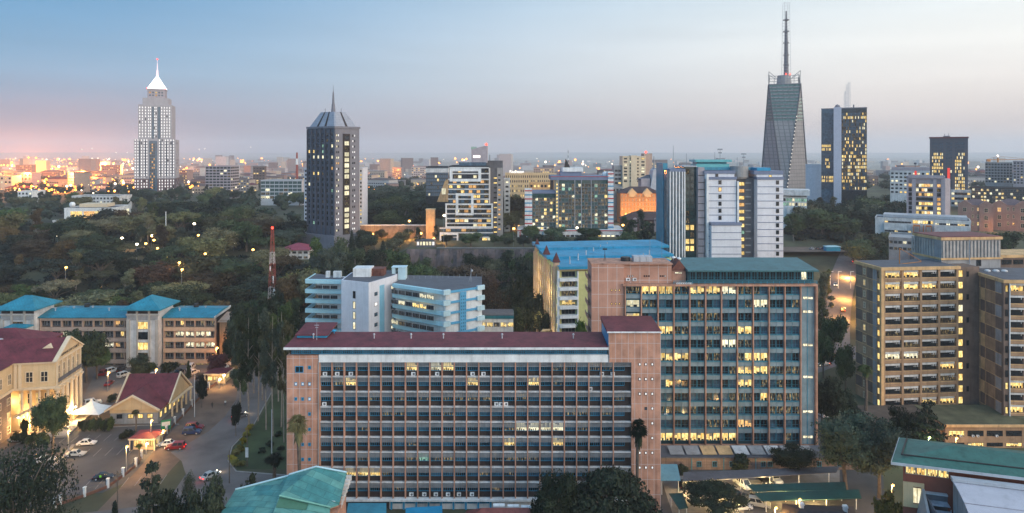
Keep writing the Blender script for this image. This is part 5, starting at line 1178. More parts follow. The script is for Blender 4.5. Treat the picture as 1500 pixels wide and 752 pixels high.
def fr(a, b, yt, yb, o, t=1.3):
    mb.box(u(a), u(a)+t, o-.8, o, w(yb), w(yt)); mb.box(u(b)-t, u(b), o-.8, o, w(yb), w(yt)); mb.box(u(a)+t, u(b)-t, o-.8, o, w(yt)-t, w(yt)); mb.box(u(a)+t, u(b)-t, o-.8, o, w(yb), w(yb)+t*.8)
fr(659, 705, 247, 266, -1.0, 1.8); fr(668, 694, 283, 315, -1.7, 1.6); fr(653, 722, 298, 333, -2.0, .9); fr(645, 672, 341, 360, -3.0, 1.0)
J.part('white_frame', mb, white)
J.box('lobby', white, u(650), u(705), -2.8, .4, w(366), w(358)); J.grid(I4, rng(u(652), u(703), 14), [w(364.5)], 1.4, 2.0, 'plain', .9, (PALE, WARM, WHT), 0, dep=2.84)
J.box('side_slab', offwhite, u(705)+.02, u(717), -.45, 20, w(340), w(247)); J.grid(I4, [u(713)], [w(258+7*k) for k in range(11)], 2.2, 1.6, 'plain', .1, (WARM,), 0, dep=.47)
J.box('roof_glass', blueglass, u(672), u(712), 2, 20, w(243)+.02, w(238)); J.part('slanted_top', MB().add([(u(690), 4, w(239)), (u(713), 4, w(239)), (u(713), 4, w(213)), (u(690), 4, w(219)), (u(690), 18, w(239)), (u(713), 18, w(239)), (u(713), 18, w(213)), (u(690), 18, w(219))], [(0,1,2,3),(7,6,5,4),(0,4,5,1),(1,5,6,2),(2,6,7,3),(3,7,4,0)]), mauve)
J.part('lit_sign', MB().box(u(692.5), u(703), 3.8, 3.99, w(231.3), w(228)), glow_w); J.part('beacon', MB().ball((u(711.5), 10, w(211.5)), .8, 8), bulb_r)
mb = MB(); [mb.tube((u(690+i*1.6), 8, w(219)), (u(690+i*1.6), 8, w(215)), .3, .15, 5) for i in range(5)]; J.part('green_antenna', mb, mat('green_paint', (.02, .30, .10), .6, .1))
J.finish()
J2 = blk('service_tower', 'slim dark grey tower with a lit stair strip behind the stepped white tower', 'office tower', 713, 736, 236, 446, 20, greyd, 0, 1, 350, par=.5)
w = lambda y: Z(y, 446)-J2.zb; u = lambda p: (p-713)*.446
J2.box('side_slab', greyc, u(728), u(736)+.2, -.6, 18, 0, w(246)); J2.grid(I4, [u(726)], [w(262+7.2*k) for k in range(13)], 2.6, .9, 'plain', .75, (WARM,), 0, dep=.02); J2.grid(I4, [u(731.5)], [w(258+7.2*k) for k in range(12)], 1.5, 1.2, 'plain', .35, (ORNG,), 0, dep=.62)
J2.part('aerial', MB().tube((u(717), 6, w(236)), (u(717), 6, w(227)), .2), greyd); J2.finish()
J3 = blk('slim_block', 'narrow white stair block left of the hotel with a column of dark openings', 'office block', 738.5, 747, 262, 470, 14, offwhite, 1, 12, 345, fill=(.5, .4), p=.1); J3.finish()
# ---- K: dark tower with silver crown and spire
o, a, W = rect2(450, 425, 490, 410); zb = 20; K = Bld('dark_tower', 'dark grey tower with silver chamfered crown and needle spire', 'office tower', (o[0], o[1], zb), a); Dp = 19.5
w = lambda y, dd=412: Z(y, dd)-zb
kw, kw2 = mat('charcoal_cladding', (.070, .078, .105), .5, .10), mat('grey_cladding', (.17, .165, .19), .65, .1)
K.box('wall', kw, 0, W-.5, 0.2, Dp, 0, w(188)); K.box('east_wall', kw2, W-.49, W, .2, Dp, 0, w(188)-.01); K.part('cornice', MB().box(-.5, W+.5, -.4, Dp+.5, w(188)+.01, w(185)), kw2)
mb = MB()
for i in range(7): mb.box(i*W/6-.9 if i else 0, i*W/6+.5, -.5, .19, 0, w(188)-.3)
K.part('vertical_pier', mb, kw)
KT = Matrix.Translation((W, 0, 0)) @ Matrix.Rotation(R(90), 4, 'Z'); fh = 8.2*.412
K.grid(I4, [i*W/6+2.2 for i in range(6)], [w(200+8.2*k) for k in range(17)], 2.0, 2.0, 'plain', .05, (PALE, GRN), 0, .06, fixed={**{(4, i): PALE for i in (1, 2, 3, 5)}, (3, 0): WARM, (3, 1): WARM, (3, 3): GRN, (2, 3): GRN, (7, 1): WARM, (7, 2): WARM, (6, 5): ORNG, (5, 3): 0}, dep=-.18)
K.grid(KT, [1.7, 3.0], [w(200+8.2*k) for k in range(18)], .9, 1.3, 'plain', .55, (WHT, PALE), 0, 0, fixed={(5, 0): ORNG, (5, 1): ORNG}); K.grid(KT, [14.2, 15.6], [w(200+8.2*k) for k in range(18)], .9, 1.3, 'plain', .6, (WHT,), 0, 0)
mb = MB(); mb.T = KT; mb.box(6.4, 11.6, -.5, -.01, 0, w(196)); K.part('stair_shaft', mb, darkspan); K.grid(KT, [9], [w(205+8.2*k) for k in range(18)], 3.6, 2.6, 'two', .55, (PALE,), 0, .4, dep=.5)
# crown: chamfered silver roof, open strips
zc0, zc1 = w(185)+.01, w(163); cx, cy_ = W/2, Dp/2
rb = [(1.5, .8), (W-1.5, .8), (W-.6, 1.8), (W-.6, Dp-2), (W-1.6, Dp-1), (1.5, Dp-1), (.7, Dp-2), (.7, 1.8)]
rt = [(cx+(x-cx)*.55, cy_+(y-cy_)*.52) for x, y in rb]; mb = MB()
mb.add([(*p, zc0) for p in rb]+[(*p, zc1) for p in rt], [(i, (i+1) % 8, 8+(i+1) % 8, 8+i) for i in range(8)]+[tuple(range(8, 16))])
K.part('crown', mb, mat('silver_crown', (.29, .30, .345), .45, .14, grid=(None, 1.1, (.20, .21, .25), .15)))
mb = MB()
for t0_, t1_ in ((.30, .38), (.62, .70)):
    P0 = [Vector((*rb[0], zc0)).lerp(Vector((*rb[1], zc0)), t) for t in (t0_, t1_)]; P1 = [Vector((*rt[0], zc1)).lerp(Vector((*rt[1], zc1)), t) for t in (t0_, t1_)]
    off = Vector((0, -.12, .05)); mb.add([tuple(v+off) for v in (P0[0], P0[1], P1[1], P1[0])], [(0, 1, 2, 3)])
P0 = [Vector((*rb[2], zc0)).lerp(Vector((*rb[3], zc0)), t) for t in (.45, .56)]; P1 = [Vector((*rt[2], zc1)).lerp(Vector((*rt[3], zc1)), t) for t in (.45, .56)]; off = Vector((.12, 0, .05)); mb.add([tuple(v+off) for v in (P0[0], P0[1], P1[1], P1[0])], [(0, 1, 2, 3)])
K.part('crown_slot', mb, darkspan)
K.part('spire', MB().tube((cx, cy_, zc1-1), (cx, cy_, w(150)), 1.5, .9).tube((cx, cy_, w(150)), (cx, cy_, w(132)), .8, .35).tube((cx, cy_, w(132)), (cx, cy_, w(122)), .2, .06, 6), kw2)
for dx_, dy_ in ((-4, -3), (5, 2)): K.part('aerial', MB().tube((cx+dx_, cy_+dy_, zc1), (cx+dx_, cy_+dy_, zc1+2.5), .12), kw)
K.part('podium', MB().box(-2, W+2, -2, Dp+2, -6, 4.5), kw2); K.finish()
Kb = blk('white_tower', 'white slab tower half hidden behind the dark spired tower', 'office tower', 445.5, 531, 246, 447, 16, mat('white_paint_b', ()), 18, 16, 340, fill=(.45, .5), p=.25, lits=(WARM,)); Kb.finish()
# ---- L: lit white tower with glowing pyramid
d = 855; L_ = Bld('lit_tower', 'tall stepped tower outlined in white lights under a glowing pyramid roof', 'skyscraper', (X(230.5, d), d, 14), R(20)); L_.root.scale = (.84, .84, 1); w = lambda y: Z(y, d)-14; s = .855
lw = mat('pale_stone_tower', (.36, .33, .345), .7, .12)
def tier(hw_, hd, y0, y1, m): L_.box('tier', m, -hw_, hw_, -hd, hd, w(y0), w(y1))
tier(27, 24, 296, 260, mat('maroon_stone', (.13, .08, .085), .7, .1)); tier(27, 24, 259.99, 205, lw); tier(22, 22, 204.99, 190, lw); tier(22, 22, 189.99, 155, lw); tier(17, 18, 154.99, 145, lw); tier(11.5, 12, 144.99, 132.5, mauve)
L_.box('cornice', lw, -27.4, 27.4, -24.4, 24.4, w(261), w(259.4)) ; L_.box('cornice', lw, -12.5, 12.5, -13, 13, w(132.5)+.01, w(131.5))
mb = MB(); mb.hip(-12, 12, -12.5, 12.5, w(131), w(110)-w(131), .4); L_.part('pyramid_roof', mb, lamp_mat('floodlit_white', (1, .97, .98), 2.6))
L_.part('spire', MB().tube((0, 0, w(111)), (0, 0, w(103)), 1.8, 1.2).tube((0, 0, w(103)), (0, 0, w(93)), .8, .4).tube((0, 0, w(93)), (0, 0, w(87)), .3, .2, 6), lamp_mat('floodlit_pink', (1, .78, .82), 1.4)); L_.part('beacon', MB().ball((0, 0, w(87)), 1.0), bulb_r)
for x in (-12, 12): L_.part('beacon', MB().ball((x, -12, w(131)), .9), bulb_r)
L_.box('glass_strip', blueglass, -7.5, 3, -24.5, -22.0, w(296), w(207)); L_.box('glass_strip', blueglass, -4, -1.2, -22.6, -22.01, w(204), w(158)); L_.box('glass_strip', blueglass, 3.5, 7, -22.6, -22.01, w(204), w(158))
LT = Matrix.Translation((27, -24, 0)) @ Matrix.Rotation(R(90), 4, 'Z')
zsl = [w(282-4.15*k) for k in range(19)]
for xx in (-25.5, -22, -17.5, -14, -10.5, 6, 9.5, 13.5, 17, 21, 24.5): L_.grid(I4, [xx], zsl, 1.4, 2.2, 'plain', .95, (WHT,), 0, dep=24.02)
for xx in (-20, -16.5, -12.5, -8.5, -6, -1, 1.2, 8.5, 12, 15.5, 19): L_.grid(I4, [xx], [w(202-4.15*k) for k in range(11)], 1.35, 2.2, 'plain', .95, (WHT,), 0, dep=22.02)
for xs_ in (-19.9, -12.3, 7.7, 15.2, 22.7): L_.box('dark_strip', kw, xs_-.75, xs_+.75, -24.4, -24.01, w(258), w(207))
L_.grid(LT, [6, 14, 22, 30, 40], zsl, 1.4, 2.4, 'plain', .5, (WHT,), 0, dep=.02); L_.grid(I4, [-5.5, -3.3, -1], [w(280-4.15*k) for k in range(17)], 1.7, 2.2, 'plain', .3, (ORNG,), 0, dep=24.52)
L_.grid(I4, rng(-10, 10, 5), [w(142), w(138)], 2.4, 2.0, 'plain', .1, (ORNG,), BLU, fixed={(0, 2): ORNG, (1, 2): WARM}, dep=12.02)
L_.box('podium', greyd, -40, 36, -30, 30, -6, 9); L_.grid(I4, rng(-38, -12, 8), [4], 2.6, 2.2, 'plain', .8, (PALE,), 0, dep=30.02); L_.finish(100, 'window')
# ---- M: tapering tower with mast, on the right
d = 690; M_ = Bld('tapering_tower', 'tapering twisted grey tower with scaffolded crown and tall steel mast', 'skyscraper', (X(1148.5, d+18), d+18, 20)); w = lambda y: Z(y, 700)-20
def sq(r, rot, z): return [(r*math.cos(R(rot+90*i)), r*math.sin(R(rot+90*i)), z) for i in range(4)]
zt = w(124); B0, T0 = sq(24.0, -128+18, 0), sq(21.4, -83+18, zt)
mb = MB(); mb.add(B0+T0, [(0, 1, 4), (1, 2, 5), (2, 3, 6), (3, 0, 7), (1, 5, 4), (2, 6, 5), (3, 7, 6), (0, 4, 7), (4, 5, 6, 7)])
M_.part('shell', mb, mat('louvred_shell', (.31, .285, .285), .6, .12, .15, grid=(3.0, 3.7, (.18, .175, .18), .6)))
edges = [(0, 4), (1, 4), (1, 5), (2, 5), (0, 7), (3, 7), (2, 6), (3, 6)]; mb = MB(); VV = B0+T0
for a_, b_ in edges: mb.tube(VV[a_], VV[b_], .8, .6, 6)
M_.part('edge_scaffold', mb, greyd)
# glazed floors under the crown, following the shell
mb = MB(); gm_ = MB()
def ring(f, g=1.0):
    z = zt*f; return [(v*g, u_*g, z) for v, u_ in []]
def shell_ring(f):
    pts = []
    for i in range(4):
        b_, t_, b2 = Vector(B0[i]), Vector(T0[i]), Vector(B0[(i+1) % 4]); pts += [b_.lerp(Vector(T0[(i-1) % 4]), f), b_.lerp(t_, f)]
    return pts
for k in range(11):
    f = 1-.028*k-.004; pts = shell_ring(f); 
    for i in range(8):
        p, q = pts[i], pts[(i+1) % 8]
        if (p-q).length < 3: continue
        c_ = (p+q)/2; n_ = Vector((c_.x, c_.y, 0)).normalized()*.25
        mb.add([tuple(p+n_+Vector((0, 0, -2.2))), tuple(q+n_+Vector((0, 0, -2.2))), tuple(q+n_), tuple(p+n_)], [(0, 1, 2, 3)])
        gm_.tube(tuple(p+n_*2), tuple(q+n_*2), .25, n=4)
M_.part('glazing', mb, mat('sea_green_glass', (.12, .21, .20), .25, .35, .6, spec=.6)); M_.part('floor_edge', gm_, greyd)
gm_ = MB()
for k in range(4):
    z = zt+k*2.8; r_ = 20.8-.3*k
    pts = sq(r_, -83+18, z)
    for i in range(4): gm_.tube(pts[i], pts[(i+1) % 4], .28, n=4); 
    for i in range(4):
        for t in np.linspace(0, 1, 7): p = Vector(pts[i]).lerp(Vector(pts[(i+1) % 4]), t); gm_.tube(tuple(p), (p.x, p.y, z-3), .16, n=4)
for i in range(4): p = sq(20.8, -83+18, zt)[i]; gm_.tube(p, (p[0]*1.02, p[1]*1.02, zt+13), .3, n=4); gm_.tube((p[0]*1.02, p[1]*1.02, zt+13), (p[0]*.5, p[1]*.5, zt+7), .3, n=4)
M_.part('crown_scaffold', gm_, steel); M_.part('crown_core', MB().tube((0, 0, zt), (0, 0, zt+10), 7.5, 6.5, 12), greyc)
zm = w(108); ztop = w(2)
mb = MB(); mb.tube((2.2, 0, zt+9), (2.2, 0, w(80)), 2.6, 2.0, 10); mb.tube((2.2, 0, w(80)), (2.2, 0, w(45)), 1.9, 1.4, 10); mb.tube((2.2, 0, w(45)), (2.2, 0, w(14)), 1.3, .7, 8)
for y in (95, 80, 62, 45, 28): mb.tube((2.2, 0, w(y)), (2.2, 0, w(y)+1), 2.9, 2.9, 10)
M_.part('mast', mb, mat('mast_grey', (.13, .13, .15), .6, .1)); mb = MB()
for sx_ in (-1, 1):
    for sy_ in (-1, 1): mb.tube((2.2+sx_*3.6, sy_*3, zt+9), (2.2+sx_*2.6, sy_*2.2, ztop), .16, n=4)
for k in range(26):
    z = zt+10+(ztop-zt-10)*k/25; r_ = 3.6-1.0*k/25
    mb.box(2.2-r_-.1, 2.2+r_+.1, -r_*.85-.1, -r_*.85, z-.1, z+.1); mb.box(2.2-r_-.1, 2.2+r_+.1, r_*.85, r_*.85+.1, z-.1, z+.1)
M_.part('mast_scaffold', mb, greyl); M_.part('beacon', MB().ball((0, -5, zt+11), .8).ball((4.5, -4, zt+11), .8), bulb_r)
mb = MB()
for k in range(22):
    f = .1+.03*k; p = Vector(B0[1]).lerp(Vector(T0[1]), f) if False else Vector(B0[0]).lerp(Vector(T0[0]), f); mb.ball((p.x-.3, p.y-1.0, p.z), .55, 6)
M_.part('work_light', mb, lamp_mat('work_light', (1, .95, .85), 1.1))
M_.finish()
# ---- N: glass slab tower with white blade
d = 600; N_ = Bld('glass_tower', 'blue glass slab tower with a white blade and lattice mast on top', 'skyscraper', (X(1203, d), d, 18), facing(1203, 1270, d)[1]); w = lambda y: Z(y, d)-18; u = lambda p: (p-1203)*facing(1203, 1270, 600)[2]/67
N_.box('west_glass', blueglass, 0, u(1223), 2, 26, 0, w(160)); N_.part('blade', MB().box(u(1221.5), u(1233), -1.5, 26.2, -3, w(158)), mat('pale_blade', (.50, .49, .56), .6, .06)); N_.box('east_glass', darkglass, u(1233)+.01, u(1270), 2, 26, 0, w(160))
zs_ = [w(165+5.1*(k+1)) for k in range(22)]
fx_ = {}
for k in range(22):
    for c in range(17):
        q = rnd.random(); pr = .55 if 11 < k < 17 or k in (1, 18, 19) else .22 if k > 7 else .1
        fx_[(k, c)] = (WARM if q < pr*.6 else PALE if q < pr else (DIM if q < pr+.32 else BLU))
N_.grid(I4, rng(u(1233.5), u(1269.5), 17), zs_, 1.0, 2.4, 'plain', fixed=fx_, dep=-1.98)
fy_ = {(k, c): (WARM if (k in (9, 10) and c < 8 and rnd.random() < .7) or (k in (13, 14, 15) and 1 < c < 7 and rnd.random() < .6) or (k in (18, 19) and rnd.random() < .7) else BLU) for k in range(22) for c in range(10)}
N_.grid(I4, rng(u(1203.5), u(1221), 10), zs_, .85, 2.4, 'plain', fixed=fy_, dep=-1.98)
mb = MB()
for k in range(22): mb.box(u(1233), u(1270), 1.75, 1.94, zs_[k]-.55, zs_[k]-.1)
N_.part('floor_band', mb, greyd); N_.part('crown', MB().box(-.2, u(1221), 1.8, 26, w(160)+.01, w(159)).box(u(1233), u(1270)+.2, 1.8, 26, w(160)+.01, w(158.6)), kw2)
mb = MB()
for x, y in ((1240, 123), (1243.5, 120), (1237, 133)):
    for s_ in (0, 1): mb.tube((u(x)+s_*1.2, 10, w(158)), (u(x)+s_*1.2, 10, w(y)), .18, n=4)
    for k in range(12): mb.box(u(x), u(x)+1.2, 9.9, 10.1, w(158)+(w(y)-w(158))*k/12, w(158)+(w(y)-w(158))*k/12+.2)
N_.part('lattice_mast', mb, greyl); N_.part('roof_plant', MB().ball((u(1227), 10, w(156.5)), 2.2, 10).box(u(1250), u(1252), 8, 12, w(158.6), w(154)), kw2); N_.finish()
# ---- O: dark framed tower at right
d = 650; O_ = Bld('framed_tower', 'dark framed tower with flat roof and three lit glass bays near the right edge', 'office tower', (X(1362, d), d, 18), facing(1362, 1418, d)[1]); w = lambda y: Z(y, d)-18; u = lambda p: (p-1362)*facing(1362, 1418, 650)[2]/56
O_.box('wall', kw, 0, u(1418), .5, 30, 0, w(203)); O_.box('roof', redroof, -.6, u(1418)+.6, -.4, 30.6, w(203)+.01, w(201)); mb = MB()
for a_, b_ in ((1362, 1365), (1382, 1386), (1395, 1399), (1413.5, 1418)): mb.box(u(a_), u(b_), -.4, .49, 0, w(203)-.02)
O_.part('pier', mb, kw); zs_ = [w(208+5.0*(k+1)) for k in range(20)]
for a_, b_, n in ((1365, 1382, 7), (1386, 1395, 3), (1399, 1413.5, 6)):
    O_.grid(I4, rng(u(a_), u(b_), n), zs_, (u(b_)-u(a_))/n-.25, 2.6, 'plain', fixed={(k, c): (BLU if k < 3 or rnd.random() < (.9 if n == 3 else .3) else (WARM if rnd.random() < .6 else PALE)) for k in range(20) for c in range(n)}, dep=-.48)
OT = Matrix.Translation((0, 30.5, 0)) @ Matrix.Rotation(R(-90), 4, 'Z'); O_.grid(OT, rng(1, 29, 7), zs_, 3, 2.7, 'plain', .05, (WARM,), BLU)
O_.part('aerial', MB().tube((u(1384), 10, w(201)), (u(1384), 10, w(196)), .2).tube((u(1390), 10, w(201)), (u(1390), 10, w(195)), .15).box(u(1382), u(1392), 8, 14, w(201), w(199.2)), kw2)
O_.box('red_sign', lamp_mat('red_sign', (1, .08, .06), .9), u(1388), u(1392), -.6, -.42, w(266), w(246)); O_.box('base_block', offwhite, u(1393), u(1422), -6, -.41, 0, w(277)); O_.grid(I4, rng(u(1394), u(1421), 6), [w(284), w(291), w(298)], 2.4, 2.2, 'plain', .5, (WARM, PALE), 0, dep=6.02); O_.finish()
# ---- P: purple brown tower in front, its white terrace building
P_ = blk('lobed_tower', 'purple brown tower with sloped shoulders and yellow lit windows', 'office tower', 1328, 1384, 258, 440, 24, mauve, 0, 13, 338, par=1.2, roofm=steel)
w = lambda y: Z(y, 440)-P_.zb; u = lambda p: (p-1328)*P_.s
mb = MB()
for a_, b_ in ((1328, 1331), (1336, 1342), (1367, 1372), (1379, 1384.5)): mb.box(u(a_), u(b_), -1.6, -.01, 0, w(262))
P_.part('pier', mb, mauve); P_.part('side_bay', MB().prism([(u(1384.5), -1), (u(1392), 2), (u(1392), 18), (u(1384.5), 22)], 0, w(262)), mauve); P_.part('head', MB().box(u(1330), u(1382), -1.3, -.01, w(261), w(257)), mauve)
for k in range(12):
    P_.grid(I4, rng(u(1342), u(1367), 6), [w(267+6.6*(k+1))], 1.65, 2.1, 'plain', .62 if k not in (3, 7) else .15, (WARM, ORNG, PALE), 0, .2)
    P_.grid(I4, [u(1333.5), u(1375.5)], [w(267+6.6*(k+1))], 2.0, 2.1, 'plain', .28, (WARM, ORNG), 0, .2)
P_.finish()
Pt = blk('terrace_building', 'long white terraced podium with an orange lit portal below the purple brown tower', 'building', 1282, 1422, 318, 425, 20, offwhite, 0, 2, 340, par=1.0)
w = lambda y: Z(y, 425)-Pt.zb; u = lambda p: (p-1282)*Pt.s
Pt.part('terrace', MB().box(u(1296), u(1338), -2, -.01, w(345), w(326)).box(u(1370), u(1420), -2, -.01, w(345), w(326)), offwhite); Pt.box('upper_block', greyl, u(1294), u(1418), 3, 18, w(318), w(314)); Pt.grid(I4, rng(u(1297), u(1337), 8), [w(325), w(338)], 1.9, 1.2, 'strip', .2, (WARM,), 0, dep=2.02); Pt.grid(I4, rng(u(1372), u(1419), 9), [w(325), w(338)], 2.0, 1.2, 'strip', .35, (PALE, WARM), 0, dep=2.02)
Pt.grid(I4, rng(u(1339), u(1369), 8), [w(325)], 1.4, 2.3, 'plain', .9, (PALE, WARM), 0)
pm = mat('orange_portal', (.50, .16, .05), .6, .1)
Pt.part('portal', MB().box(u(1340), u(1341), -5, -2.1, 0, w(328)).box(u(1349), u(1350), -5, -2.1, 0, w(328)).box(u(1340), u(1350), -5, -2.1, w(328), w(326)).box(u(1354), u(1355.5), -5, -2.1, 0, w(326)).box(u(1358), u(1367), -5, -2.1, w(328), w(326)).box(u(1358), u(1359), -5, -2.1, 0, w(328)).box(u(1366), u(1367), -5, -2.1, 0, w(328)), pm); Pt.finish()
# ---- hotel and its neighbours
Ht = blk('hotel', 'wide cream hotel with a grid of small windows and a white lit roof sign', 'hotel', 740, 815, 254, 560, 20, cream, 24, 9, 318, fill=(.42, .5), p=.18, lits=(WARM,), dim=.25); w = lambda y: Z(y, 560)-Ht.zb; u = lambda p: (p-740)*.56
text('Radisson', 3.4, Matrix.Translation((u(757), -.3, w(253.6))), glow_w, Ht.root, 'roof_sign', .25); Ht.part('sign_frame', MB().box(u(748), u(766), -.02, .2, w(254), w(253.4)), steel); Ht.finish()
Hb = blk('beige_block', 'low beige block with a tall arched end in front of the hotel', 'building', 776, 812, 268, 520, 16, tan, 7, 1, 276, fill=(.6, .6), p=.6, lits=(WARM,)); w = lambda y: Z(y, 520)-Hb.zb; u = lambda p: (p-776)*.52; Hb.part('arch', MB().box(u(806), u(811), -.4, -.01, w(285), w(265)).tube((u(808.5), -.4, w(265)), (u(808.5), -.01, w(265)), 1.3, n=16), darkspan); Hb.finish()
Gd = blk('glass_block', 'dark glass block with pale roof band left of the stepped white tower', 'office block', 624, 656, 244, 560, 20, darkglass, 10, 8, 288, 'curtain', .06, fill=(.9, .8), dark=BLU); w = lambda y: Z(y, 560)-Gd.zb; u = lambda p: (p-624)*.56; Gd.box('roof_band', offwhite, -.4, u(656)+.4, -.6, 20.5, w(253), w(247)); Gd.finish()
wd_ = Bld('wedge_wall', 'orange lit wedge shaped blank wall beside the stepped white tower', 'building', (X(640, 500), 500, 16)); w = lambda y: Z(y, 500)-16; u = lambda p: (p-640)*.5
wd_.part('wall', MB().add([(u(640), 0, w(296)), (u(658), 0, w(296)), (u(658), 0, w(262)), (u(652), 0, w(265)), (u(640), 12, w(296)), (u(658), 12, w(296)), (u(658), 12, w(262)), (u(652), 12, w(265))], [(0,1,2,3),(7,6,5,4),(0,4,5,1),(1,5,6,2),(2,6,7,3),(3,7,4,0)]), tan); wd_.win(I4, u(650), w(285), 3, 4.5, 'white3', PALE, .02); wd_.finish()
T1 = blk('cream_tower', 'pinkish cream tower with stepped core and dark window bands in the middle distance', 'office tower', 912, 946, 229, 620, 18, creamt, 4, 8, 268, fill=(.55, .5), p=.15); w = lambda y: Z(y, 620)-T1.zb; u = lambda p: (p-912)*.62
T1.box('core', creamt, u(924), u(933), -1.2, 10, 0, w(228)); T1.box('core', mat('pinkish_cream', ()), u(944), u(956), 2, 16, 0, w(225)); T1.box('low_wing', greyc, u(900), u(912)-.02, 3, 16, 0, w(243)); T1.grid(I4, rng(u(901), u(911), 2), [w(252+6*k) for k in range(4)], 2.6, 1.8, 'plain', .1, dep=-2.98); T1.part('beacon', MB().ball((u(948), 6, w(223)), 1), bulb_r); T1.finish()
ch = Bld('church', 'grey church with a steep triangular gable and thin spire', 'church', (X(949, 560), 560, 16)); w = lambda y: Z(y, 560)-16; u = lambda p: (p-949)*.56
ch.part('gable', MB().add([(u(953), 0, w(290)), (u(978), 0, w(290)), (u(978), 0, w(272)), (u(961), 0, w(246)), (u(957), 0, w(250)), (u(953), 0, w(275)), (u(953), 14, w(290)), (u(978), 14, w(290)), (u(978), 14, w(272)), (u(961), 14, w(246)), (u(957), 14, w(250)), (u(953), 14, w(275))], [(0,1,2,3,4,5),(11,10,9,8,7,6),(0,6,7,1),(1,7,8,2),(2,8,9,3),(3,9,10,4),(4,10,11,5),(5,11,6,0)]), greyl)
ch.part('spire', MB().tube((u(960), 6, w(250)), (u(960), 6, w(229)), 1.0, .15, 6), greyc); ch.part('nave', MB().box(u(940), u(953)-.01, 2, 16, w(290), w(262)).box(u(978)+.01, u(986), 2, 16, w(290), w(268)), mauve); ch.part('roof', MB().hip(u(938), u(990), 3, 18, w(264), 4, .3), greyd); ch.finish()
# orange floodlit brick house with gables
orb = mat('flood_tinted_brick', (.50, .21, .08), .85, .15); Ob = blk('gabled_block', 'brick block with two arched gables, floodlit orange', 'building', 909, 965, 283, 520, 18, orb, 11, 5, 316, 'cream', .1, fill=(.42, .55), lits=(ORNG,), par=.3); w = lambda y: Z(y, 520)-Ob.zb; u = lambda p: (p-909)*.52  # orange of the flood lamps also put into the brick colour
for c_ in (926, 948): Ob.part('gable', MB().add([(u(c_-8), -.6, w(284)), (u(c_+8), -.6, w(284)), (u(c_), -.6, w(276)), (u(c_-8), 3, w(284)), (u(c_+8), 3, w(284)), (u(c_), 3, w(276))], [(0, 1, 2), (3, 5, 4), (0, 3, 4, 1), (1, 4, 5, 2), (2, 5, 3, 0)]).tube((u(c_), -.9, w(284.5)), (u(c_), -.61, w(284.5)), 2.4, n=16), cream)
Ob.part('pitched_roof', MB().hip(-1, u(970), -.3, 19, w(283), 4.5, .3), mat('brown_tile', (.075, .045, .045), .8, .2)); mb = MB()
for k in range(5): mb.box(0, u(965), -.5, -.01, w(290+6.4*k)-.25, w(290+6.4*k))
Ob.part('balcony_rail', mb, cream); Ob.finish()
for px in (912, 926, 940, 954, 964): x, y = X(px, 516), 514.5; glow(x, y, Z(314, 516), 1300, (1, .50, .12), .3, 'flood_light'); glow(x, y-1, Z(296, 516), 500, (1, .50, .12), .3, 'flood_light')
Br = blk('brown_villas', 'dark brown gabled villa block with arched white windows before the orange one', 'building', 914, 986, 322, 470, 16, mat('dark_maroon_wall', (.12, .065, .06), .85, .2), 10, 3, 352, 'cream', .12, fill=(.35, .5), par=.3); w = lambda y: Z(y, 470)-Br.zb; u = lambda p: (p-914)*.47; Br.part('pitched_roof', MB().hip(-1, u(986)+1, -1, 17, w(322), 5, .3), mat('brown_tile', ()))
for c_ in (930, 961): Br.part('stair_bay', MB().box(u(c_-3), u(c_+3), -.8, -.01, 0, w(322)).tube((u(c_), -.8, w(322)), (u(c_), -.01, w(322)), 1.4, n=14), mauve)
Br.finish()
blk('blue_roof_shed', 'low shed with bright blue roof left of the orange gabled block', 'building', 897, 912, 274, 540, 14, greyc, 3, 1, 282, roofm=blueroof, p=.3).finish()
lv = blk('white_pavilion', 'white pavilion with thick overhanging roof and green lit windows', 'building', 1147, 1182, 288, 480, 16, white, 8, 2, 302, 'two', .75, (PALE, GRN), fill=(.8, .75)); w = lambda y: Z(y, 480)-lv.zb; u = lambda p: (p-1147)*lv.s; lv.box('roof_slab', offwhite, -1, u(1186), -3, 17, w(286), w(278)); mb = MB(); [mb.box(u(px)-.9, u(px)+.9, -2.4, -1, 0, w(303)) for px in (1155, 1174)]; lv.part('column', mb, offwhite); lv.finish()
blk('plain_block', 'blank pale block standing between the tapering tower and the blue glass tower', 'building', 1180, 1203, 241, 640, 18, mat('white_paint_b', ()), 0, 1, 280).finish()
wr = blk('white_grid_block', 'pale grey block with paired windows and a red roof sign before the framed tower', 'office block', 1304, 1362, 250, 560, 18, offwhite, 9, 6, 284, 'plain', .22, fill=(.6, .5)); w = lambda y: Z(y, 560)-wr.zb; u = lambda p: (p-1304)*wr.s; wr.box('roof_storey', mauve, u(1306), u(1362), 3, 17, w(250), w(245)); wr.part('red_sign', MB().box(u(1340), u(1343), -.3, -.01, w(266), w(250)), lamp_mat('red_sign', ())); wr.part('aerial', MB().tube((u(1341), 5, w(245)), (u(1341), 5, w(238)), .25).box(u(1339), u(1343), 4.8, 5.2, w(241), w(238.5)), kw); wr.finish()
uc = blk('unfinished_tower', 'unfinished concrete frame building beneath a red tower crane', 'building', 1443, 1483, 238, 800, 20, greyc, 9, 7, 268, 'plain', .04, fill=(.7, .6)); uc.finish()
cr = Bld('tower_crane', 'red tower crane over the unfinished concrete frame', 'crane', (X(1452, 806), 795, 20)); w = lambda y: Z(y, 800)-20
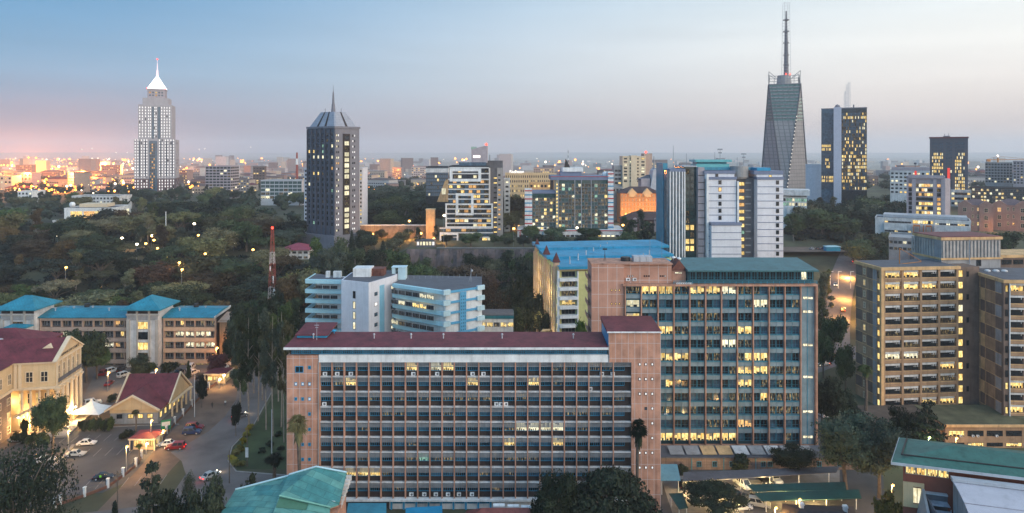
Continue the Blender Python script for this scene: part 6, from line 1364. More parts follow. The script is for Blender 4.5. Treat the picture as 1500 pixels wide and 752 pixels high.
mb = MB(); mb.tube((0, 0, 0), (0, 0, w(231)), .9, .9, 4); cr.part('mast', mb, mat('orange_steel', ())); cr.part('jib', MB().tube((-13, 0, w(234)), (38, 0, w(234)), .6, .4, 4).tube((0, 0, w(229)), (38, 0, w(233.5)), .18, n=4).tube((0, 0, w(229)), (-13, 0, w(234)), .18, n=4).box(-13, -9, -1, 1, w(237), w(234)), mat('orange_steel', ())); cr.part('beacon', MB().ball((0, 0, w(228.5)), .8), bulb_w)
blk('blue_edge_tower', 'tall grey tower with blue edge cut by the right side of the frame', 'office tower', 1484, 1525, 236, 760, 20, mauve, 8, 8, 270, 'plain', .12).finish()
blk('dark_glass_block', 'long low dark glass block lit yellow in patches near the right edge', 'office block', 1424, 1520, 274, 600, 22, darkspan, 22, 4, 296, 'curtain', .38, (WARM, PALE), fill=(.85, .7)).finish()
vm = mat('pink_brick_villa', (.34, .20, .16), .85, .15)
for i, (a_, b_, lab) in enumerate(((1406, 1452, 'pink brick villa block with twin gables, left one of the pair at right'), (1456, 1506, 'pink brick villa block with twin gables, right one of the pair, orange lamps below'))):
    vb = blk('villa_block', lab, 'building', a_, b_, 300, 480, 16, vm, 6, 3, 332, 'cream', .25, fill=(.4, .5), lits=(ORNG, WARM), par=.3, group='pair of pink brick villa blocks'); w = lambda y: Z(y, 480)-vb.zb; vb.part('pitched_roof', MB().hip(-1, vb.W+1, 0, 17, w(300), 4, .3), mat('mauve_tile', (.15, .10, .105), .8, .2))
    for c_ in (.16, .84): vb.part('gable', MB().add([(vb.W*c_-4, -.7, 0), (vb.W*c_+4, -.7, 0), (vb.W*c_+4, -.7, w(299)), (vb.W*c_, -.7, w(293)), (vb.W*c_-4, -.7, w(299)), (vb.W*c_-4, 3, 0), (vb.W*c_+4, 3, 0), (vb.W*c_+4, 3, w(299)), (vb.W*c_, 3, w(293)), (vb.W*c_-4, 3, w(299))], [(0,1,2,3,4),(9,8,7,6,5),(1,6,7,2),(2,7,8,3),(3,8,9,4),(4,9,5,0)]), vm); vb.grid(I4, [vb.W*c_], [w(332), w(321), w(310)], 2.2, 3, 'cream', .2, (ORNG,), dep=.72)
    vb.finish()
gr = blk('grey_block', 'low grey flat roofed block behind the brown office blocks', 'building', 1302, 1384, 347, 300, 20, greyc, 12, 2, 368, 'strip', .1, fill=(.85, .5), roofm=steel); w = lambda y: Z(y, 300)-gr.zb; gr.box('front_wing', greyd, 8, gr.W, -8, -.01, 0, w(366)); gr.part('glass_canopy', MB().add([(9, -7, w(368)), (22, -8.5, w(369)), (24, -.2, w(363)), (11, -.2, w(362)), (9, -7, w(368)-.3), (22, -8.5, w(369)-.3), (24, -.2, w(363)-.3), (11, -.2, w(362)-.3)], [(0,1,2,3),(7,6,5,4),(0,4,5,1),(1,5,6,2),(2,6,7,3),(3,7,4,0)]), mat('pale_blue_sheet', ())); gr.finish()
# ---- left distance
Wp = blk('white_villa', 'white flat roofed villa with big lit windows among the trees at left', 'villa', 94, 168, 305, 520, 30, white, 0, 1, 330, dr=525); w = lambda y: Z(y, 520)-Wp.zb; Wp.grid(I4, [.24*Wp.W, .5*Wp.W, .72*Wp.W], [w(331)], 8.5, 11, 'white3', 1, (WARM, ORNG)); Wp.grid(I4, [.86*Wp.W], [w(326)], 5, 8, 'white3', 1, (DIM,)); WT = Matrix.Translation((Wp.W, 0, 0)) @ Matrix.Rotation(R(90), 4, 'Z'); Wp.grid(WT, rng(2, 28, 3), [w(322)], 6, 6, 'white3', 1, (PALE,)); Wp.box('roof_room', creamt, 8, Wp.W-8, 6, 20, w(305), w(300)); Wp.part('satellite_dish', MB().ball((3, 6, w(301)), 2.2, 10), white); Wp.finish()
for i, (a_, b_, yt, dd, lab) in enumerate(((85, 125, 326, 455, 'long brown pitched roof shed below the white villa'), (54, 76, 328, 470, 'small brown pitched roof shed left of the white villa'))):
    sh = blk('shed', lab, 'shed', a_, b_, yt+8, dd, 22, brownd, 0, 1, yt+10, par=.2); sh.part('pitched_roof', MB().hip(-.6, sh.W+.6, -.6, 22.6, sh.H, 3.5, .3), mat('brown_sheet', (.15, .12, .11), .7, .2)); sh.finish()
blk('tank_tower', 'small white tank tower beside the brown sheds', 'tower', 77, 84, 323, 470, 4, offwhite, 0, 1, 340).finish()
bl = blk('blue_roof_shed', 'low building with pale blue flat roof and orange lit doorway in the wood', 'building', 152, 200, 365, 400, 10, tan, 6, 1, 380, 'two', .5, (ORNG, WARM), roofm=mat('pale_blue_sheet', ())); bl.finish()
RR = blk('white_flats', 'white flats with pinkish red roof and pale balconies near the red mast', 'apartment block', 410, 452, 366, 392, 16, offwhite, 5, 3, 388, 'strip', .25, (WARM, PALE), fill=(.7, .5), par=.2, base=-2); RR.part('pitched_roof', MB().hip(-1, RR.W+1, -1, 17, RR.H, 3, .3), mat('rose_roof', (.28, .06, .09), .6, .15)); RR.finish()
blk('dark_hotel', 'dark tower block with pale horizontal balconies right of the lit white tower', 'office tower', 301, 338, 243, 800, 24, mauve, 7, 9, 282, 'plain', .1, fill=(.8, .6), side={'R': 4}).finish()
gl_ = blk('green_glass_block', 'long low green glass office behind the trees left of the dark tower', 'office block', 382, 442, 264, 700, 24, greyl, 9, 5, 292, 'curtain', .12, (PALE,), GRG, fill=(.9, .75)); gl_.finish()
for a_, b_, yt, dd, c, lab in ((105, 176, 287, 640, offwhite, 'low white gabled terrace behind the white villa'), (26, 47, 280, 700, white, 'white square block with flat cap at the left edge of the wood'), (24, 46, 253, 1000, mauve, 'blank mauve block in the hazy city at left'), (0, 17, 258, 980, creamt, 'cream block cut by the left edge of the frame'), (133, 165, 278, 900, greyd, 'dark low hall before the orange street lamps')):
    blk('city_block', lab, 'building', a_, b_, yt, dd, 20, c, int((b_-a_)/5), 2, yt+12, 'plain', .2, (WARM, PALE), fill=(.5, .5)).finish()
# retaining walls, pillar and lamp kiosk by the cliff
rw_ = Bld('retaining_wall', 'pale stone retaining wall lit orange right of the dark tower', 'wall', (X(528, 440), 440, 14)); rw_.part('wall', MB().box(0, 44, 0, 1, 0, Z(331, 440)-14), mat('wall_stone', (.22, .16, .125), .9, .35)); rw_.part('coping', MB().box(-.2, 44.2, -.3, 1.2, Z(331, 440)-14, Z(330, 440)-14+.3), offwhite)
pl_ = Bld('pillar', 'square concrete pillar lit orange at the end of the retaining wall', 'pillar', (X(624, 432), 432, 14)); pl_.part('shaft', MB().box(0, 5.5, 0, 5, 0, Z(308, 432)-14), tan); pl_.part('cap', MB().box(-.3, 5.8, -.3, 5.3, Z(308, 432)-14+.01, Z(306.5, 432)-14), cream)
ks = blk('kiosk', 'low kiosk with white lit windows on top of the cliff', 'building', 610, 637, 352, 396, 6, greyd, 6, 1, 361, 'plain', 1, (WHT, PALE), fill=(.8, .7), par=.3); ks.finish()
cw = Bld('cliff_wall', 'long grey wall along the top of the quarry cliff', 'wall', (X(640, 391), 391, 17)); cw.part('wall', MB().box(0, 66, 0, .6, 0, 3), greyd); cw.part('coping', MB().box(-.1, 66.1, -.1, .7, 3.01, 3.2), greyc)
cf = MB(); n = 34
for j in range(7):
    for i in range(n+1): cf.v.append((-60+i*2.4, 383.6-.0+j*.75+1.6*math.sin(i*1.7+j*.6)*.5+rnd.uniform(-.6, .6), -1+j*3.45 if j < 6 else 19.6))
cf.f = [(j*(n+1)+i, j*(n+1)+i+1, (j+1)*(n+1)+i+1, (j+1)*(n+1)+i) for j in range(6) for i in range(n)]; cf.m = [0]*len(cf.f)
tag(cf.build('cliff', mat('quarry_rock', (.13, .10, .10), .95, .35, .22, bump=.4)), kind='structure')
# ================================================================== trees
LF = {'dark': leaf_mat('leaves_dark', (.007, .012, .008), (.034, .050, .026)), 'mid': leaf_mat('leaves_mid', (.016, .030, .012), (.075, .105, .036)),
      'olive': leaf_mat('leaves_olive', (.04, .042, .018), (.15, .145, .065)), 'grey': leaf_mat('leaves_grey', (.014, .022, .016), (.055, .075, .050)),
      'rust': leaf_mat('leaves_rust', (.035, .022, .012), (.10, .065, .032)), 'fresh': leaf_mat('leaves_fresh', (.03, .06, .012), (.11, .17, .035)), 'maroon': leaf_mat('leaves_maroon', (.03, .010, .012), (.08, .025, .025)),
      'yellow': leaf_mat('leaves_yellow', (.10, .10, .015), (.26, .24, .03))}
nrs = np.random.RandomState(5)
def leaf_cloud(lobes, n, size, core=.72, flat=0.0):
    """leaf-sized faces spread through lumpy lobes, plus a rough inner mass"""
    lo = np.array(lobes, float); wgt = (lo[:, 3]*lo[:, 4]+lo[:, 4]*lo[:, 5]+lo[:, 3]*lo[:, 5]); wgt /= wgt.sum()
    pick = nrs.choice(len(lo), n, p=wgt); dirs = nrs.normal(size=(n, 3)); dirs /= np.linalg.norm(dirs, axis=1)[:, None]
    lump = 1+.16*np.sin(dirs[:, 0]*6+pick)+.14*np.sin(dirs[:, 1]*7+2*pick)+.12*np.sin(dirs[:, 2]*8+pick*3)
    rad = (nrs.uniform(.45, 1.0, n)**.45)*lump*nrs.choice([1, 1, 1, 1.12], n)
    c = lo[pick, :3]+dirs*lo[pick, 3:6]*rad[:, None]
    nrm = dirs*.7+nrs.normal(size=(n, 3))*.75; nrm[:, 2] += flat; nrm /= np.linalg.norm(nrm, axis=1)[:, None]
    a = np.cross(nrm, nrs.normal(size=(n, 3))); a /= np.linalg.norm(a, axis=1)[:, None]; b = np.cross(nrm, a)
    s = (size*nrs.uniform(.55, 1.35, n))[:, None]; k = nrs.uniform(.45, .9, n)[:, None]
    V = np.concatenate([c-a*s, c-b*s*k*.8+a*s*.1, c+a*s, c+b*s*k], 1).reshape(-1, 3)
    mb = MB(); mb.v = [tuple(v) for v in V]; mb.f = [(4*i, 4*i+1, 4*i+2, 4*i+3) for i in range(n)]; mb.m = [0]*n
    if core:
        for l in lo:
            q = MB(); q.ball((0, 0, 0), 1, 8)
            vs = [((l[0]+v[0]*l[3]*core*(1+rnd.uniform(-.22, .15))), (l[1]+v[1]*l[4]*core*(1+rnd.uniform(-.22, .15))), (l[2]+v[2]*l[5]*core*(1+rnd.uniform(-.22, .15)))) for v in q.v]
            mb.add(vs, q.f)
    return mb
def limbs(mb, h0, h1, r0, spread, n, seed, top=None, bend=.4):
    q = random.Random(seed); p = (0, 0, -1.0); t = (q.uniform(-bend, bend), q.uniform(-bend, bend), h0)
    mb.tube(p, t, r0*1.25, r0*.85, 8)
    for i in range(n):
        a = 6.28*i/n+q.uniform(-.4, .4); s = spread*q.uniform(.5, 1); z = q.uniform(h0+.5*(h1-h0), h1)
        m = (t[0]+math.cos(a)*s*.4, t[1]+math.sin(a)*s*.4, t[2]+(z-t[2])*.55); e = (t[0]+math.cos(a)*s, t[1]+math.sin(a)*s, z)
        mb.tube(t, m, r0*.55, r0*.34, 6); mb.tube(m, e, r0*.34, r0*.1, 5)
    return mb
def lobes_round(q, w, h, z0, n):
    L_ = [(0, 0, z0+h*.5, w*.30, w*.30, h*.36)]
    for i in range(n):
        a = 6.28*i/n*1.618*2; r = w*q.uniform(.18, .36); z = z0+h*q.uniform(.22, .82); s = w*q.uniform(.13, .22); L_.append((math.cos(a)*r, math.sin(a)*r, z, s*1.15, s*1.15, s*.85))
    return L_
PROT = {}
def proto(kind, v):
    """meshes of one tree: (trunk, crown, height, width)"""
    key = (kind, v)
    if key in PROT: return PROT[key]
    q = random.Random(hash(kind) % 1000 if False else sum(map(ord, kind))*7+v); tb = MB()
    if kind == 'broad': H, Wd = 11, 11; L_ = lobes_round(q, Wd, 8.3, 2.7, 13); limbs(tb, 2.8, 9, .35, 4.0, 6, v); cb = leaf_cloud(L_, 5200, .34)
    elif kind == 'big': H, Wd = 11, 18; L_ = [(math.cos(i*2.4)*(1.3+i*.42), math.sin(i*2.4)*(1.3+i*.42), 8.9-i*.22+q.uniform(-.8, .9), 2.6, 2.6, 1.15) for i in range(17)]; limbs(tb, 3.6, 8.6, .5, 7, 9, v); cb = leaf_cloud(L_, 12000, .27, .66, .5)
    elif kind == 'acacia': H, Wd = 11, 15; L_ = [(math.cos(i*2.4)*(.8+i*.45), math.sin(i*2.4)*(.8+i*.45), 9.3+q.uniform(-.9, .7)-i*.10, 2.2, 2.2, .8) for i in range(14)]; limbs(tb, 4, 9, .32, 6, 8, v, bend=1); cb = leaf_cloud(L_, 4600, .30, .55, .7)
    elif kind == 'tall': H, Wd = 20, 11; L_ = [(q.uniform(-3.2, 3.2)*(1-.4*i/14), q.uniform(-3.2, 3.2)*(1-.4*i/14), 6.5+i*.92, q.uniform(1.2, 2.1), q.uniform(1.2, 2.1), q.uniform(.9, 1.7)) for i in range(15)]; limbs(tb, 7, 17, .36, 3.3, 9, v, bend=.8); tb.tube((.3, .2, 6.5), (0, 0, 18), .3, .08, 6); cb = leaf_cloud(L_, 5200, .34, .6)
    elif kind == 'willowy': H, Wd = 17, 13; L_ = lobes_round(q, Wd, 13, 4.2, 17); limbs(tb, 5, 14, .45, 4.5, 8, v, bend=.6); cb = leaf_cloud(L_, 13000, .25, .70)
    elif kind == 'gum': H, Wd = 25, 10; L_ = [(q.uniform(-3.4, 3.4), q.uniform(-3.4, 3.4), 10.5+i*1.02, q.uniform(1.1, 2.0), q.uniform(1.1, 2.0), q.uniform(.8, 1.5)) for i in range(14)]; tb.tube((0, 0, -1), (.5, .2, 12), .34, .25, 8); tb.tube((.5, .2, 12), (.2, 0, 23.5), .25, .06, 6)
    elif kind == 'cypress': H, Wd = 12, 3.4; L_ = [(0, 0, 1.2+i*1.2, 1.55*(1-i/10)+.25, 1.55*(1-i/10)+.25, 1.0) for i in range(9)]; tb.tube((0, 0, -.5), (0, 0, 11), .25, .05, 6); cb = leaf_cloud(L_, 2600, .24, .7)
    elif kind == 'cedar':
        H, Wd = 13, 12; L_ = []
        for t in range(7):
            z, r = 2.4+t*1.6, 5.4*(1-t/7.6)
            for i in range(max(3, 8-t)): a = 6.28*i/max(3, 8-t)+t; L_.append((math.cos(a)*r*.62, math.sin(a)*r*.62, z+q.uniform(-.25, .25), r*.42+.3, r*.42+.3, .45))
        tb.tube((0, 0, -.5), (0, 0, 12.4), .38, .06, 8); cb = leaf_cloud(L_, 8200, .26, .6, .5)
    elif kind == 'bush': H, Wd = 3, 3.6; L_ = lobes_round(q, Wd, 2.9, .1, 8); tb.tube((0, 0, -.3), (0, 0, 1.5), .09, .05, 5); cb = leaf_cloud(L_, 1500, .19)
    elif kind == 'sparse': H, Wd = 10, 10; L_ = lobes_round(q, Wd, 7, 3, 11); limbs(tb, 3, 9, .26, 4.4, 9, v, bend=.5); cb = leaf_cloud(L_, 5600, .15, 0)
    if kind == 'gum':
        for i in range(9): l = L_[i]; tb.tube((.4, .1, l[2]-2.5), (l[0], l[1], l[2]), .1, .04, 4)
        cb = leaf_cloud(L_, 5200, .33, .5)
    if kind == 'palm':
        H, Wd = 21.5, 5; tb.tube((0, 0, -.5), (.25, .1, 9), .46, .34, 9).tube((.25, .1, 9), (0, .1, 19.4), .34, .38, 9); cb = MB()
        for i in range(130):
            a = q.uniform(0, 6.28); el = q.uniform(-.75, 1.3); L0 = q.uniform(1.5, 2.3); dx_, dy_, dz_ = math.cos(a)*math.cos(el), math.sin(a)*math.cos(el), math.sin(el)
            o = (0, .1, 19.4+q.uniform(-.3, .3)); e = (o[0]+dx_*L0*.62, o[1]+dy_*L0*.62, o[2]+dz_*L0*.62)
            cb.tube(o, e, .03, .02, 3)
            for j in range(9):
                s = (j-4)*.22; sx_, sy_ = -math.sin(a), math.cos(a); t = (e[0]+dx_*.95+sx_*s*1.1, e[1]+dy_*.95+sy_*s*1.1, e[2]+dz_*.9-.34-abs(s)*.35)
                cb.add([e, (e[0]+sx_*s*.45-.05, e[1]+sy_*s*.45, e[2]+dz_*.35+.04), t, (e[0]+sx_*s*.45+.09, e[1]+sy_*s*.45+.05, e[2]+dz_*.35-.05)], [(0, 1, 2, 3)])
        for i in range(70):   # skirt of dead fronds
            a = q.uniform(0, 6.28); z = q.uniform(16.8, 19.2); r = .40; cb.add([(math.cos(a)*r, math.sin(a)*r, z+.3), (math.cos(a+.5)*(r+.3), math.sin(a+.5)*(r+.3), z-.6), (math.cos(a+.25)*(r+.55), math.sin(a+.25)*(r+.55), z-1.5), (math.cos(a-.2)*(r+.25), math.sin(a-.2)*(r+.25), z-.6)], [(0, 1, 2, 3)])
    PROT[key] = (tb, cb, H, Wd); return PROT[key]
TREE0 = {}
def tree(kind, v, leaf, x, y, hgt, wid, label, group, rz=None, cat='tree', name=None, z=None, barkm=None):
    tb, cb, H, Wd = proto(kind, v); zz_ = ground_z(x, y) if z is None else z; key = (kind, v, leaf); nm = name or {'palm': 'palm_tree', 'bush': 'shrub', 'cypress': 'cypress_tree', 'cedar': 'conifer_tree', 'gum': 'gum_tree', 'acacia': 'acacia_tree'}.get(kind, 'tree')
    if key not in TREE0:
        TREE0[key] = (tb.mesh('trunk', barkm or (palebark if kind in ('gum', 'tall') else bark)), cb.mesh('crown', LF[leaf]))
    tm, cm = TREE0[key]
    r = empty(nm, label, cat, (x, y, zz_), rnd.uniform(0, 6.28) if rz is None else rz, group); r.scale = (wid/Wd, wid/Wd, hgt/H)
    for n_, m_ in (('trunk', tm), ('crown', cm)):
        o = bpy.data.objects.new(n_, m_); COL.objects.link(o); o.parent = r
    return r
def tpx(kind, v, leaf, px, d, ytop, wpx, label, group=None, **k):
    x = X(px, d); z = k.pop('z', ground_z(x, d)); h = Z(ytop, d)-z; return tree(kind, v, leaf, x, d, max(1.5, h), wpx*d/FPX, label, group, z=z, **k)
# ---- near trees, one by one
tpx('big', 0, 'dark', 893, 128, 684, 150, 'big spreading dark tree in front of the right end of the pink block', z=0)
tpx('willowy', 3, 'dark', 812, 124, 683, 66, 'soft dark round tree left of the big spreading tree before the pink block', z=0)
tpx('big', 1, 'dark', 1045, 142, 706, 92, 'dark bushy tree in the yard below the teal block, left of the parked cars', z=0)
tpx('willowy', 1, 'dark', 1160, 158, 655, 66, 'dark round tree before the stone annex at the right end of the teal block', z=0)
tpx('willowy', 0, 'grey', 1240, 150, 604, 84, 'tall grey-green tree right of the teal block, left one of the two tall trees', z=0)
tpx('willowy', 1, 'grey', 1288, 148, 614, 70, 'tall grey-green tree beside the green hip roof, right one of the two tall trees', z=0)
tpx('cedar', 0, 'dark', 1358, 168, 583, 84, 'dark layered conifer before the brown office blocks', z=-5)
tpx('willowy', 2, 'dark', 1326, 174, 592, 44, 'dark leafy tree beside the brown sloping roof, left of the layered conifer', z=-5)
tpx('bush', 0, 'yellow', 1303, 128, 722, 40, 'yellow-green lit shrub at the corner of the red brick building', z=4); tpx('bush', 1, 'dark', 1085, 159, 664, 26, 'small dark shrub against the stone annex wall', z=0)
tpx('bush', 1, 'dark', 1000, 159, 680, 18, 'low dark shrub beside the pale blue entrance canopy', z=0)
tpx('palm', 0, 'olive', 437, 138, 605, 37, 'fan palm in front of the left end of the pink block', z=-1.5, rz=.3); tpx('palm', 0, 'dark', 935, 138, 612, 33, 'fan palm in front of the right end of the pink block', z=-1.5, rz=2)
tpx('palm', 0, 'mid', 1268, 196, 534, 27, 'fan palm at the left corner of the brown office block', z=0)
tpx('willowy', 2, 'mid', 75, 168, 572, 50, 'round leafy tree with clear trunk beside the court house', z=0)
tpx('sparse', 0, 'dark', 20, 118, 640, 150, 'large hazy dark tree filling the bottom left corner', z=0); tpx('sparse', 1, 'dark', 62, 115, 690, 90, 'thin dark tree in the bottom left corner beside the car park', z=0)
tpx('cedar', 1, 'dark', 222, 118, 672, 84, 'dark feathery conifer at the bottom, below the gatehouse', z=0); tpx('broad', 1, 'dark', 262, 120, 716, 60, 'low dark tree at the bottom edge, right of the feathery conifer', z=0)
tpx('broad', 2, 'dark', 302, 117, 710, 60, 'dark bushy tree at the bottom edge beside the teal roofs', z=0); tpx('sparse', 2, 'mid', 277, 142, 690, 20, 'thin young tree on the bend of the street', z=0)
tpx('cypress', 0, 'dark', 168, 125, 732, 18, 'small narrow conifer at the bottom edge left of the feathery conifer', z=0)
tpx('bush', 0, 'mid', 368, 140, 695, 30, 'round clipped shrub behind the patched teal roofs', z=0)
tpx('broad', 3, 'mid', 127, 222, 484, 56, 'tall leafy tree between the court house and the office row', z=0); tpx('willowy', 3, 'mid', 142, 225, 500, 36, 'pale leafy tree close beside the court house gable', z=0)
tpx('willowy', 0, 'dark', 203, 222, 520, 28, 'dark round tree before the right stair tower', z=0); tpx('broad', 1, 'mid', 218, 226, 530, 22, 'small tree by the sodium lamp in the rear car park', z=0)
tpx('broad', 2, 'dark', 248, 226, 530, 26, 'small dark tree before the lit ground floor of the office row', z=0); tpx('broad', 0, 'maroon', 318, 228, 518, 30, 'maroon leaved tree at the right end of the office row', z=0)
tpx('cypress', 0, 'dark', 276, 226, 528, 8, 'narrow dark cypress in the rear car park', z=0); tpx('broad', 2, 'dark', 295, 200, 555, 18, 'small dark tree by the street fence', z=0)
tpx('palm', 0, 'olive', 199, 181, 600, 14, 'small palm before the front gable of the maroon roofed hall', z=0, rz=1); tpx('bush', 0, 'dark', 186, 178, 628, 20, 'dark shrub left of the gatehouse', z=0); tpx('palm', 0, 'fresh', 204, 164, 650, 12, 'small bright palm by the gate lamps', z=0, rz=1)
tpx('bush', 1, 'dark', 119, 184, 615, 12, 'dark shrub right of the court terrace', z=0); tpx('bush', 0, 'dark', 164, 205, 577, 14, 'dark round shrub in the rear car park behind the hall', z=0); tpx('bush', 1, 'mid', 36, 178, 612, 11, 'small round shrub before the court portico', z=0)
for i, px in enumerate((24, 34, 45, 56, 65)): tpx('bush', i % 2, 'mid', px, 176-.5*i, 633, 14, 'clipped hedge shrub along the court terrace', 'hedge shrubs along the court terrace', z=0)
for i, px in enumerate((126, 135, 143, 150, 156, 162)): tpx('bush', i % 2, 'mid' if i % 2 else 'dark', px, 183, 614-2*(i % 3), 11, 'low shrub between the white tent and the hall', 'shrubs between the tent and the hall', z=0)
for i, (px, py) in enumerate(((340, 676), (345, 668), (352, 662), (357, 650), (354, 684), (361, 640), (366, 630), (343, 683))): p = G(px, py); tree('bush', i % 2, 'yellow', p[0], p[1], 1.7, 2.1, 'yellow-green shrub edging the garden by the street', 'yellow shrubs edging the garden')
for i, (px, py) in enumerate(((395, 655), (384, 664), (412, 661), (408, 640))): p = G(px, py); tree('bush', i % 2, 'dark', p[0], p[1], 1.5, 2.0, 'small dark shrub on the garden lawn', 'dark shrubs on the garden lawn')
tpx('palm', 0, 'dark', 403, 146, 664, 36, 'dark drooping palm on the lawn left of the pink block', z=0, rz=2.2)
GUM = [(352, 192, 470, 34), (365, 186, 455, 36), (378, 190, 448, 34), (390, 184, 462, 32), (400, 180, 452, 34), (412, 186, 446, 36), (384, 206, 440, 36), (372, 212, 450, 36), (398, 214, 442, 38), (356, 216, 470, 34), (408, 205, 456, 30), (416, 176, 470, 26)]
for i, (px, d, yt, wp) in enumerate(GUM): tpx('gum', i % 3, ('grey', 'mid', 'dark', 'olive')[i % 4], px, d, yt, wp, 'tall slim gum tree with bare pale trunk in the grove left of the pink block', 'gum trees in the grove left of the pink block', z=0)
for i, (px, d, yt, wp) in enumerate(((352, 240, 445, 40), (372, 250, 435, 44), (398, 246, 432, 46), (420, 250, 440, 40), (340, 232, 490, 26), (352, 205, 540, 22), (346, 180, 590, 16))): tpx('broad', i % 4, 'mid' if i % 2 else 'dark', px, d, yt, wp, 'leafy tree filling the grove behind the gum trees', 'dark trees behind the gum grove', z=0)
# right: trees between the two tall blocks and behind
for i, (px, d, yt, wp, lf) in enumerate(((1208, 300, 402, 26, 'olive'), (1204, 262, 440, 28, 'olive'), (1222, 246, 462, 40, 'fresh'), (1206, 226, 488, 34, 'mid'), (1238, 214, 505, 30, 'mid'), (1205, 184, 556, 26, 'dark'), (1224, 180, 560, 44, 'dark'), (1244, 183, 570, 24, 'dark'), (1212, 320, 396, 20, 'olive'))):
    tpx('tall' if d > 255 else 'broad', i % 3, lf, px, d, yt, wp, 'leafy tree in the gap between the teal block and the brown blocks', 'trees between the teal and brown blocks', z=0)
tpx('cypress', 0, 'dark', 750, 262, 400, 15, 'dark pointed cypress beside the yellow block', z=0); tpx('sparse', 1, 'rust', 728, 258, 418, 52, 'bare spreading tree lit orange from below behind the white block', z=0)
for i, (px, d, yt, wp, lf) in enumerate(((770, 255, 440, 34, 'dark'), (785, 262, 425, 30, 'dark'), (796, 248, 455, 24, 'mid'), (755, 250, 450, 30, 'dark'), (775, 290, 400, 40, 'dark'), (800, 300, 385, 30, 'dark'), (775, 330, 378, 40, 'dark'), (745, 300, 420, 46, 'dark'), (720, 270, 445, 40, 'dark'), (850, 228, 466, 20, 'fresh'))):
    tpx('broad', i % 4, lf, px, d, yt, wp, 'dark tree on the slope between the white block and the yellow block', 'trees on the slope by the yellow block', z=ground_z(X(px, d), d) if d > 290 else 2)
for i, (px, d, yt, wp, lf, kd) in enumerate(((690, 330, 385, 84, 'rust', 'acacia'), (640, 325, 398, 60, 'olive', 'acacia'), (600, 330, 384, 60, 'mid', 'acacia'), (560, 340, 372, 50, 'olive', 'tall'), (520, 335, 368, 52, 'mid', 'tall'), (482, 330, 358, 56, 'grey', 'willowy'), (460, 340, 352, 40, 'mid', 'tall'), (538, 372, 362, 46, 'dark', 'broad'), (580, 365, 366, 50, 'mid', 'broad'), (500, 360, 352, 40, 'mid', 'broad'), (625, 350, 388, 40, 'mid', 'broad'), (665, 360, 392, 44, 'dark', 'broad'), (440, 320, 395, 50, 'olive', 'broad'), (425, 300, 402, 50, 'rust', 'broad'), (455, 300, 398, 40, 'olive', 'broad'), (730, 345, 392, 50, 'dark', 'acacia'), (712, 310, 400, 40, 'rust', 'broad'))):
    tpx(kd, i % 3, lf, px, d, yt, wp, 'tree below the quarry cliff behind the white block', 'trees below the quarry cliff', z=1)
for i, (px, d, yt) in enumerate(((515, 396, 336), (527, 398, 340), (561, 400, 352), (516, 392, 345))): tpx('cypress', 0, 'dark', px, d, yt, 11, 'dark cypress at the foot of the dark spired tower', 'cypresses by the dark tower', z=ground_z(X(px, d), d))
for i, (px, d, yt, wp, lf, kd) in enumerate(((700, 376, 372, 40, 'dark', 'broad'), (722, 374, 378, 34, 'olive', 'broad'), (742, 376, 368, 36, 'dark', 'tall'), (766, 372, 374, 44, 'mid', 'broad'), (784, 368, 380, 30, 'dark', 'broad'), (655, 372, 392, 40, 'rust', 'broad'), (618, 374, 380, 30, 'mid', 'broad'), (690, 360, 400, 46, 'mid', 'broad'))):
    tpx(kd, i % 3, lf, px, d, yt, wp, 'tree against the face of the quarry cliff', 'trees against the quarry cliff', z=1)
# ---- woods: scattered singly, each a tree
WOOD = []
def wood(label, group, pxr, dr, n, kinds, leaves, htr, gap=8.5, avoid=()):
    tries = 0; got = 0
    while got < n and tries < n*40:
        tries += 1; d = math.sqrt(rnd.uniform(dr[0]**2, dr[1]**2)); px = rnd.uniform(*pxr); x = X(px, d)
        if any((x-a)**2+(d-b)**2 < gap*gap for a, b in WOOD): continue
        if any(a0 < px < a1 and b0 < d < b1 for a0, a1, b0, b1 in avoid): continue
        WOOD.append((x, d)); got += 1; k = rnd.choice(kinds); h = rnd.uniform(*htr)*1.12; tree(k, rnd.randrange(3), rnd.choice(leaves), x, d, h, h*rnd.uniform(1.1, 1.6) if k not in ('tall',) else h*.6, label, group)
AV = [(85, 185, 500, 560), (50, 130, 445, 500), (148, 205, 385, 412), (405, 458, 380, 412), (440, 535, 400, 470), (300, 345, 790, 830), (370, 450, 690, 730), (195, 265, 820, 900), (100, 182, 630, 664), (20, 50, 690, 722)]
wood('dark tree in the wood right behind the blue roofed office row', 'trees in the wood behind the office row', (-30, 440), (268, 330), 40, ('broad', 'broad', 'acacia', 'tall'), ('dark', 'mid', 'mid', 'olive', 'rust'), (9, 14), 8, AV)
wood('tree in the wide wood between the office row and the white villa', 'trees in the wide wood at left', (-30, 440), (330, 470), 66, ('broad', 'broad', 'willowy', 'tall', 'acacia'), ('dark', 'mid', 'olive', 'grey', 'olive', 'rust'), (9, 17), 10, AV)
wood('far tree in the wood around the lit white tower', 'far trees around the lit white tower', (-20, 450), (470, 800), 44, ('broad', 'broad', 'tall'), ('dark', 'mid', 'olive'), (10, 16), 12, AV)
wood('tree in the dark wood between the spired tower and the stepped white tower', 'trees between the spired and stepped towers', (528, 632), (455, 700), 30, ('broad', 'tall', 'broad'), ('dark', 'mid'), (12, 18), 10)
wood('tree in the park before the tapering tower at right', 'trees in the park at right', (1150, 1320), (425, 570), 38, ('broad', 'broad', 'tall'), ('dark', 'mid', 'olive'), (11, 18), 9, [(1145, 1190, 470, 505), (1280, 1320, 420, 450)])
wood('tree in front of the white terraced podium at right', 'trees before the terraced podium', (1255, 1500), (330, 415), 26, ('broad', 'tall', 'broad'), ('dark', 'mid', 'olive'), (8, 13), 9, [(1296, 1392, 290, 335)])
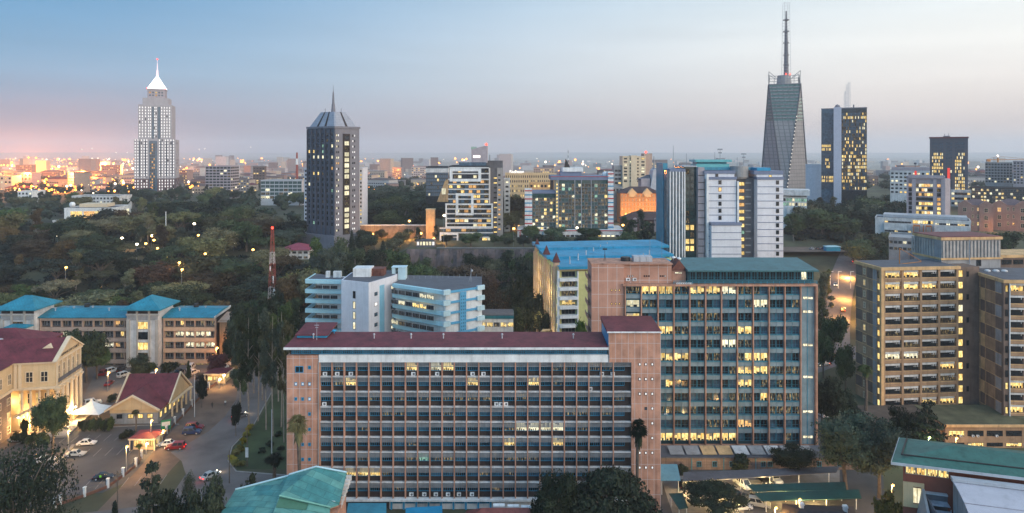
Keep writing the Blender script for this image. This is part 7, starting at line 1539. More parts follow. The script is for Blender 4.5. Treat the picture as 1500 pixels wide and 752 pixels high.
wood('tree around the brown villas before the panelled tower', 'trees around the brown villas', (908, 990), (385, 462), 16, ('broad', 'tall'), ('dark', 'mid'), (9, 15), 8)
wood('tree before the striped podium of the glass headquarters', 'trees before the striped podium', (770, 905), (395, 440), 11, ('broad',), ('dark', 'mid'), (5, 9), 8)
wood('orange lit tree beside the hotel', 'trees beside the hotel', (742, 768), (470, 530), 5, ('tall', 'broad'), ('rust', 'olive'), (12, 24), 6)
wood('low tree in front of the orange lit retaining wall', 'trees before the retaining wall', (530, 640), (400, 436), 9, ('broad', 'tall'), ('dark', 'olive'), (5, 10), 7)
wood('street tree at the foot of the stepped white tower', 'trees along the top of the cliff', (650, 770), (392, 418), 9, ('broad',), ('dark', 'mid'), (4, 8), 7)
# the rest of the far woodland reads as one mass
fb = MB()
lob = [(rnd.uniform(-1, 1), 0, 0) for _ in range(1)]
def far_clump(x, y, h, wd_):
    z = ground_z(x, y); L_ = [(x+rnd.uniform(-.3, .3)*wd_, y+rnd.uniform(-.3, .3)*wd_, z+h*rnd.uniform(.45, .8), wd_*.35, wd_*.35, h*.3) for _ in range(3)]
    m = leaf_cloud(L_, 90, 1.3, .8); fb.add(m.v, m.f)
for _ in range(560):
    d = math.sqrt(rnd.uniform(500**2, 1250**2)); px = rnd.choice((rnd.uniform(-40, 450), rnd.uniform(525, 640), rnd.uniform(1180, 1520), rnd.uniform(-40, 450)))
    if any(a0 < px < a1 and b0 < d < b1 for a0, a1, b0, b1 in AV): continue
    far_clump(X(px, d), d, rnd.uniform(8, 14), rnd.uniform(10, 18))
for _ in range(330):
    d = rnd.uniform(215, 900); px = rnd.uniform(-420, -25) if d > 300 else rnd.uniform(-420, -120); far_clump(X(px, d), d, rnd.uniform(8, 14), rnd.uniform(10, 17))
tag(fb.build('far_woodland', LF['dark']), kind='stuff')
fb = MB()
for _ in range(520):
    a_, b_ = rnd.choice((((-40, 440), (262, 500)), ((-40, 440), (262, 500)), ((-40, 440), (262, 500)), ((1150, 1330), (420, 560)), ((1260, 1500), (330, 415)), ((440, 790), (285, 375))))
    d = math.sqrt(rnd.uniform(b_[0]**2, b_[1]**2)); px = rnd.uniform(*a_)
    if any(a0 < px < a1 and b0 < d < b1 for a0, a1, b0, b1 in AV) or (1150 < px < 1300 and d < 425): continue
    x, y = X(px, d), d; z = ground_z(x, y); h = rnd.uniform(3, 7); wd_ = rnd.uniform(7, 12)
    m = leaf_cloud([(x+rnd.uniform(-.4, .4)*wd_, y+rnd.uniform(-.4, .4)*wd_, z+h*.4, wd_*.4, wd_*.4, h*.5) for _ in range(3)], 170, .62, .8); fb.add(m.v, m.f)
LF['under'] = leaf_mat('leaves_shaded_undergrowth', (.004, .006, .005), (.016, .022, .013)); tag(fb.build('undergrowth', LF['under']), kind='stuff')  # near-black leaf colour paints the shade in the gaps between crowns

# ================================================================== far city
FW = [mat('far_white', (.42, .40, .40), .85, .1), mat('far_cream', (.40, .33, .27), .85, .1), mat('far_grey', (.20, .19, .20), .85, .1), mat('far_rose', (.28, .18, .16), .85, .1), mat('far_brown', (.12, .09, .085), .85, .1)]
FN = ['white', 'cream', 'grey', 'rose', 'brown']
far_rest = MB(); cnt = 0; used = []
cands = []
for _ in range(1500):
    d = math.exp(rnd.uniform(math.log(900), math.log(5200))); px = rnd.uniform(-20, 1520); dens = 1 if px < 640 else .45 if px < 1000 else .5
    if rnd.random() > dens or (180 < px < 275 and d < 1000): continue
    cands.append((d, px))
cands.sort()
for d, px in cands:
    x = X(px, d)
    if any((x-a)**2+(d-b)**2 < 30*30 for a, b in used[-150:]): continue
    used.append((x, d)); z = ground_z(x, d); tall_ = rnd.random() < .13; wd_ = rnd.uniform(12, 38)*(1+d/9000); h = rnd.uniform(20, 34 if d < 1500 else 58) if tall_ else rnd.uniform(7, 20); dp = rnd.uniform(12, 26); m_ = rnd.choices(range(5), (4, 3, 3, 2, 2))[0]
    a = rnd.uniform(-.5, .5)
    if cnt < 230:
        cnt += 1; zone = 'left of the lit white tower' if px < 197 else 'between the two spired towers' if px < 455 else 'between the dark tower and the hotel' if px < 740 else 'right of the hotel'
        b = Bld('distant_building', '%s %s block in the hazy far city %s' % (('tall' if tall_ else 'low'), FN[m_], zone), 'building', (x, d, z-1), a, 'buildings of the hazy far city')
        mb = MB(); mb.box(-wd_/2, wd_/2, 0, dp, 0, h); b.part('wall', mb, FW[m_])
        if not tall_ and rnd.random() < .5: b.part('roof', MB().hip(-wd_/2-.5, wd_/2+.5, -.5, dp+.5, h+.01, 2.5, .2), redroof if rnd.random() < .4 else FW[4])
        else: b.part('roof', MB().box(-wd_/2-.4, wd_/2+.4, -.4, dp+.4, h+.01, h+.8), FW[2])
        if d < 2600:
            wm = MB(); n = int(wd_/3.4); fl = int(h/3.6)
            for k in range(fl):
                for i in range(n): 
                    u0 = -wd_/2+wd_*(i+.2)/n; wm.poly([(u0, -.06, 1.2+k*3.6), (u0+wd_/n*.6, -.06, 1.2+k*3.6), (u0+wd_/n*.6, -.06, 2.8+k*3.6), (u0, -.06, 2.8+k*3.6)], 1 if rnd.random() < .22 else 0)
            if wm.v: b.part('window', wm, [darkglass, PANE[WARM]])['kind'] = 'stuff'
    else:
        far_rest.T = Matrix.Translation((x, d, z-1)) @ Matrix.Rotation(a, 4, 'Z'); far_rest.box(-wd_/2, wd_/2, 0, dp, 0, h, m_)
tag(far_rest.build('far_city', FW), kind='stuff')
# street lights of the far city: too many to count
fl = MB(); fl2 = MB(); fl3 = MB()
def star(mb, x, y, z, r): mb.ball((x, y, z), r, 5)
for _ in range(1300):
    d = math.exp(rnd.uniform(math.log(750), math.log(6500))); px = rnd.gauss(50, 150) if rnd.random() < .66 else rnd.uniform(0, 1500)
    if px < -30: px = -px
    if 900 < px and rnd.random() < .55: continue
    x = X(px, d); star(fl if rnd.random() < .72 else fl2, x, d, ground_z(x, d)+rnd.uniform(7, 13), d*rnd.choice((.0004, .0006, .0008, .0011, .0018)))
for px in np.arange(2, 192, 4.6):     # lit highway in the distance
    d = 2600+px*4; star(fl, X(px+rnd.uniform(-1, 1), d), d, Z(242+px*.03+rnd.uniform(-.6, .6), d), d*rnd.uniform(.0008, .0016))
for px, py, r in ((17, 239, .0032), (42, 231, .0022), (53, 231.5, .0022), (57, 283, .0028), (72, 283, .0026), (85, 281.5, .0024), (110, 274, .0030), (100, 279, .0020), (3, 294, .003), (137, 268, .0024), (162, 272, .002), (181, 270, .002), (270, 253, .003), (150, 247, .0018)):
    d = 900 if py > 265 else 1900; star(fl, X(px, d), d, Z(py, d), d*r*.62)
for px, py in ((170, 224), (186, 224), (120, 219), (300, 218), (292, 219), (367, 216), (135, 218)): d = 7000; star(fl2, X(px, d), d, Z(py, d), 4.5)
tag(fl.build('distant_street_lights', lamp_mat('far_sodium', (1, .34, .05), 6)), kind='stuff'); tag(fl2.build('distant_white_lights', lamp_mat('far_white_light', (1, .82, .6), 5)), kind='stuff')
for px, d, e in ((20, 1500, 5e5), (70, 1100, 1.3e5), (120, 1300, 2.5e5), (-40, 1300, 5e5), (45, 2300, 1.6e6), (150, 2200, 1e6), (190, 1500, 2.5e5), (280, 1600, 2e5), (95, 900, 9e4), (40, 1000, 1.2e5), (140, 1000, 1.2e5), (10, 880, 8e4), (560, 1300, 1.2e5), (690, 1100, 1e5)):
    x = X(px, d); glow(x, d, ground_z(x, d)+24, e*FARL, (1, .30, .05), 3, 'haze_glow_lamp')  # strong lamps added in the far city to make the haze glow
# ================================================================== cars
def car_meshes(kind):
    Lh, wd, bh, th = {'sedan': (2.2, .86, .78, 1.42), 'suv': (2.3, .92, 1.0, 1.82), 'van': (2.4, .92, 1.05, 2.0)}[kind]
    body = MB()
    pr = [(-Lh, .32), (-Lh, .62), (-Lh+.08, bh), (Lh-1.15 if kind != 'van' else Lh-.5, bh), (Lh-.12, bh-.14), (Lh, .58), (Lh, .32)]
    vs = []; n = len(pr)
    for s, k in ((-1, .93), (-1, 1), (1, 1), (1, .93)): vs += [(x*(.985 if k < 1 else 1), s*wd*(1 if k < 1 else .94), z) for x, z in pr]
    body.add(vs, [tuple(range(n)), tuple(range(4*n-1, 3*n-1, -1))]+[(j*n+i, (j+1)*n+i, (j+1)*n+(i+1) % n, j*n+(i+1) % n) for j in range(3) for i in range(n)])
    x0, x1, x2, x3 = {'sedan': (-1.55, -.95, .35, 1.05), 'suv': (-2.2, -2.0, .35, 1.05), 'van': (-2.3, -2.2, .95, 1.7)}[kind]
    cab = MB(); w0, w1 = wd*.92, wd*.74
    c = [(x0, -w0, bh), (x3, -w0, bh), (x3, w0, bh), (x0, w0, bh), (x1, -w1, th), (x2, -w1, th), (x2, w1, th), (x1, w1, th)]
    body.add(c, [(0,1,5,4),(1,2,6,5),(2,3,7,6),(3,0,4,7),(4,5,6,7)])
    gl = MB(); C = [Vector(p) for p in c]
    def pane(a, b, c_, d_, t0, t1, z0, z1):
        lo = lambda t: a.lerp(b, t).lerp(d_.lerp(c_, t), z0); hi = lambda t: a.lerp(b, t).lerp(d_.lerp(c_, t), z1)
        nrm = (b-a).cross(d_-a).normalized()*.012; gl.add([tuple(v+nrm) for v in (lo(t0), lo(t1), hi(t1), hi(t0))], [(0, 1, 2, 3)])
    for A_, B_, C2_, D_2 in ((C[0], C[1], C[5], C[4]), (C[2], C[3], C[7], C[6])): pane(A_, B_, C2_, D_2, .10, .48, .12, .9); pane(A_, B_, C2_, D_2, .53, .90, .12, .9)
    pane(C[1], C[2], C[6], C[5], .06, .94, .08, .92); pane(C[3], C[0], C[4], C[7], .08, .92, .12, .9)
    return body, gl, Lh, wd
CARM = {}
def carset(kind):
    if kind not in CARM:
        b, g_, Lh, wd = car_meshes(kind); wm = MB().tube((0, -.11, 0), (0, .11, 0), .33, .33, 12).tube((0, -.12, 0), (0, .12, 0), .19, .19, 8, 1)
        CARM[kind] = (b, g_.mesh('glass', darkglass), wm.mesh('wheel', [black, greyl]), Lh, wd)
    return CARM[kind]
BODY = {}
PAINT = {'white': mat('car_white', (.62, .62, .62), .3, .04, streak=False, spec=.6), 'silver': mat('car_silver', (.38, .38, .37), .3, .05, streak=False, spec=.7), 'dark': mat('car_dark', (.012, .014, .02), .25, .1, streak=False, spec=.7), 'blue': mat('car_blue', (.02, .035, .10), .25, .1, streak=False, spec=.7), 'red': mat('car_red', (.20, .012, .015), .3, .1, streak=False, spec=.6), 'grey': mat('car_grey', (.10, .10, .105), .3, .1, streak=False, spec=.6)}
def car(kind, col, x, y, z, rz, label, group=None, lights=None, cat=None):
    b, gm_, wm, Lh, wd = carset(kind); k = (kind, col)
    if k not in BODY: BODY[k] = b.mesh('body', PAINT[col])
    r = empty({'sedan': 'parked_car', 'suv': 'parked_car', 'van': 'parked_van'}[kind] if not lights else 'car', label, cat or ('van' if kind == 'van' else 'car'), (x, y, z), rz, group)
    for n_, m_ in (('body', BODY[k]), ('glass', gm_)): o = bpy.data.objects.new(n_, m_); COL.objects.link(o); o.parent = r
    for sx_ in (-1.35, 1.38):
        for sy_ in (-1, 1): o = bpy.data.objects.new('wheel', wm); COL.objects.link(o); o.parent = r; o.location = (sx_, sy_*(wd-.1), .33)
    for sy_ in (-1, 1):
        MB().box(Lh-.07, Lh+.012, sy_*.62-.2, sy_*.62+.2, .55, .72).build('headlight', head_w if lights in ('both', 'head') else greyl, r)
        MB().box(-Lh-.012, -Lh+.05, sy_*.66-.16, sy_*.66+.16, .6, .8).build('tail_light', tail_r if lights in ('both', 'tail') else redp, r)
    if lights in ('both', 'head'): glow(Lh+1.2, 0, .7, 40, (1, .75, .45), .3, 'headlight_glow', r)
    if lights in ('both', 'tail'): glow(-Lh-.6, 0, .7, 22, (1, .06, .03), .3, 'tail_light_glow', r)
    return r
def carpx(kind, col, px, py, rz, label, group=None, lights=None): x, y = G(px, py); return car(kind, col, x, y, .045, R(rz), label, group, lights)
carpx('sedan', 'white', 127, 652, 8, 'white sedan parked in the car park, pointing right'); carpx('sedan', 'silver', 111, 668, 6, 'silver sedan parked on the kerb of the car park'); carpx('sedan', 'silver', 28, 647, -4, 'silver car parked before the court hedge at the left edge')
carpx('sedan', 'dark', 152, 702, 12, 'dark blue sedan beside the guard in the car park', None); carpx('suv', 'red', 257, 658, 188, 'dark red car with glowing tail lights turning into the gate', None, 'both'); carpx('sedan', 'white', 244, 653, 190, 'white car ahead of the dark red car at the gate')
carpx('suv', 'blue', 281, 636, 8, 'dark blue car parked on the dirt verge, nearer one of the pair'); carpx('suv', 'red', 285, 629, 6, 'dark red car parked behind the dark blue car on the verge'); carpx('sedan', 'white', 66, 677, 20, 'white car half hidden by the dark corner tree'); carpx('suv', 'white', 136, 593, 40, 'white car parked in the rear car park behind the tent')
carpx('sedan', 'silver', 308, 700, 58, 'silver car with lit headlights driving on the bend of the street', None, 'both'); carpx('sedan', 'grey', 352, 612, 58, 'grey car with lit lamps driving down the tree lined street', None, 'both')
for i, (px, py, kd, cl, lab) in enumerate(((152, 549, 'suv', 'red', 'red car in the rear car park, leftmost by the lit tree'), (164, 546, 'suv', 'white', 'white car in the rear car park next to the red car'), (178, 544, 'suv', 'dark', 'dark car in the rear car park left of the silver car'), (182, 552, 'suv', 'white', 'silver white car nearest in the rear car park row'), (215, 550, 'sedan', 'white', 'white sedan below the right stair tower'), (280, 541, 'van', 'white', 'white van at the right end of the office row'), (283, 549, 'suv', 'white', 'white car before the white van by the office row'), (263, 547, 'sedan', 'dark', 'dark car before the lit ground floor'), (326, 542, 'van', 'white', 'white van behind the far kiosk'), (334, 548, 'sedan', 'white', 'white car beside the van behind the far kiosk'), (330, 536, 'suv', 'silver', 'silver car furthest along by the grove'), (160, 564, 'sedan', 'red', 'red and white car alone in the rear car park'), (298, 556, 'suv', 'dark', 'dark car left of the far kiosk'))):
    carpx(kd, cl, px, py, rnd.choice((65, 80, 100, 10)), lab)
# right yard
for px, py, kd, cl, rz, lab in ((1088, 713, 'van', 'white', -70, 'white van under the grey carport'), (1118, 705, 'suv', 'dark', -80, 'dark car under the grey carport'), (1134, 705, 'suv', 'white', -80, 'white car with rounded rear under the grey carport'), (1096, 731, 'sedan', 'grey', -35, 'grey sedan parked in the yard by the green carports'), (1112, 742, 'suv', 'silver', -20, 'silver pickup-like car nearest the yellow lamp'), (1078, 729, 'sedan', 'dark', -50, 'dark car under the yard tree'), (1086, 747, 'sedan', 'white', 10, 'white car at the bottom edge of the yard'), (1010, 716, 'suv', 'dark', 10, 'dark car beside the pale blue entrance canopy')):
    carpx(kd, cl, px, py, rz, lab)
for i, (px, py, cl) in enumerate(((1198, 603, 'white'), (1203, 609, 'white'))): carpx('suv', cl, px, py, 100, ('white car behind the teal block, farther of two', 'white car behind the teal block, nearer of two')[i])
for i, (px, py, cl) in enumerate(((1189, 379, 'silver'), (1198, 381, 'dark'), (1208, 381, 'blue'), (1227, 383, 'white'), (1236, 380, 'dark'))):
    d = 405; x = X(px, d); car('sedan', cl, x, d, ground_z(165, 410)+.93, R(rnd.choice((10, 60, 90))), 'car parked on the far field before the park, %s paint' % ('silver', 'black, second from the left', 'blue', 'white', 'black, last on the right')[i], 'cars on the far field')
for i, (k, off, rz_, lab) in enumerate(((3, -3, 250, 'white car with lit lamps on the back road, nearest of the four'), (7, 3, 70, 'dark car with lit lamps on the back road, second of the four'), (11, -3, 250, 'silver car with lit lamps on the back road, third of the four'), (15, 3, 70, 'red car with lit lamps on the back road, farthest of the four'))):
    y = 250+9*k; x = (.470+.0001*k*k)*y+off; car('suv' if i % 2 else 'sedan', ('white', 'dark', 'silver', 'red')[i], x, y, ground_z(x, y)+.55, R(rz_), lab, None, 'both')
for px, py, rz_, lab in ((1206, 536, 200, 'silver car with lit lamps on the road behind the teal block'), (1232, 526, 20, 'grey car with lit lamps on the road left of the brown block')): carpx('sedan', 'silver' if px < 1220 else 'grey', px, py, rz_, lab, None, 'both')
# ================================================================== lamps
def street_lamp(px, py, h, label, group=None, e=260, bm=None, arm=1.0, z=0, pole=steel, col=(1, .55, .16)):
    """py is the lamp head"""
    d = (CZ-z-h)*FPX/(py-HZ); x = X(px, d); r = empty('street_lamp', label, 'street lamp', (x, d, z), 0, group)
    MB().tube((0, 0, 0), (0, 0, h-.1), .09, .06).tube((0, 0, h-.1), (arm*.3, 0, h+.05), .05, .04).build('pole', pole, r)
    MB().box(-.05, .55, -.14, .14, h+.10, h+.22).build('lamp_head', greyd, r); MB().ball((.25, 0, h), min(.9, max(.30, d*.0018)), 10, sz=.8).build('bulb', bm or bulb_y, r)
    glow(.25, -.25, h-.35, e*LAMP, col, .22, parent=r); return r
street_lamp(100, 631, 5.5, 'lit yellow street lamp at the upper edge of the car park', e=320); street_lamp(52, 667, 5.5, 'lit yellow street lamp behind the dark corner tree', e=320); street_lamp(185, 654, 6.5, 'lit yellow street lamp at the fence by the gate', e=380)
street_lamp(221, 616, 6.5, 'lit lamp over the hall porch left of the fence', e=260); street_lamp(158, 546, 6, 'lit sodium lamp in the rear car park, left one', e=300); street_lamp(228, 542, 6, 'lit sodium lamp in the rear car park, right one', e=300); street_lamp(317, 510, 8, 'orange street lamp at the right end of the office row', e=700, col=(1, .40, .08))
street_lamp(238, 631, 3.5, 'lit lamp hanging by the gate hoarding', e=160); street_lamp(214, 650, 2.8, 'white lamp on the gate pillar', e=140, bm=bulb_w); street_lamp(327, 550, 3.6, 'white lamp beside the far kiosk', e=120, bm=bulb_w); street_lamp(321, 556, 3, 'lower white lamp before the far kiosk', e=100, bm=bulb_w)
street_lamp(1306, 711, 7, 'yellow street lamp under the two tall trees', e=380); street_lamp(1135, 744, 6, 'yellow lamp over the yard at the bottom edge', e=420); street_lamp(1400, 642, 7.5, 'orange lamp before the podium of the brown blocks', e=500, z=-5, col=(1, .5, .12)); street_lamp(1360, 641, 7.5, 'green white lamp behind the dark layered conifer', e=150, bm=lamp_mat('greenish_bulb', (.75, 1, .3), 8), col=(.8, 1, .4)); street_lamp(1170, 732, 3.0, 'small lamp under the nearer green carport', e=200)
for px, py, z, h, e, lab, c in ((616, 342, 19, 7, 1800, 'orange street lamp by the pillar, leftmost on the retaining wall road', 0), (530, 342, 17, 6, 1800, 'orange street lamp next to the dark tower', 0), (545, 343, 17, 6, 1500, 'orange street lamp second from the dark tower', 0), (580, 346, 17, 6, 1200, 'orange street lamp in the middle of the lit wall', 0), (599, 324, 18, 14, 2200, 'bright orange flood lamp above the lit wall', 0), (650, 316, 20, 18, 2200, 'white flood lamp at the foot of the stepped tower', 1), (635, 350, 19, 4, 900, 'orange lamp at the foot of the pillar', 0), (845, 334, 18, 8, 1500, 'bright lamp on the striped podium', 1), (200, 358, 16, 9, 2600, 'bright white lamp in the middle of the left wood', 1), (284, 328, 16, 12, 2600, 'bright white lamp before the dark wood left of centre', 1), (213, 357, 14, 7, 1200, 'orange lamp right of the bright white lamp in the wood', 0), (230, 364, 12, 6, 1200, 'lower orange lamp right of the bright white lamp in the wood', 0), (180, 332, 18, 8, 1600, 'orange lamp by the white villa', 0), (136, 350, 14, 7, 900, 'orange lamp below the white villa', 0), (222, 346, 15, 8, 1300, 'orange lamp above the wood path', 0), (1441, 318, 20, 5, 1500, 'orange lamp before the villas, left one', 0), (1457, 318, 20, 5, 1800, 'orange lamp before the villas, right one', 0), (1388, 277, 20, 22, 2500, 'white flood lamp at the foot of the framed tower', 1), (1265, 321, 14, 7, 600, 'small lamp at the park edge', 0), (307, 280, 22, 6, 1500, 'white lamp at the foot of the dark hotel', 1), (752, 335, 18, 12, 1800, 'orange street lamp below the hotel tree', 0), (912, 330, 18, 10, 1800, 'orange street lamp before the gabled block', 0), (148, 422, 0, 6, 900, 'orange lamp in the wood behind the office row', 0)):
    street_lamp(px, py, h, lab, None, e, bulb_w if c else bulb_y, 1, z, col=(1, .85, .62) if c else (1, .45, .10))
for x, y, z, e in ((X(728, 258), 255, 1.5, 1800), (X(820, 245)-9, 255, 8, 900), (X(390, 300), 300, 3, 900), (X(326, 300), 296, 4, 900), (X(640, 500)+6, 494, 22, 2500), (X(758, 490), 480, 24, 3000), (X(1210, 255), 250, 2, 900), (X(1237, 330), 328, 8, 16000), (X(1240, 300), 300, 7, 14000), (X(1242, 360), 360, 10, 18000), (X(1240, 400), 398, 14, 14000)): glow(x, y, z, e, (1, .45, .10), .5, 'flood_light')
for px, py, d, e in ((545, 345, 437, 5000), (575, 345, 434, 5000), (600, 345, 434, 5000), (628, 335, 426, 4000), (752, 320, 480, 6000), (757, 300, 505, 5000), (748, 345, 470, 4000), (925, 318, 508, 5000), (955, 318, 508, 5000), (905, 325, 500, 4000), (1450, 332, 466, 1500), (1480, 332, 466, 1500), (1350, 330, 418, 2500), (1405, 285, 600, 5000), (1300, 312, 470, 1500), (205, 352, 420, 2500), (150, 345, 505, 2500), (172, 340, 500, 2500), (230, 360, 400, 2000), (330, 415, 300, 900), (360, 440, 270, 800), (650, 350, 415, 2500)): glow(X(px, d), d-2, Z(py, d), e, (1, .44, .10), .6, 'street_glow')
for px, py in ((1010, 710), (1040, 712), (1070, 710), (1120, 704), (1150, 727), (1195, 726), (1215, 741), (1180, 740), (1075, 738)): p = G(px, py, 2.1); glow(p[0], p[1], 2.1, 1100, (1, .70, .28), .2, 'carport_light')
wr_ = random.Random(3)
for i, (px, py) in enumerate(((178, 349), (155, 352), (168, 361), (140, 366), (222, 345), (268, 305), (130, 372), (225, 352), (330, 300), (352, 318), (266, 395), (242, 373), (342, 356), (300, 372), (262, 385), (114, 374), (84, 346), (323, 336), (205, 318), (207, 335), (346, 352), (370, 366), (96, 392), (290, 345), (360, 285))):
    z = 17 if py < 350 else 13; h = 7.5; street_lamp(px, py, h, 'small warm lamp shining through the trees of the left wood', 'small lamps in the left wood', 500, bulb_w if i % 4 == 0 else bulb_y, .6, z, col=(1, .8, .5) if i % 4 == 0 else (1, .48, .12))
# ================================================================== red and white lattice mast
x0_, y0_ = X(399, 300), 300; zb = ground_z(x0_, y0_); H_ = Z(336, 300)-zb; lm = empty('lattice_mast', 'red and white lattice radio mast with a red beacon above the wood', 'mast', (x0_, y0_, zb))
for k in range(8):
    mb = MB(); f0, f1 = k/8, (k+1)/8; r0_, r1_ = 1.75*(1-f0)+.4*f0, 1.75*(1-f1)+.4*f1; z0_, z1_ = H_*f0, H_*f1
    P0 = [(sx_*r0_, sy_*r0_, z0_) for sx_, sy_ in ((-1, -1), (1, -1), (1, 1), (-1, 1))]; P1 = [(sx_*r1_, sy_*r1_, z1_) for sx_, sy_ in ((-1, -1), (1, -1), (1, 1), (-1, 1))]
    for i in range(4):
        mb.tube(P0[i], P1[i], .11, n=4); j = (i+1) % 4; m0 = [(a+b)/2 for a, b in zip(P0[i], P1[i])]; m1 = [(a+b)/2 for a, b in zip(P0[j], P1[j])]
        mb.tube(P0[i], m1, .05, n=4); mb.tube(m1, P1[i], .05, n=4); mb.tube(P0[j], m0, .05, n=4); mb.tube(P1[i], P1[j], .10, n=4); mb.tube(m0, m1, .08, n=4)
    mb.build('mast_section', mat('mast_red', (.30, .065, .045), .6, .1) if k not in (2, 5) else mat('mast_white', (.55, .45, .42), .6, .1), lm)
MB().box(-.9, -.5, -.9, -.5, H_*.55, H_*.6).box(.5, 1.0, -1.1, -.7, H_*.42, H_*.5).tube((1.3, -1.2, H_*.3), (1.3, -1.2, H_*.36), .5).build('antenna_panel', white, lm); MB().ball((0, 0, H_+.6), .55).build('beacon', bulb_r, lm)
rm2 = empty('lattice_mast', 'slim red and white lattice mast far off in the hazy city', 'mast', (X(435, 900), 900, 18)); MB().tube((0, 0, 0), (0, 0, 56), 2.4, 1.2, 4).build('mast_section', mat('mast_red', ()), rm2); MB().tube((0, 0, 40), (0, 0, 48), 1.7, 1.5, 4).build('mast_section', white, rm2)
wpole = empty('pole', 'tall thin white pole rising from the left wood', 'pole', (X(243, 420), 420, 10)); MB().tube((0, 0, 0), (0, 0, Z(310, 420)-10), .35, .2).build('shaft', white, wpole)
# ================================================================== fence, hoarding, poles, people
fp = [(80, 745), (88, 740), (124, 728), (158, 715), (180, 699), (199, 684), (207, 672)], [(232, 654), (244, 636), (256, 622), (268, 610), (281, 596), (294, 582), (306, 570), (318, 562)]
for fi, pts in enumerate(fp):
    P_ = [G(*p) for p in pts]; r = empty('fence', ('low car park fence with white pillars along the near dirt verge', 'street fence with pale pillars between the hall and the verge')[fi], 'fence', (P_[0][0], P_[0][1], 0)); mb = MB()
    for i, p in enumerate(P_):
        MB().box(p[0]-P_[0][0]-.22, p[0]-P_[0][0]+.22, p[1]-P_[0][1]-.22, p[1]-P_[0][1]+.22, 0, 2.0).box(p[0]-P_[0][0]-.3, p[0]-P_[0][0]+.3, p[1]-P_[0][1]-.3, p[1]-P_[0][1]+.3, 2.0, 2.15).build('pillar', white if fi == 0 else offwhite, r)
    for p, q in zip(P_, P_[1:]):
        l = math.hypot(q[0]-p[0], q[1]-p[1]); mb.T = faceT((p[0]-P_[0][0], p[1]-P_[0][1]), (q[0]-P_[0][0], q[1]-P_[0][1]))
        mb.box(.25, l-.25, -.12, .12, 0, .6, 0); mb.box(.25, l-.25, -.03, .03, 1.5, 1.56, 1); mb.box(.25, l-.25, -.03, .03, .7, .76, 1)
        for k in range(int(l/.35)): mb.box(.3+k*.35, .34+k*.35, -.015, .015, .6, 1.7, 1)
    mb.build('railing', [mat('fence_brick', (.17, .08, .055), .9, .2), greyd], r)
hx, hy = G(243, 634); hb = empty('hoarding', 'small green and white hoarding beside the gate lamp', 'sign', (hx, hy, 0), R(25)); MB().box(-1.2, 1.2, -.05, .05, .8, 3.4).build('panel', mat('sign_green', (.02, .18, .09), .6, .1), hb); MB().box(-1.0, 1.0, -.07, -.051, 1.9, 2.9).build('panel', offwhite, hb); MB().box(-1.1, -1.0, .06, .14, 0, 3.2).box(1.0, 1.1, .06, .14, 0, 3.2).build('post', steel, hb)
for px, py, yt, lab in ((285, 611, 548, 'pale utility pole on the street verge by the fence'), (172, 752, 690, 'wooden utility pole at the bottom by the dirt verge'), (362, 684, 627, 'thin utility pole with a small sign on the garden edge'), (336, 708, 660, 'short dark pole on the traffic island'), (398, 672, 600, 'thin pale pole on the lawn')):
    x, y = G(px, py); h = Z(yt, y); r = empty('utility_pole', lab, 'pole', (x, y, 0)); MB().tube((0, 0, 0), (0, 0, h), .14, .09).build('pole', greyl if 'pale' in lab else bark, r)
    if 'sign' in lab: MB().box(-.35, .35, -.22, -.15, h*.25, h*.5).build('sign_panel', white, r)
    elif px in (285, 172): MB().box(-.9, .9, -.08, .08, h-.7, h-.55).build('cross_arm', bark, r)
for px, py, yt, lab in ((1216, 418, 386, 'left of three white poles on the far field edge'), (1228, 420, 388, 'middle of three white poles on the far field edge'), (1246, 420, 386, 'right of three white poles on the far field edge')):
    x = X(px, 345); r = empty('pole', lab, 'pole', (x, 345, ground_z(x, 345))); MB().tube((0, 0, 0), (0, 0, 9), .22, .16).build('pole', white, r); MB().box(-.1, 1.6, -.1, .1, 8.9, 9.1).build('arm', white, r)
kx = X(1221, 398); kz = ground_z(165, 410); kk = empty('market_kiosk', 'small bright blue kiosk between the parked cars on the far field', 'kiosk', (kx, 398, kz+.9)); MB().box(-4, 4, 0, 4, 0, 2.6).build('wall', brightblue, kk); MB().hip(-4.3, 4.3, -.3, 4.3, 2.7, .5, .15).build('roof', skyblue, kk)
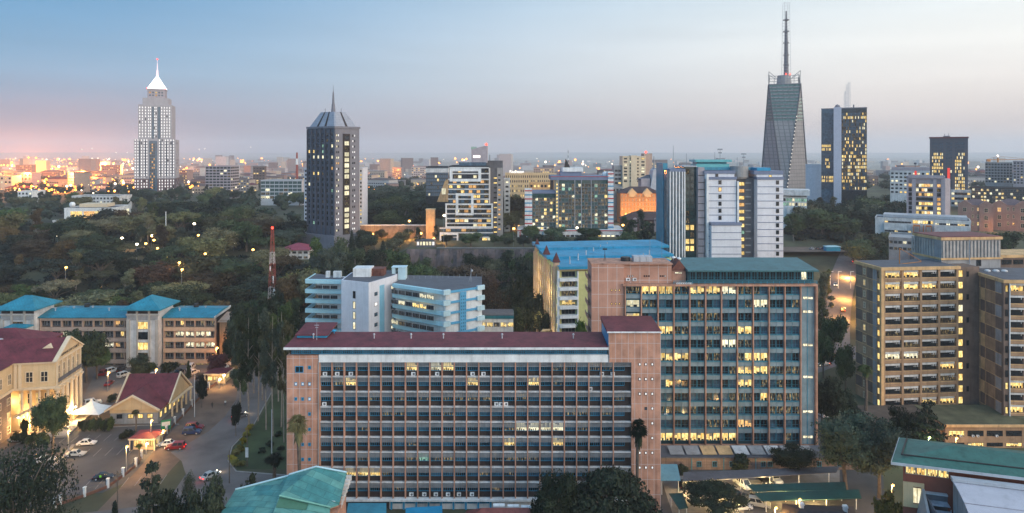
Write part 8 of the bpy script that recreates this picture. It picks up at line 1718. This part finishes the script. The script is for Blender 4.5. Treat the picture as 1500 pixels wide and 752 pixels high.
def person(px, py, label, top, legs, skin, vest=None, stride=.18, rz=0):
    x, y = G(px, py); r = empty('person', label, 'person', (x, y, .045), rz)
    sk = [((0, 0, .95), .15), ((0, 0, 1.15), .14), ((0, 0, 1.40), .16), ((0, 0, 1.50), .075), ((0, -.02, 1.60), .085), ((0, -.02, 1.70), .095), ((0, -.02, 1.78), .06),
          ((-.20, 0, 1.40), .07), ((-.25, .03, 1.12), .05), ((-.24, -.06, .88), .038), ((-.24, -.09, .78), .04), ((.20, 0, 1.40), .07), ((.25, .03, 1.12), .05), ((.24, -.06, .88), .038), ((.24, -.09, .78), .04),
          ((-.1, 0, .88), .10), ((-.11, -stride, .50), .068), ((-.11, -stride*.9, .08), .045), ((-.11, -stride*.9-.14, .04), .04), ((.1, 0, .88), .10), ((.11, stride*.6, .50), .068), ((.11, stride*1.3, .08), .045), ((.11, stride*1.3-.14, .04), .04)]
    ed = [(0, 1), (1, 2), (2, 3), (3, 4), (4, 5), (5, 6), (2, 7), (7, 8), (8, 9), (9, 10), (2, 11), (11, 12), (12, 13), (13, 14), (0, 15), (15, 16), (16, 17), (17, 18), (0, 19), (19, 20), (20, 21), (21, 22)]
    me = bpy.data.meshes.new('body'); me.from_pydata([p for p, _ in sk], ed, []); o = bpy.data.objects.new('body', me); COL.objects.link(o); o.parent = r
    o.modifiers.new('skin', 'SKIN')
    for i, (_, rr) in enumerate(sk): me.skin_vertices[0].data[i].radius = (rr, rr)
    me.skin_vertices[0].data[0].use_root = True
    s_ = o.modifiers.new('smooth', 'SUBSURF'); s_.levels = s_.render_levels = 1
    m = bpy.data.materials.new('clothing'); m.use_nodes = True; n, l = m.node_tree.nodes, m.node_tree.links; t = n.new('ShaderNodeTexCoord'); sp = n.new('ShaderNodeSeparateXYZ'); l.new(t.outputs['Object'], sp.inputs[0]); rp = n.new('ShaderNodeValToRGB'); rp.color_ramp.interpolation = 'CONSTANT'; e = rp.color_ramp.elements
    e[0].position = 0; e[0].color = (.02, .02, .02, 1); e[1].position = .05; e[1].color = (*legs, 1); q = e.new(.475); q.color = (*top, 1); q = e.new(.765); q.color = (*skin, 1); q = e.new(.875); q.color = (.01, .008, .007, 1)
    dv = n.new('ShaderNodeMath'); dv.operation = 'DIVIDE'; l.new(sp.outputs[2], dv.inputs[0]); dv.inputs[1].default_value = 2.0; l.new(dv.outputs[0], rp.inputs[0]); l.new(rp.outputs[0], n['Principled BSDF'].inputs['Base Color']); n['Principled BSDF'].inputs['Roughness'].default_value = .9; me.materials.append(m)
    if vest: MB().prism([(.19*math.cos(i*.7854)*1.15, .16*math.sin(i*.7854)-.0) for i in range(8)], 1.0, 1.44).build('vest', vest, r)
    return r
person(147, 706, 'guard in a bright green vest standing behind the dark blue sedan', (.02, .03, .05), (.015, .018, .03), (.08, .045, .03), mat('hi_vis_green', (.25, .75, .05), .7, .05), .05, R(20))
person(311, 598, 'person in dark clothes walking along the dirt verge', (.02, .02, .025), (.02, .02, .03), (.08, .045, .03), None, .2, R(40))
person(330, 595, 'person in pale shirt walking at the far side of the street', (.45, .45, .45), (.03, .03, .05), (.08, .045, .03), None, .2, R(200))
# ================================================================== haze
hz = MB().box(-11500, 11500, -380, 12400, -2.5, 265).build('haze', None or mat('grey_concrete', ()))
hm = bpy.data.materials.new('haze_air'); hm.use_nodes = True; n, l = hm.node_tree.nodes, hm.node_tree.links; n.clear()
pv = n.new('ShaderNodeVolumePrincipled'); pv.inputs['Color'].default_value = (.92, .92, .96, 1); pv.inputs['Density'].default_value = HAZE; pv.inputs['Anisotropy'].default_value = .1
oo = n.new('ShaderNodeOutputMaterial'); l.new(pv.outputs[0], oo.inputs['Volume']); hz.data.materials.clear(); hz.data.materials.append(hm); tag(hz, kind='stuff')
